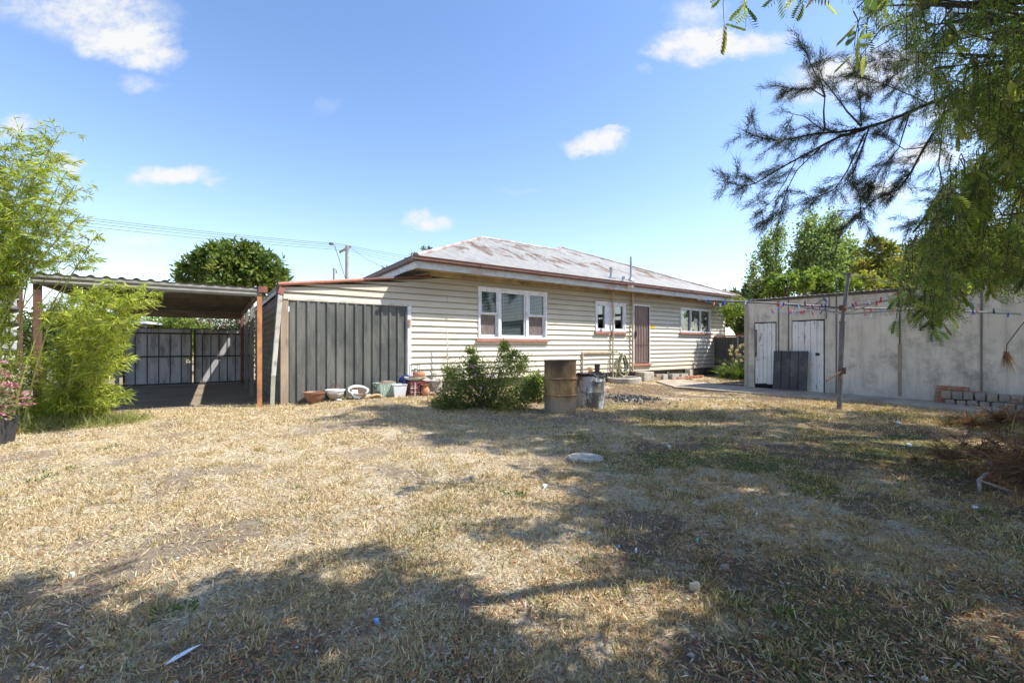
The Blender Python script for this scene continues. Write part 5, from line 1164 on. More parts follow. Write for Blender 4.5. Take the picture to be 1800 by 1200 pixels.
hedge('bright_hedge', 'bright yellow green hedge seen above the left gate leaf', px3(190,HY,17.5).x, px3(345,HY,17.5).x, 17.5, 2.3, [(.18,.25,.05),(.28,.34,.08),(.10,.16,.04)], None, n=150, per=80, L=.16, W=.06)
hedge('dark_hedge', 'dark green shrubs behind the bamboo beyond the left carport post', px3(-30,HY,12.5).x, px3(200,HY,12.5).x, 12.5, 2.0, [(.05,.08,.025),(.08,.12,.035),(.13,.18,.05)], None, n=150, per=70, L=.12, W=.05, cat='shrubs')
hedge('verge_shrub', 'green shrub seen between the carport posts and the lean-to', px3(440,HY,23).x, px3(500,HY,23).x, 23, 2.6, [(.05,.08,.03),(.09,.12,.04)], None, n=50, per=60, cat='shrub')
# ---- trees behind the shed
POP = [(.13,.20,.07),(.20,.29,.10),(.28,.38,.13),(.40,.48,.20)]
def poplar(name, label, strokes, Y, per=34, L=.30, W=.18, stops=POP, k_=1.0):
    b = px3(strokes[0][0], HY, Y); base = Vector((b.x, Y, 0)); t = thing(name, label, 'tree', base, 0, 'poplars behind the shed'); nb = NB(); mb = MB()
    for (x0, y0, x1, y1, w0) in strokes:
        a, bb = px3(x0, y0, Y), px3(x1, y1, Y + random.uniform(-.8,.8)); n = int(26 * k_ * (a - bb).length / 5); 
        for k in range(n):
            q = random.random() ** .9; r_ = w0/F*Y * (math.sin(math.pi*min(1, q*.82 + .16)) ** .7) ; an = random.uniform(0, 6.28); rr = r_ * random.random() ** .5
            c = a.lerp(bb, q) + Vector((rr*math.cos(an), rr*math.sin(an), random.uniform(-.3,.3))); s_ = .28*w0/30 + .22
            P = np.array(c) + RNG.normal(size=(per, 3)) * np.array([s_, s_, s_*1.6]); d = unit(RNG.normal(size=(per, 3)) + [0,0,.5])
            nb.leaves(P, d, L*RNG.uniform(.6,1.2,per), W, cols(per, stops, None, .2)); 
            if k % 3 == 0: mb.tube([a.lerp(bb, max(0, q - .15)), c], [.05,.02], 4, cap=False)
        mb.tube([Vector((b.x, Y, 0)), a, bb], [.25,.18,.03], 6)
    nb.build('crown', LEAF, t, off=base); mb.build('trunk', BARK, t, off=base); return t
poplar('poplar_tree', 'tall broad poplar with two tops behind the middle of the shed', [(1430,500,1424,386,19),(1462,500,1462,392,23),(1448,500,1440,420,30),(1485,500,1492,425,14),(1412,500,1410,430,16)], 42, per=54, k_=2.0)
poplar('poplar_tree', 'slender poplar left of the broad one behind the shed', [(1360,505,1367,404,15),(1350,505,1347,425,11)], 44, per=50, k_=1.3)
poplar('poplar_tree', 'smallest thin poplar near the far end of the house roof', [(1324,512,1325,460,9)], 46)
LIME = [(.16,.24,.04),(.25,.34,.06),(.36,.44,.10),(.09,.14,.03)]
for lab, lobes, Y, stops, b_ in (('bright lime green leafy tree directly behind the shed roof, left of the hoist mast', [(1372,500,28,20),(1400,492,26,18),(1345,508,22,14)], 21, LIME, 1375),
        ('bright lime green leafy tree behind the shed roof beside the hoist mast', [(1430,493,30,20),(1462,496,26,18),(1482,506,22,16)], 22, LIME, 1450),
        ('dull grey green bush behind the roof end of the house', [(1315,512,24,13),(1290,518,20,9),(1335,505,20,18)], 24, [(.10,.12,.05),(.15,.16,.08),(.06,.09,.03)], 1312),
        ('dark green bush filling the gap between house end and shed, behind the side fence', [(1298,560,22,26),(1285,540,14,16),(1315,540,22,20)], 22.5, [(.07,.10,.035),(.11,.15,.045),(.16,.20,.06)], 1300),
        ('golden topped green tree behind the shed, right of the hoist mast', [(1545,440,26,22),(1530,475,32,26),(1560,485,44,30),(1525,500,40,20)], 23, [(.20,.24,.05),(.30,.30,.07),(.11,.15,.035),(.46,.38,.10)], 1545),
        ('dark green tree behind the right half of the shed', [(1620,480,50,45),(1660,440,50,40),(1600,505,50,22)], 25, MIDG, 1630),
        ('dark green tree behind the shed at the right edge of the view', [(1740,480,55,50),(1790,440,60,50),(1710,500,50,30),(1830,490,60,40)], 26, MIDG, 1760)):
    clumptree('leafy_tree', lab, lobes, Y, b_, .22, .12, stops, 60, 38, th=1.8, r0=.14, group='trees behind the shed', cs=.15)
# vine between house and shed, lilies
b_ = H.world(WL + .45, -.75)
t = thing('climbing_vine', 'dark leafy vine with lime tips hanging over the side fence at the house end', 'vine', (b_.x, b_.y, 0)); nb = NB(); base = Vector((b_.x, b_.y, 0))
crown(nb, (b_.x + .1, b_.y, 2.35), (.55,.5,1.0), 40, 46, .13, .06, [(.035,.055,.018),(.06,.085,.025)], seed=4); crown(nb, px3(1289, 540, b_.y - .7), (.45,.3,.35), 22, 30, .12, .06, [(.22,.32,.05),(.30,.38,.08)], seed=5, cs=.3); crown(nb, px3(1280, 556, b_.y - .9), (.18,.2,.5), 12, 16, .11, .05, [(.22,.32,.05),(.14,.2,.04)], seed=7, cs=.3)
nb.build('foliage', LEAF, t, off=base); mb = MB(); mb.tube([base + Vector((0,0,-.1)), base + Vector((.05,0,1.2)), base + Vector((0,.1,2.3))], [.05,.04,.02], 6); mb.build('stem', BARK, t, off=base)
def strap_plant(name, label, loc, n, h, stops, heads=0, spread=.5, w=.022, hc=None, cat='plant'):
    t = thing(name, label, cat, loc); nb = NB(); 
    for k in range(n):
        a = random.uniform(0, 6.28); r_ = random.uniform(.0, .12) + .1; l = h * random.uniform(.6, 1.1); lean = random.uniform(.15, spread); p0 = np.array([math.cos(a)*r_*.7, math.sin(a)*r_*.7, 0])
        d = np.array([math.cos(a)*lean, math.sin(a)*lean, 1.0]); p = p0; c = cols(1, stops, None, .2)
        for s_ in range(4):
            dn = d / np.linalg.norm(d); nb.leaves(p[None], dn[None], l/4*1.08, w*(1 - s_*.2), c, nrm=np.array([[math.cos(a), math.sin(a), .1]]), shape='strip' if s_ < 3 else 'tri'); p = p + dn*l/4; d = d + np.array([math.cos(a)*lean*.7, math.sin(a)*lean*.7, -.42 * lean * 2])
    nb.build('leaves', LEAF, t); mb = MB()
    for k in range(heads):
        a = random.uniform(0, 6.28); rr = random.uniform(.05, .4); p = Vector((rr*math.cos(a), rr*math.sin(a), h*random.uniform(.75, 1.15))); mb.tube([(p.x*.2, p.y*.2, 0), (p.x*.6, p.y*.6, p.z*.6), p], .006, 5)
        q = np.array(p) + RNG.normal(size=(26, 3))*.028; nbf = NB(); nbf.leaves(np.tile(np.array(p), (26,1)), unit(q - np.array(p)), .08, .022, cols(26, hc or [(.70,.66,.42),(.6,.55,.35)], None, .1)); nbf.build('flower_head', DRYLEAF, t)
    if heads: mb.build('stalk', mat('stalk_green', (.12,.16,.05), (.09,.12,.04)), t)
    return t
STR = [(.10,.17,.04),(.16,.24,.06),(.22,.30,.08),(.07,.12,.03)]
for i, (px, py, n, h, hd, lab) in enumerate(((1296, 657, 150, .95, 12, 'lily clump with cream flower heads by the shed corner'), (1274, 655, 90, .55, 3, 'lower lily clump left of the flowering one'), (1304, 660, 80, .7, 4, 'lily clump half behind the shed corner post'))):
    Yq = 15.2 if i != 1 else 16.0; strap_plant('lily_clump', lab, Vector(((px-HX)/F*Yq, Yq, 0)), n, h*1.15, STR, hd)
# ---- rock rose shrub by the drums
b_ = G(856, 726); base = b_ + Vector((0, .55, 0)); t = thing('rockrose_shrub', 'sprawling dark green shrub with a few small purple flowers left of the drums', 'shrub', base)
nb = NB(); RR = [(.08,.12,.035),(.12,.175,.045),(.18,.24,.06),(.27,.32,.09),(.32,.22,.10)]
PP = []
for (px, py, hw_, hh) in ((800,690,28,28),(835,690,34,30),(880,695,34,28),(915,698,26,22),(812,655,22,22),(850,655,30,26),(893,650,22,28),(790,700,18,18),(930,688,18,20),(886,622,11,16),(902,628,11,16),(829,625,8,10),(920,640,12,12),(836,640,14,12),(784,656,9,12),(775,712,14,10),(815,710,30,14),(860,712,40,14),(905,712,20,10),(888,608,5,8),(828,612,5,8)):
    Yq = base.y + random.uniform(-.3, .3); c = px3(px, py, Yq); rx, rz_ = hw_/F*Yq, hh/F*Yq; PP.append(crown(nb, c, (rx, rx*.9+.05, rz_), max(6, int(260*rx*rz_ + 6)), 54, .052, .02, RR, seed=int(px), cs=.34, w=[.3,.3,.22,.12,.06], cut=.05, shell=.25, var=.3))
PP = np.concatenate(PP); nb.build('foliage', LEAF, t, off=base); mb = MB(); r = random.Random(2)
for k in range(60):
    p = Vector(PP[r.randrange(len(PP))]); m_ = base.lerp(p, .5) + Vector((r.uniform(-.1,.1), 0, r.uniform(-.05,.1))); mb.tube([base + Vector((r.uniform(-.2,.2), r.uniform(-.1,.1), -.03)), m_, p], [.014,.009,.003], 5, cap=False)
mb.build('stem', TWIG, t, off=base); nb = NB()
for px, py in ((831,645),(845,681),(864,660),(835,659)):
    c = np.array(px3(px, py, base.y - .75)); d = unit(RNG.normal(size=(6, 3)) * [1, .2, 1]); nb.leaves(np.tile(c, (6,1)), d, .03, .026, cols(6, [(.55,.12,.55),(.5,.3,.6)], None, .05), nrm=np.tile([[0,-1.,0]], (6,1)))
nb.build('flower', DRYLEAF, t, off=base)
p = H.world(7.2, -.6); pb = Vector((p.x, p.y, .05)); q_ = G(955, 700)
base = Vector(((952-HX)/F*9.0, 9.0, .05)); t = thing('geranium_plant', 'pale green leafy plant behind the dark shrub beside the tall drum', 'plant', base); nb = NB()
for px, py, hw_, hh in ((958,680,20,18),(935,672,18,16),(945,690,22,14)): crown(nb, px3(px, py, 9.0), (hw_/F*9,.2,hh/F*9), 16, 34, .06, .045, [(.22,.30,.08),(.30,.38,.12),(.15,.22,.06)], seed=px, cs=.3)
nb.build('foliage', LEAF, t, off=base); mb = MB()
for k in range(8): mb.tube([base, base + Vector((random.uniform(-.25,.25), random.uniform(-.1,.1), .3))], .006, 4)
mb.build('stem', TWIG, t, off=base)
# small weeds at the foot of pots and along the wall
def weed(px, py, r_, n, lab, stops=[(.13,.18,.05),(.20,.26,.08),(.08,.12,.035)], h=.05, name='weed', group='small green weeds in the dry ground'):
    w = G(px, py); nb = NB(); a = RNG.random(n)*6.28; rr = np.sqrt(RNG.random(n))*r_; rr *= .6; P = np.stack([rr*np.cos(a), rr*np.sin(a), RNG.random(n)*h], axis=1); nb.leaves(P, unit(np.stack([np.cos(a), np.sin(a), .6+RNG.random(n)], axis=1)), .012+.02*RNG.random(n), .009, cols(n, stops, None, .2)); o = nb.build(name, LEAF); o.location = w; tag(o, lab, 'weed', group)
r = random.Random(31)
for k, (px, py) in enumerate(((487,712),(528,709),(560,703),(541,705),(572,702),(588,704),(609,702),(645,690),(656,694),(677,698),(723,700),(760,697),(700,703),(770,703),(1235,662),(1222,657),(1258,660),(1205,657))):
    weed(px, py, .07 + .05*r.random(), 46, 'small green weed growing at the foot of the house wall and pots', group='weeds along the house wall')
for k, (px, py) in enumerate(((200,786),(178,792),(90,838),(60,848),(125,826),(75,830),(888,872),(916,874),(905,873),(1035,990),(1285,1062),(1548,806),(1530,795),(1570,798),(1585,850),(1635,790),(1680,838),(1712,862),(1757,772),(1470,1090),(1380,1085),(948,1068),(290,1083),(330,1075),(1660,760),(1610,812),(1590,862),(1735,905),(1512,812),(1140,838))):
    weed(px, py, .05 + .07*r.random(), 40, 'small flat green weed growing in the dry lawn', group='weeds in the lawn', h=.03)
# bare climber on a white stake
w = spot(788, .30); t = thing('stake_climber', 'white stake with a bare twiggy climber against the weatherboards', 'climber', w); hh = 1.2 + (608-585)*w.y/F
mb = MB(); mb.tube([(0,0,-.05), (-.03,0,hh)], .014, 6); mb.build('stake', POTW, t); mb = MB(); r = random.Random(12)
for k in range(42):
    z = r.uniform(.2, hh*.82); p = Vector((0, 0, z)); pts = [p]
    d = Vector((r.uniform(-1,1), r.uniform(-.3,.3), r.uniform(-.3,.5)))
    for s_ in range(3): p = p + d*r.uniform(.05,.10); d += Vector((r.uniform(-.5,.5), 0, r.uniform(-.5,.3))); pts.append(p)
    mb.tube(pts, .0035, 4, cap=False)
mb.build('twig', mat('dead_twig', (.26,.17,.12), (.36,.28,.2)), t)
nb = NB(); P = np.stack([RNG.normal(size=120)*.1, RNG.normal(size=120)*.04, .2 + RNG.random(120)*.75], axis=1); nb.leaves(P, RNG.normal(size=(120,3)), .035, .018, cols(120, [(.30,.12,.10),(.16,.18,.07),(.4,.25,.18)], None, .2)); nb.build('dry_leaves', DRYLEAF, t)
# ================================================================== BAMBOO
BAM = [(.40,.47,.06),(.52,.57,.10),(.28,.36,.045),(.60,.60,.18),(.19,.26,.04)]
def win(p):
    x, y = HX + p.x/p.y*F, HY - (p.z - EYE)/p.y*F; return (26 < x < 74 and 512 < y < 612) or (58 < x < 128 and 478 < y < 514)
def bamboo(name, label, base, tips, seed, nspray=34, llen=.115, start=.15, sp=1.0, extra=None):
    r = random.Random(seed); t = thing(name, label, 'bamboo', base); nb = NB(); mb = MB(); b = Vector(base)
    for tp in tips:
        tp = Vector(tp); s0 = b + Vector((r.uniform(-.35,.35), r.uniform(-.2,.2), 0)); ctrl = Vector((s0.x*.75 + tp.x*.25, s0.y*.75 + tp.y*.25, tp.z*.62))
        cur = lambda q: (s0*(1-q)**2 + ctrl*2*q*(1-q) + tp*q*q); pts = [cur(k/10) for k in range(11)]
        mb.tube(pts, [.011*(1 - k/11)+.0022 for k in range(11)], 6, cap=False)
        n = int(nspray * max(.4, (tp - s0).length / 3))
        for k in range(n):
            q = start + (1 - start) * (k + r.random()) / n; p = cur(q); an = r.uniform(0, 6.28); ln = r.uniform(.25, .62) * sp * (1.15 - .7*q)
            d = Vector((math.cos(an), math.sin(an)*.7, r.uniform(.3, 1.0))).normalized(); sub = []
            for s_ in range(6):
                sub.append(p.copy()); p = p + d * ln / 5; d = (d + Vector((0,0,-.13))).normalized()
            if any(win(q_) for q_ in sub): continue
            mb.tube([sub[0], sub[2], sub[5]], [.003,.002,.001], 4, cap=False)
            m_ = int(r.uniform(14, 26)); u = RNG.random(m_)**.7 * 4.99; ki = u.astype(int); S_ = np.array(sub); P = S_[ki]*(1-(u-ki))[:,None] + S_[np.minimum(ki+1,5)]*(u-ki)[:,None]
            dv = np.array(d)[None] * 1.0 + RNG.normal(size=(m_,3))*.62; dv[:,2] -= .12
            nb.leaves(P, dv, llen*RNG.uniform(.5,1.25,m_), .013, cols(m_, BAM, [.3,.25,.22,.1,.13], .18), shape='diamond')
    nb.build('foliage', LEAF, t, off=base); mb.build('culm', mat('culm_'+name+str(seed), (.30,.33,.08), (.22,.24,.06), 12, .5), t, off=base); return t
def tipp(l, Y): return [px3(px, py, Y + random.uniform(-.35,.35)) for px, py in l]
bamboo('bamboo_clump', 'tall feathery yellow green bamboo at the left edge rising above the carport', (-7.5, 6.0, 0), tipp([(108,230),(72,240),(38,228),(8,250),(-30,230),(-60,260),(132,325),(118,300),(100,280),(50,300),(10,300),(-10,310),(95,350),(30,355),(143,375),(-40,330),(70,390),(10,390),(125,400),(30,430)], 5.9), 3, nspray=42, start=.42)
bamboo('bamboo_clump', 'leaning bamboo sprays brushing the carport edge beside the tall clump', (-7.1, 5.9, 0), tipp([(158,440),(172,410),(150,455),(130,440),(10,470),(-30,460),(135,470),(-10,520),(-20,560),(-10,600),(-30,640),(10,650)], 5.8), 5, nspray=38, start=.4)
bamboo('bamboo_clump', 'low bushy bamboo spreading over the ground in front of the left carport post', (-6.9, 6.75, 0), tipp([(112,540),(118,515),(130,560),(150,535),(175,520),(120,600),(160,580),(190,560),(180,610),(140,640),(200,600),(195,640),(115,640),(170,660),(110,680),(90,700),(150,690),(70,705),(60,722),(100,722),(140,718),(185,715),(205,705),(205,640),(212,605),(200,700)], 6.45), 8, nspray=46, start=.12, llen=.13)
bamboo('bamboo_clump', 'arching bamboo sprays lying across the carport gutter', (-6.75, 6.6, 0), tipp([(262,512),(240,505),(228,525),(205,500),(255,530),(185,515),(160,505),(222,585),(228,560),(130,505)], 6.0), 9, nspray=30, start=.55, sp=.75)
# long grass under the bamboo
nb = NB(); n = 7000; a = RNG.random(n)
X = -7.5 + a*1.5 + RNG.normal(size=n)*.12; Y = 6.25 - (a-.5)*-.9 + RNG.normal(size=n)*.22; dd = RNG.normal(size=(n,3)); dd[:,2] = np.abs(dd[:,2])*1.3 + .2
nb.leaves(np.stack([X, Y, gh(X, Y)], axis=1), dd, .10 + .16*RNG.random(n), .006, cols(n, [(.26,.31,.08),(.36,.38,.12),(.16,.20,.05),(.50,.44,.24)], None, .2), shape='blade'); o = nb.build('long_grass', LEAF); tag(o, 'long green grass under the bamboo', 'grass', kind='stuff')
# ---- black planter with pink flowering sedum, corner bottom left
w = G(-80, 795); t = thing('black_planter', 'square black plastic planter at the left edge below the bamboo', 'plant pot', w + Vector((0,.28,0)), .35); mb = MB(); taperbox(mb, .34, .34, .40, .40, .34); mb.build('planter_body', mat('planter_black', (.035,.038,.045), (.05,.05,.055), rough=.5, bump=.1), t)
MB().box(-.175,.175,-.175,.175,.25,.30).build('soil', SOILM, t)
base = w + Vector((0,.28,.31)); t = thing('sedum_plant', 'pink flowering fleshy plant growing in the black planter', 'plant', base); nb = NB(); nbf = NB(); mb = MB(); r = random.Random(8)
for k in range(64):
    a = r.uniform(0,6.28); l = r.uniform(.4,.85); p = Vector((0,0,0)); e = Vector((math.cos(a)*r.uniform(.1,.50), math.sin(a)*r.uniform(.05,.3), l*r.uniform(.0,1.0))); m_ = e*.5 + Vector((0,0,.08)); mb.tube([p, m_, e], [.008,.006,.004], 5, cap=False)
    q = np.array([p.lerp(e, r.random()) for _ in range(16)]) + RNG.normal(size=(16,3))*.02; nb.leaves(q, unit(RNG.normal(size=(16,3)) + [0,0,.5]), .06, .03, cols(16, [(.24,.30,.12),(.36,.30,.2),(.16,.22,.08),(.45,.33,.28)], None, .2))
    if r.random() < .7: q = np.array(e) + RNG.normal(size=(26,3))*[.03,.03,.012]; nbf.leaves(q, RNG.normal(size=(26,3)), .016, .014, cols(26, [(.62,.16,.30),(.70,.30,.42),(.5,.12,.25)], None, .15))
nb.build('leaves', LEAF, t); nbf.build('flower', DRYLEAF, t); mb.build('stem', mat('sedum_stem', (.26,.13,.08), (.34,.22,.12)), t)
for k, (px, py, px1, py1) in enumerate(((41,765,54,748) , (31,758,37,768))):
    pass
a_ = G(54, 750); mb = MB(); mb.bar((0,0,-.02), (-.07,.02,.17), .022, .008); o = mb.build('plant_stake', mat('orange_wood', (.42,.16,.06), (.32,.12,.05)), None); o.location = a_; tag(o, 'short orange wooden stake beside the black planter', 'stake')
a_ = G(34, 762); mb = MB(); mb.bar((.05,0,-.0), (-.10,.05,.09), .03, .01); o = mb.build('plant_stake', bpy.data.materials['orange_wood'], None); o.location = a_; tag(o, 'leaning orange brown stake nearest the black planter', 'stake')
a_ = G(200, 752); mb = MB()
# ================================================================== SHE-OAK with its long bough, traced and built at about 6 m
def to_w(l, Y0, Y1): 
    n = len(l) - 1; return [px3(x, y, Y0 + (Y1 - Y0) * i / max(1, n)) for i, (x, y) in enumerate(l)]
base = Vector((8.3, 5.0, 0)); t = thing('she_oak_tree', 'she-oak with fine dark needles and a long bare bough reaching over the yard', 'tree', base)
mb = MB(); nb = NB(); r = random.Random(77)
fork = Vector((8.1, 5.4, 3.4))
mb.tube([base - Vector((0,0,.2)), base + Vector((.1,.1,1.8)), fork, Vector((8.0,5.2,5.6)), Vector((7.6,4.6,7.8))], [.2,.17,.15,.12,.05], 10)
joint = px3(1800, 120, 6.2)
tufts_ = []; skel = []
def add_branch(l, Y0, Y1, r0, r1, pre=None, sub=1.0):
    pts = to_w(l, Y0, Y1); 
    if pre: pts = [Vector(q) for q in pre] + pts
    rs = [r0 + (r1 - r0) * i / (len(pts) - 1) for i in range(len(pts))]
    P = []
    for a, bb in zip(pts, pts[1:]):
        k = max(1, int((bb - a).length / .12)); P += [a.lerp(bb, j/k) + Vector((r.uniform(-.012,.012),)*3) for j in range(k)]
    P.append(pts[-1]); m = len(P); mb.tube(P, [r0 + (r1 - r0) * (i/(m-1)) ** .8 for i in range(m)], 7, cap=False)
    skel.append((P, len(pre) if pre else 0, sub))
main = [(1720,150),(1632,182),(1580,205),(1527,224),(1489,231),(1440,234),(1405,241),(1373,247),(1350,245),(1330,240),(1312,232)]
add_branch(main, 6.1, 5.4, .055, .006, pre=[fork])
add_branch([(1520,227),(1475,241),(1426,266),(1370,297),(1328,322),(1305,328),(1280,322)], 5.9, 5.2, .022, .004)
add_branch([(1720,165),(1660,199),(1640,235),(1625,259),(1601,304),(1580,332),(1534,353),(1500,385),(1480,400)], 6.0, 5.6, .03, .004)
add_branch([(1450,229),(1448,196),(1450,171),(1426,157),(1395,156),(1378,153)], 5.7, 5.6, .014, .003)
add_branch([(1450,171),(1444,145),(1433,129),(1420,100),(1414,90)], 5.65, 5.7, .010, .003)
add_branch([(1514,222),(1489,196),(1468,168),(1447,140),(1440,118),(1450,108)], 5.8, 6.0, .014, .003)
add_branch([(1514,222),(1512,175),(1506,147),(1502,130)], 5.8, 5.9, .010, .003)
add_branch([(1448,230),(1415,205),(1395,200),(1385,215)], 5.7, 5.5, .008, .003)
add_branch([(1520,235),(1489,301),(1468,332),(1440,345),(1420,350)], 5.8, 5.3, .013, .003)
add_branch([(1527,226),(1505,290),(1494,320),(1512,345),(1512,380),(1527,402)], 5.9, 5.6, .011, .003)
add_branch([(1440,262),(1400,300),(1385,330),(1374,360),(1350,391)], 5.6, 5.3, .009, .003)
add_branch([(1400,280),(1380,320),(1360,350),(1340,370)], 5.5, 5.2, .007, .003)
add_branch([(1600,195),(1580,260),(1545,300),(1530,335)], 6.0, 5.8, .010, .003)
add_branch([(1625,259),(1590,262),(1560,245),(1540,235)], 6.0, 5.8, .009, .003)
add_branch([(1600,305),(1560,330),(1530,330)], 5.9, 5.7, .008, .003)
add_branch([(1730,70),(1601,105),(1555,101),(1525,112),(1503,128)], 6.4, 6.2, .016, .003, pre=[Vector((8.0,5.2,5.0))])
add_branch([(1640,100),(1597,115),(1559,143),(1535,158),(1520,165)], 6.4, 6.1, .010, .003)
add_branch([(1660,199),(1650,290),(1660,340),(1640,380),(1600,395)], 6.0, 5.7, .012, .003)
add_branch([(1632,182),(1560,150),(1530,140)], 6.1, 6.1, .010, .003)
# side twigs with tufts of needles
def needles(p, d, n=26, L=.17):
    n = int(n*2.8)
    p = np.array(p); d = np.array(d); dv = d[None]*1.0 + RNG.normal(size=(n,3))*.50; dv[:,2] -= .05
    P = p[None] + d[None]*(RNG.random((n,1))*.26 - .12) + RNG.normal(size=(n,3))*.018
    nb.leaves(P, dv, L*RNG.uniform(.35,1.1,n), .0045, cols(n, [(.06,.075,.045),(.085,.10,.055),(.11,.115,.06),(.13,.11,.06)], [.35,.3,.25,.1], .2), shape='tri')
dropv = Vector((-.75, -.1, -.35))
for P, pre, sub in skel:
    m = len(P)
    for i in range(m):
        q = i / (m - 1); p = P[i]
        if p.x / p.y > 1.02: continue
        d0 = (P[min(i+1, m-1)] - P[max(i-1, 0)]).normalized()
        if r.random() < .62 + .38*q:
            for _ in range(1 if q < .5 else 2):
                d = (d0*r.uniform(.4,1.0) + Vector((r.uniform(-.7,.5), r.uniform(-.6,.6), r.uniform(-.9,.8)))).normalized(); L_ = r.uniform(.08,.34) * (1 - .5*q); e = p + d*L_; e2 = e + (d + Vector((-.2,0,-.25))).normalized()*L_*.5
                mb.tube([p, e, e2], [.0035,.0025,.0015], 4, cap=False)
                needles(e2, (e2 - e).normalized(), r.randint(18, 32), .14); needles(e, d, r.randint(10, 20), .13)
                if r.random() < .4: needles(p.lerp(e, .5), d, 10, .13)
        if q > .9: needles(p, d0, 24)
nb.build('needles', NEEDLE, t, off=base); mb.build('trunk', BARK, t, off=base)
# ================================================================== PEPPER TREE
PEP = [(.16,.24,.08),(.23,.32,.09),(.34,.43,.11),(.10,.15,.06),(.45,.48,.15),(.26,.25,.12)]
base = Vector((8.6, 3.1, 0)); t = thing('pepper_tree', 'large pepper tree with drooping ferny leaves filling the upper right corner', 'tree', base)
mb = MB(); nb = NB(); r = random.Random(5)
leafT = []      # pinnate leaf: rachis along -z, leaflets in pairs
for k in range(7):
    z = -.06 - .84 * k/7; l = .28 * math.sin(math.pi*(k+1.8)/10) + .06
    for s_ in (-1, 1): leafT.append(((0,0,z), (s_*l*.48, .05, z - l*.27), (s_*l*.9, .0, z - l*.62), (s_*l*.42, -.05, z - l*.35)))
leafV = [p for q in leafT for p in q]; leafF = [(i*4, i*4+1, i*4+2, i*4+3) for i in range(len(leafT))]
leafV += [(-.008,0,0),(.008,0,0),(.004,0,-1),(-.004,0,-1)]; leafF.append((len(leafV)-4, len(leafV)-3, len(leafV)-2, len(leafV)-1))
coarseV = []; coarseF = []
for k in range(5):
    z = -.1 - .17*k
    for s_ in (-1, 1): b0 = len(coarseV); coarseV += [(0,0,z),(s_*.14,.02,z-.02),(s_*.26,0,z-.15),(s_*.09,-.02,z-.14)]; coarseF.append((b0,b0+1,b0+2,b0+3))
def pinnate(P, L, droop=1.0, coarse=False, stops=PEP, w=None):
    n = len(P); sp_ = .45 if coarse else .75; d = np.stack([RNG.normal(size=n)*sp_, RNG.normal(size=n)*sp_, np.full(n, 1.0)*droop], axis=1); d = unit(d); s_ = unit(np.cross(d, RNG.normal(size=(n,3)))); u = np.cross(s_, d)
    Ls = (L*RNG.uniform(.65,1.2,n))[:,None]; A = np.stack([s_*Ls, u*Ls, d*Ls], axis=2)
    nb.inst(coarseV if coarse else leafV, coarseF if coarse else leafF, A, P, cols(n, stops, w, .18))
def strand(p, length, n, L=.19, coarse=False, stops=PEP, w=None, twig=True, fine=False):
    p = Vector(p); pts = [p]; d = Vector((r.uniform(-.5,.5), r.uniform(-.5,.5), r.uniform(-.4,.1)))
    for k in range(5): d = (d*.55 + Vector((0,0,-1))*.45 + Vector((r.uniform(-.08,.08), r.uniform(-.08,.08), 0))); pts.append(pts[-1] + d.normalized()*length/5)
    if twig: mb.tube(pts, [.005,.004,.003,.0025,.002,.001], 4, cap=False)
    u = RNG.random(n)*4.999; ki = u.astype(int); A = np.array(pts); P = A[ki]*(1-(u-ki))[:,None] + A[ki+1]*(u-ki)[:,None]
    if fine:
        kk = 15; Q = np.repeat(P, kk, axis=0); m2 = len(Q); d2 = np.repeat(unit(RNG.normal(size=(n,3))*[.7,.7,.2] + [0,0,-.8]), kk, axis=0); tt = RNG.random((m2,1)); Q = Q + d2*tt*L + RNG.normal(size=(m2,3))*.012
        nb.leaves(Q, d2*.5 + unit(RNG.normal(size=(m2,3)))*.75 + [0,0,-.3], .022 + .036*RNG.random(m2), .0075, np.repeat(cols(n, stops, w, .18), kk, axis=0)*RNG.uniform(.75,1.3,(m2,1)))
    else: pinnate(P, L, 1.0, coarse, stops, w)
# visible mass, given as spots the strands hang from
region = []
rowsR = [(-60,1500,1840),(0,1535,1840),(60,1590,1840),(120,1625,1840),(180,1660,1840),(240,1665,1840),(300,1655,1840),(350,1640,1840),(400,1600,1840),(440,1580,1840),(470,1585,1820)]
for k in range(980):
    y = r.uniform(-90, 478); xl = np.interp(y, [q[0] for q in rowsR], [q[1] for q in rowsR]); x = xl + (1840 - xl) * r.random() ** .85; xl += 0
    if y > 440 and x > 1720 and r.random() < .7: continue
    if float(vnoise(x/36., y/36., 1.0, 5)) < (.42 if y < 400 else .3): continue
    Y = r.uniform(3.4, 5.0) if y > 330 else r.uniform(3.6, 6.0)
    ln = r.uniform(.25, .5)
    if y > 430: ln = r.uniform(.25, .5) if 1590 < x < 1690 else r.uniform(.12,.28)
    strand(px3(x, y, Y), ln, int(ln*30) + 1, .18, fine=r.random() < .86)
for (x, y, Y, ln) in ((1635,520,5.0,.42),(1645,515,5.1,.5),(1625,500,5.0,.45),(1650,490,5.2,.55),(1612,500,5.1,.42),(1595,500,5.0,.32),(1665,500,5.3,.4),(1580,520,5.2,.3),(1690,480,5.2,.45),(1740,470,5.3,.35),(1640,470,5.0,.6),(1780,440,5.0,.5),(1620,480,5.2,.55)): strand(px3(x, y, Y*.75), ln*.75, int(ln*.75*26) + 1, .17)
# single sprays hanging into the top of the view
for (x, y, Y, ln) in ((1275,-60,3.3,.44),(1296,-62,3.2,.46),(1322,-60,3.3,.40),(1380,-70,3.4,.34),(1372,-60,3.3,.30),(1405,-66,3.4,.28),(1425,-62,3.4,.33),(1445,-60,3.5,.3),(1465,-80,3.5,.4),(1488,-60,3.4,.3),(1500,20,3.6,.38),(1530,-10,3.7,.44),(1525,30,3.6,.4),(1512,30,3.8,.3)): strand(px3(x, y, Y), ln, max(3, int(ln*9)), .20)
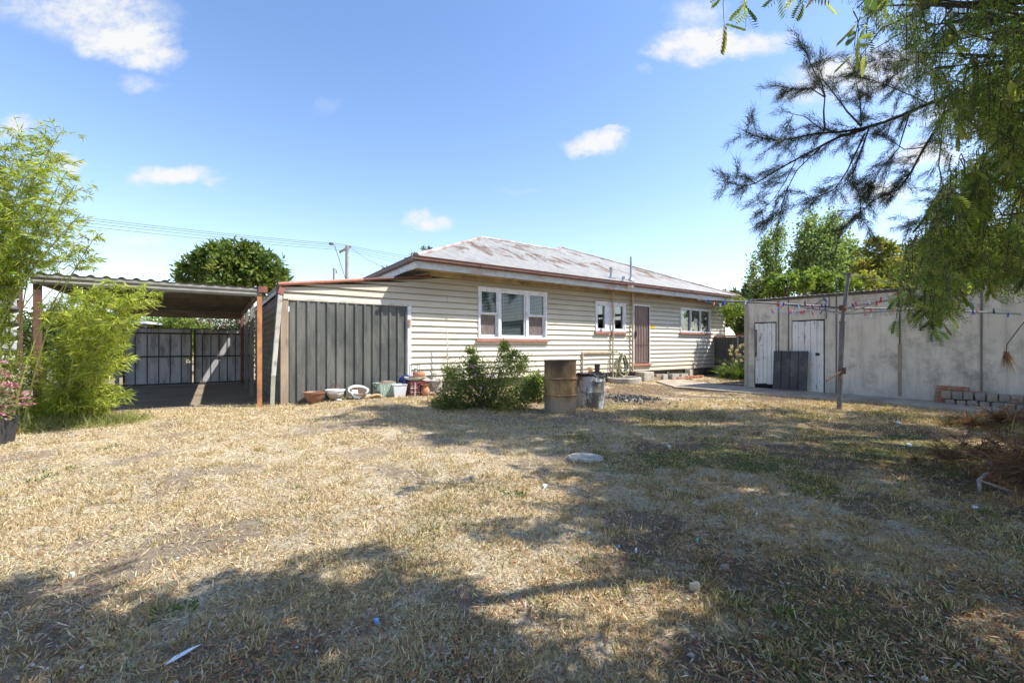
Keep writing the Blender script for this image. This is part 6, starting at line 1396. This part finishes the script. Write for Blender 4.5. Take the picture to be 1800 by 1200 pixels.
# shade canopy: clumps of the same foliage above the view, where the trees stand over the yard
rows_ = {715:[0]*6+[.7,.9,.9,.7,.8,.9,.7,.6,.5,.4,.4,.5,.7], 760:[0]*7+[.5,.9,.8,.5,.5,.7,.4,.4,.7,.7,.6,.7], 800:[0]*9+[.6,.9,.9,.8,.4,.3,.3,.5,.5,.6], 850:[0]*9+[.1,.3,.8,.8,.6,.8,.7,.8,.8,.8], 900:[0]*9+[.8,.9,.9,.9,.9,.95,.95,.95,.95,.95], 950:[0]*6+[.25,.3,0,.2,.4,.8,.9,.95,.95,.95,.95,.95,.95], 1000:[0,0,0,0,.3,.7,.9,.8,.4,.1,.1,.4,.6,.9,.95,.95,.95,.95,.95], 1050:[.5,.5,.4,.3,.4,.7,.8,.6,.4,.2,.2,.1,.2,.5,.8,.9,.8,.9,.9], 1100:[.9,.9,.8,.6,.5,.6,.5,.5,.5,.4,.3,.3,.4,.6,.8,.8,.7,.6,.8], 1150:[.9,.9,.8,.7,.6,.7,.7,.7,.7,.6,.6,.6,.6,.7,.9,.9,.9,.7,.9], 1230:[.9]*19}
ky = sorted(rows_)
def shade(px, py):
    px = min(max(px, 0), 1799.9); c_ = px/100; i = int(c_); f_ = c_ - i
    vals = [rows_[k][i]*(1-f_) + rows_[k][min(i+1,18)]*f_ for k in ky]; return float(np.interp(py, ky, vals))
SD = Vector((.803, -.089, 1.14)); SD = SD / SD.z
boughs = []
step = .22; gy = 1.0; cl_n = 0
while gy < 7.9:
    gx_ = -gy*1.25 - .4
    while gx_ < gy*1.28 + .6:
        x = gx_ + r.uniform(-.5,.5)*step; y = gy + r.uniform(-.5,.5)*step; gx_ += step
        px = HX + x/y*F; py = HY + EYE/y*F; s_ = shade(px, py) if y > 1.45 else .85
        s_ *= .9
        if s_/.9 + (float(vnoise(x, y, 2.1, 9)) - .5)*.75 + (float(vnoise(x, y, 5.2, 19)) - .5)*.55 < .64 or r.random() > .93: continue
        # lift along the sun's direction until above the view or beyond its right edge
        for hh in np.arange(2.6, 11, .2):
            c = Vector((x, y, 0)) + SD*hh; vx, vy = HX + c.x/c.y*F if c.y > .3 else 9e3, HY - (c.z - EYE)/c.y*F if c.y > .3 else -9e3
            if (vy < -60 - .75/max(c.y,.2)*F or vx > 2200): break
        hh += r.uniform(0, .9) if vy < -60 else r.uniform(.3, 1.6); c = Vector((x, y, 0)) + SD*hh; boughs.append(c); cl_n += 1
        n = r.randint(22, 32); P = np.array(c) + RNG.normal(size=(n,3))*np.array([.12,.12,.18]); pinnate(P + [0,0,.1], .34, 1.0, True)
    gy += step
P0 = np.array([8.4, 3.3, 3.6])
# limbs: trunk, then main limbs to groups of clumps
B = np.array(boughs); cent = B[RNG.choice(len(B), 16, replace=False)]
for _ in range(6):
    lab_ = np.argmin(((B[:,None]-cent[None])**2).sum(2), axis=1); cent = np.array([B[lab_ == k].mean(0) if (lab_ == k).any() else cent[k] for k in range(16)])
tf_ = Vector((8.3, 3.3, 3.0))
mb.tube([base - Vector((0,0,.2)), base + Vector((-.1,.1,1.5)), tf_], [.34,.28,.24], 12)
for k in range(16):
    e = Vector(cent[k]); m_ = tf_.lerp(e, .5) + Vector((.3,0,.7)); mb.tube([tf_, tf_.lerp(m_, .5) + Vector((0,0,.25)), m_, m_.lerp(e, .5) + Vector((0,0,.12)), e], [.12,.09,.065,.045,.03], 7, cap=False)
    for c in B[lab_ == k][::3]:
        q = e.lerp(m_, r.random()*.4); mb.tube([q, q.lerp(Vector(c), .5) + Vector((0,0,.08)), Vector(c) + Vector((0,0,.12))], [.018,.011,.005], 4, cap=False)
for (x, y, Y) in ((1760,60,4.2),(1700,120,4.4),(1770,250,4.4),(1770,420,4.3),(1790,350,4.5),(1660,40,4.4),(1600,10,4.3),(1790,180,4.6)):
    e = px3(x, y, Y); mb.tube([tf_, tf_.lerp(e, .4) + Vector((0,0,.5)), e.lerp(tf_, .25) + Vector((0,0,.25)), e], [.09,.06,.03,.012], 6, cap=False)
    for _ in range(10): q = e + Vector((r.uniform(-.6,.4), r.uniform(-.5,.5), r.uniform(-.5,.4))); mb.tube([e.lerp(tf_, r.random()*.3) + Vector((0,0,.15)), e.lerp(q, .5) + Vector((0,0,.08)), q], [.012,.007,.003], 4, cap=False)
nb.build('crown', leafmat('pepper_leaf', .6, .5, .95), t, off=base); mb.build('trunk', BARK, t, off=base)
print('shade clumps', cl_n)
# dead hanging frond before the shed wall
e = px3(1768, 620, 6.2); t = thing('hanging_dead_frond', 'brown dead needle spray hanging on a thin bare twig before the shed wall', 'dead frond', e)
mb = MB(); pts = [px3(x, y, 6.2) for x, y in ((1830,560),(1800,566),(1785,585),(1770,605),(1768,622))]; mb.tube(pts, .007, 5); mb.build('twig', TWIG, t, off=e); nb = NB(); n = 120; dd = RNG.normal(size=(n,3))*[.28,.2,.2] + [.12,0,-1]; nb.leaves(np.tile(np.array(e), (n,1)) + RNG.normal(size=(n,3))*.015, dd, .2 + .17*RNG.random(n), .005, cols(n, [(.22,.15,.09),(.15,.10,.065)], None, .2), shape='tri'); nb.build('needles', DRYLEAF, t, off=e)
# ================================================================== DEAD BRANCHES at the right
def deadbranch(label, path, Y, tuftn, Ln, w_=.006, seed=1, spread=.5, hang=(0,0,-.6), r0=.03):
    """path of pixels on or just above the lawn; the last figure of each is the height above it"""
    r = random.Random(seed); pts = []
    for px, py, z in path: g_ = G(px, py); pts.append(g_ + Vector((0,0,z)))
    b = pts[0].copy(); b.z = 0; t = thing('dead_branch', label, 'dead branch', b, 0, 'dead branches heaped on the lawn'); mb = MB(); nb = NB(); m = len(pts)
    mb.tube(pts, [r0*(1 - .75*i/(m-1)) for i in range(m)], 6, cap=False)
    for k in range(tuftn):
        u = r.random()*(m-1.001); i = int(u); p = pts[i].lerp(pts[i+1], u-i); d = Vector((r.uniform(-1,.6), r.uniform(-.8,.4), r.uniform(-.2,.7))).normalized(); e = p + d*r.uniform(.08,.35); e.z = max(.04, e.z)
        mb.tube([p, p.lerp(e, .5) + Vector((0,0,.03)), e], [.006,.004,.002], 4, cap=False)
        n = r.randint(34, 60); P = np.array(p)[None]*(1-RNG.random((n,1))**.6) + 0; f_ = RNG.random((n,1))**.6; P = np.array(p)*(1-f_) + np.array(e)*f_
        dd = np.array(d)[None]*.8 + RNG.normal(size=(n,3))*.6 + np.array(hang); nb.leaves(P, dd, Ln*RNG.uniform(.5,1.15,n), w_, cols(n, [(.24,.14,.08),(.32,.20,.115),(.18,.10,.06),(.14,.10,.06)], [.35,.25,.25,.15], .18), shape='strip')
    nb.build('needles', DRYLEAF, t, off=b); mb.build('bough', mat('dead_bark' + str(seed), (.22,.18,.15), (.12,.10,.085), 14), t, off=b)
deadbranch('large brown dead conifer spray at the right edge, nearest of the heap', [(1900,905,.30),(1860,898,.30),(1825,890,.26),(1798,888,.14)], 0, 60, .17, seed=1, hang=(-.2,-.05,-.5))
deadbranch('brown dead conifer spray lying above the nearest one at the right edge', [(1900,862,.30),(1850,858,.26),(1815,855,.18),(1785,855,.10),(1760,852,.05)], 0, 46, .13, seed=2, hang=(-.2,0,-.6))
deadbranch('long thin dead branch with brown needles reaching left over the lawn', [(1860,842,.26),(1790,840,.22),(1740,836,.18),(1700,828,.13),(1665,822,.10),(1630,818,.05)], 0, 34, .12, seed=3, hang=(-.1,-.1,-.35), r0=.018)
deadbranch('dull brown dead branch lying in the grass near the stone blocks', [(1850,765,.26),(1800,762,.20),(1760,758,.12),(1725,755,.08),(1700,750,.05)], 0, 42, .14, seed=4, hang=(-.1,0,-.1), r0=.02)
mb = MB(); p0 = G(1718, 862)
mb.tube([p0 + Vector((.12,0,.24)), p0 + Vector((.09,0,.16)), p0 + Vector((.01,0,.09)), p0 + Vector((.0,-.02,.0))], [.012,.014,.014,.012], 6); mb.tube([p0 + Vector((.01,0,.09)), p0 + Vector((.12,-.05,.05)), p0 + Vector((.22,-.1,.01))], .01, 6)
o = mb.build('forked_stick', mat('grey_stick', (.38,.36,.35), (.25,.23,.22)), None, off=p0); tag(o, 'pale grey forked stick standing in front of the dead branches', 'stick')
mb = MB(); p0 = G(1800, 742); 
for k in range(9): a = px3(1700 + 9*k, 705 + (k*37) % 25, p0.y + .2*((k*5) % 4)); mb.tube([p0 + Vector((.1 + .05*k, .1, .02)), a.lerp(p0, .4) + Vector((0,0,.05)), a], [.007,.005,.003], 4, cap=False)
o = mb.build('bare_twigs', mat('grey_twig', (.40,.37,.33), (.28,.25,.22)), None, off=p0); tag(o, 'spray of bare grey twigs in front of the stone blocks', 'twigs')
strap_plant('grass_tuft', 'green grass tuft under the dead branches at the right edge', G(1790, 745), 90, .30, STR, 0, .9, .012, cat='grass tuft')
strap_plant('grass_tuft', 'green grass tuft beside the dull dead branch near the blocks', G(1745, 750), 70, .22, STR, 0, .9, .010, cat='grass tuft')
# ================================================================== POWER LINES, POLES, NEIGHBOUR SHED
POLE = mat('pole_timber', (.36,.34,.31), (.24,.22,.20), 5, .85, st=(2,2,.2)); 
Yp = 45.0; b = px3(610, HY, Yp); t = thing('power_pole', 'weathered timber power pole with angled crossarm and street lamp bracket', 'power pole', (b.x, Yp, 0))
ptop = 1.2 + (608-432)/F*Yp; mb = MB(); mb.tube([(0,0,-.3), (0,0,ptop)], [.22,.17], 12); mb.build('pole', POLE, t, smooth=True)
a, c = px3(597.5, 443, Yp - 1.2) , px3(616, 433.5, Yp + .8); mb = MB(); mb.bar(a - Vector((b.x, Yp, 0)), c - Vector((b.x, Yp, 0)), .16, .2); mb.build('crossarm', mat('crossarm', (.12,.10,.085), (.07,.06,.05)), t)
pa_ = Vector((b.x, Yp, 0)); a, c = px3(608, 492, Yp) - pa_, px3(588, 431, Yp - 2) - pa_; mb = MB(); mb.tube([a, c], .035, 6); mb.build('lamp_bracket', GREY, t)
lc = px3(582.5, 428.5, Yp - 2.3) - pa_; mb = MB(); mb.lathe([(.001,-.13),(.14,-.12),(.22,-.02),(.2,.08),(.1,.13),(.001,.14)], lc, 14, ex=1.2); mb.build('lamp_head', mat('lamp_grey', (.22,.2,.15), (.12,.11,.09)), t, smooth=True)
Yq = 38.0; b2 = px3(587, HY, Yq); t = thing('service_pole', 'short dark service pole standing left of the power pole', 'pole', (b2.x, Yq, 0)); z2_ = 1.2 + (608-471)/F*Yq
mb = MB(); mb.tube([(0,0,-.3), (0,0,z2_)], [.12,.10], 10); mb.build('pole', POLE, t); mb = MB(); mb.tube([(.0,0,z2_-.1),(.22,0,z2_-.18),(.22,0,z2_-.35)], .03, 6); mb.lathe([(.04,0),(.06,.08),(.03,.14)], (.22,0,z2_-.45)); mb.build('insulator', mat('insulator', (.05,.05,.06), (.03,.03,.03)), t)
WR = mat('cable_black', (.10,.11,.13), (.08,.08,.1), bump=0)
for i, (y0, y1, y2, lab) in enumerate(((380,429,451,'uppermost overhead power cable'),(384,432,453,'second overhead power cable from the top'),(389,436,457,'third overhead power cable from the top'),(395.5,440,460,'lowest of the four overhead power cables'))):
    A1, A2, A3 = px3(126, y0 - .5, 32.0), px3(612 - (3-i)*4, y1, Yp - .3*i), px3(735 - i*10, y2 + 2, 58.0); mid_ = A1.lerp(A2, .5); mid_.z -= .28; e0 = A1 + (A1 - A2)*.55; e0.z -= .35; pts = []
    def quad_(a, m_, c, n=10): return [a*(1-q)**2 + m_*2*q*(1-q) + c*q*q for q in [k/n for k in range(n)]]
    pts = quad_(e0, e0.lerp(A1, .5) - Vector((0,0,.1)), A1, 4) + quad_(A1, mid_, A2) + quad_(A2, A2.lerp(A3, .5) - Vector((0,0,.15)), A3, 6) + [A3]; mb = MB(); mb.tube(pts, .017, 5); o = mb.build('power_cable', WR, None, off=A2); tag(o, lab + ' running from behind the bamboo past the pole', 'cable')
A2, A3 = px3(617, 436, Yp), px3(700, 482, 22.0); mb = MB(); mb.tube([A2, A2.lerp(A3, .5) - Vector((0,0,.2)), A3], .014, 5); o = mb.build('service_cable', WR, None, off=A2); tag(o, 'service cable sloping steeply from the power pole down to the house roof', 'cable')
# neighbour shed seen through the left of the carport
b = px3(150, HY, 17); t = thing('neighbour_shed', 'pale blue grey metal shed seen beyond the left side of the carport', 'shed', (b.x, 17, 0), .5)
NB_ = mat('neighbour_steel', (.42,.48,.56), (.34,.40,.48), 3, .5); mb = MB(); mb.box(-1.4,1.2,0,4,0,2.5); mb.build('wall', NB_, t)
mb = MB(); 
for k in range(46):
    a = -1.5 + k*.0633; q = lambda x: .02*math.sin(x*33); mb.quad((a,-.2,2.45+q(a)),(a+.0633,-.2,2.45+q(a+.0633)),(a+.0633,2,3.2+q(a+.0633)),(a,2,3.2+q(a)))
mb.build('roof', mat('neighbour_roof', (.50,.55,.62), (.40,.45,.52), 3, .45), t)
mb = MB(); mb.box(-1.5,1.4,-.22,-.2,2.34,2.46); mb.build('gutter', mat('gut_red', (.3,.16,.13), (.2,.1,.08)), t)
b = px3(225, HY, 15.5); t = thing('neighbour_lean_to', 'small white flat roof edge beyond the left carport post', 'lean-to', (b.x, 15.5, 0), .35)
MB().box(-1.1,.55,0,1.6,2.02,2.10).build('roof', TRIM, t); MB().box(-1.0,-.92,.1,.18,0,2.02).build('post', GPOST, t); MB().box(.4,.48,.1,.18,0,2.02).build('post', GPOST, t); MB().box(-1.0,.48,1.4,1.5,0,2.02).build('back_wall', GPOST, t); pass
# ================================================================== SKY, SUN, CAMERA
w = bpy.data.worlds.new('World'); bpy.context.scene.world = w; w.use_nodes = True; nt = NT(w.node_tree); T = w.node_tree
bg = T.nodes['Background']; sky = nt.n('ShaderNodeTexSky'); sky.sky_type = 'NISHITA'; sky.sun_disc = False
el, az = math.atan2(1.14, .808), math.atan2(.803, -.089)
sky.sun_elevation = el; sky.sun_rotation = az; sky.altitude = 0; sky.air_density = 1.0; sky.dust_density = .6; sky.ozone_density = 2.0
co = nt.n('ShaderNodeTexCoord').outputs['Generated']; sp = nt.n('ShaderNodeSeparateXYZ'); nt.put(sp.inputs[0], co)
yv = nt.math('MAXIMUM', sp.outputs[1], .02); U = nt.math('DIVIDE', sp.outputs[0], yv); Vv = nt.math('DIVIDE', sp.outputs[2], yv)
cmb = nt.n('ShaderNodeCombineXYZ'); nt.put(cmb.inputs[0], U); nt.put(cmb.inputs[1], Vv)
n1 = nt.noise(cmb.outputs[0], 6.5, 9, .62, (1,1.5,1), dist=.35); n2 = nt.noise(cmb.outputs[0], 6, 8, .6, (1,1.4,1), (3.3,7.1,0)); n3 = nt.noise(cmb.outputs[0], 22, 8, .7, (1,1.3,1), (1.3,5.1,0))
U2 = nt.math('ADD', U, nt.math('MULTIPLY', nt.math('SUBTRACT', n1, .5), .16)); V2 = nt.math('ADD', Vv, nt.math('MULTIPLY', nt.math('SUBTRACT', n2, .5), .12))
acc = None
for (px, py, rx, ry, dn) in ((165,24,170,66,.8),(220,66,105,54,1.1),(265,100,80,34,1.0),(60,10,140,34,.5),(252,150,52,18,.5),(20,222,48,26,.8),(120,288,52,15,.85),(300,312,92,28,1.05),(262,312,44,20,.9),(370,326,42,12,.6),(240,415,52,15,.6),(150,422,36,16,.5),(755,392,54,19,.9),(1045,250,66,22,1.0),(1075,238,40,10,.7),(1270,72,140,34,1.15),(1200,88,80,30,.9),(1232,30,70,44,.6),(1500,130,140,50,1.0),(1430,165,90,32,.7),(1560,110,90,40,.8),(1630,275,95,26,.95),(1545,345,80,22,.9),(1700,200,150,60,.6),(1130,125,24,8,.35),(575,190,30,24,.2),(910,338,44,8,.2)):
    dx = nt.math('MULTIPLY', nt.math('SUBTRACT', U2, (px-HX)/F), F/rx); dy = nt.math('MULTIPLY', nt.math('SUBTRACT', V2, (HY-py)/F), F/ry)
    d = nt.math('ADD', nt.math('MULTIPLY', dx, dx), nt.math('MULTIPLY', dy, dy)); v = nt.math('MULTIPLY', nt.math('SUBTRACT', 1.0, d, clamp=True), dn)
    acc = v if acc is None else nt.math('MAXIMUM', acc, v)
acc = nt.math('ADD', acc, nt.math('MULTIPLY', nt.math('SUBTRACT', n3, .5), nt.math('MULTIPLY', acc, 2.4)))
cl = nt.ramp(acc, [(.02, 0), (.30, .18), (.65, .62), (1.05, .96)])
hs = nt.n('ShaderNodeHueSaturation'); hs.inputs['Saturation'].default_value = SKYSAT; hs.inputs['Value'].default_value = SKYVAL; nt.put(hs.inputs['Color'], sky.outputs[0])
g_ = nt.ramp(nt.math('MULTIPLY', sp.outputs[2], 1.0), SKYG); skyc = nt.mix(1.0, hs.outputs[0], g_, 'MULTIPLY')
ccol = nt.ramp(acc, [(.2, (CLB*.93, CLB*.965, CLB*1.0)), (.8, (CLB, CLB, CLB))]); 
vm = nt.n('ShaderNodeVectorMath', operation='SCALE'); nt.put(vm.inputs[0], ccol); vm.inputs['Scale'].default_value = 10.0
fin = nt.mix(cl, skyc, vm.outputs[0])
fin.node.clamp_result = False
nt.put(bg.inputs[0], fin); bg.inputs[1].default_value = SKYSTR
sun = bpy.data.lights.new('sun', 'SUN'); sun.energy = SUNE; sun.angle = R(.53); sun.color = (1, .96, .89); so_ = bpy.data.objects.new('sun', sun); C.objects.link(so_)
so_.rotation_euler = Vector((.803, -.089, 1.14)).to_track_quat('Z', 'Y').to_euler(); so_.location = (8, -1, 12)
cam = bpy.data.cameras.new('camera'); cam.sensor_width = 36; cam.lens = F/1800*36; cam.shift_y = 8/1800; cam.clip_start = .05; cam.clip_end = 2000
co_ = bpy.data.objects.new('camera', cam); C.objects.link(co_); co_.location = (0, 0, EYE); co_.rotation_euler = (R(90), 0, 0); bpy.context.scene.camera = co_
sc = bpy.context.scene; sc.view_settings.view_transform = 'Standard'; sc.view_settings.look = 'None'; sc.view_settings.gamma = 1; sc.view_settings.exposure = EXPO
sc.render.engine = 'CYCLES'; cy = sc.cycles; cy.max_bounces = 6; cy.diffuse_bounces = 4; cy.glossy_bounces = 2; cy.transmission_bounces = 4; cy.transparent_max_bounces = 8; cy.use_adaptive_sampling = True; cy.adaptive_threshold = .02; cy.use_denoising = True; cy.sample_clamp_indirect = 6
try: cy.denoiser = 'OPENIMAGEDENOISE'
except Exception: pass
sc.render.use_persistent_data = False
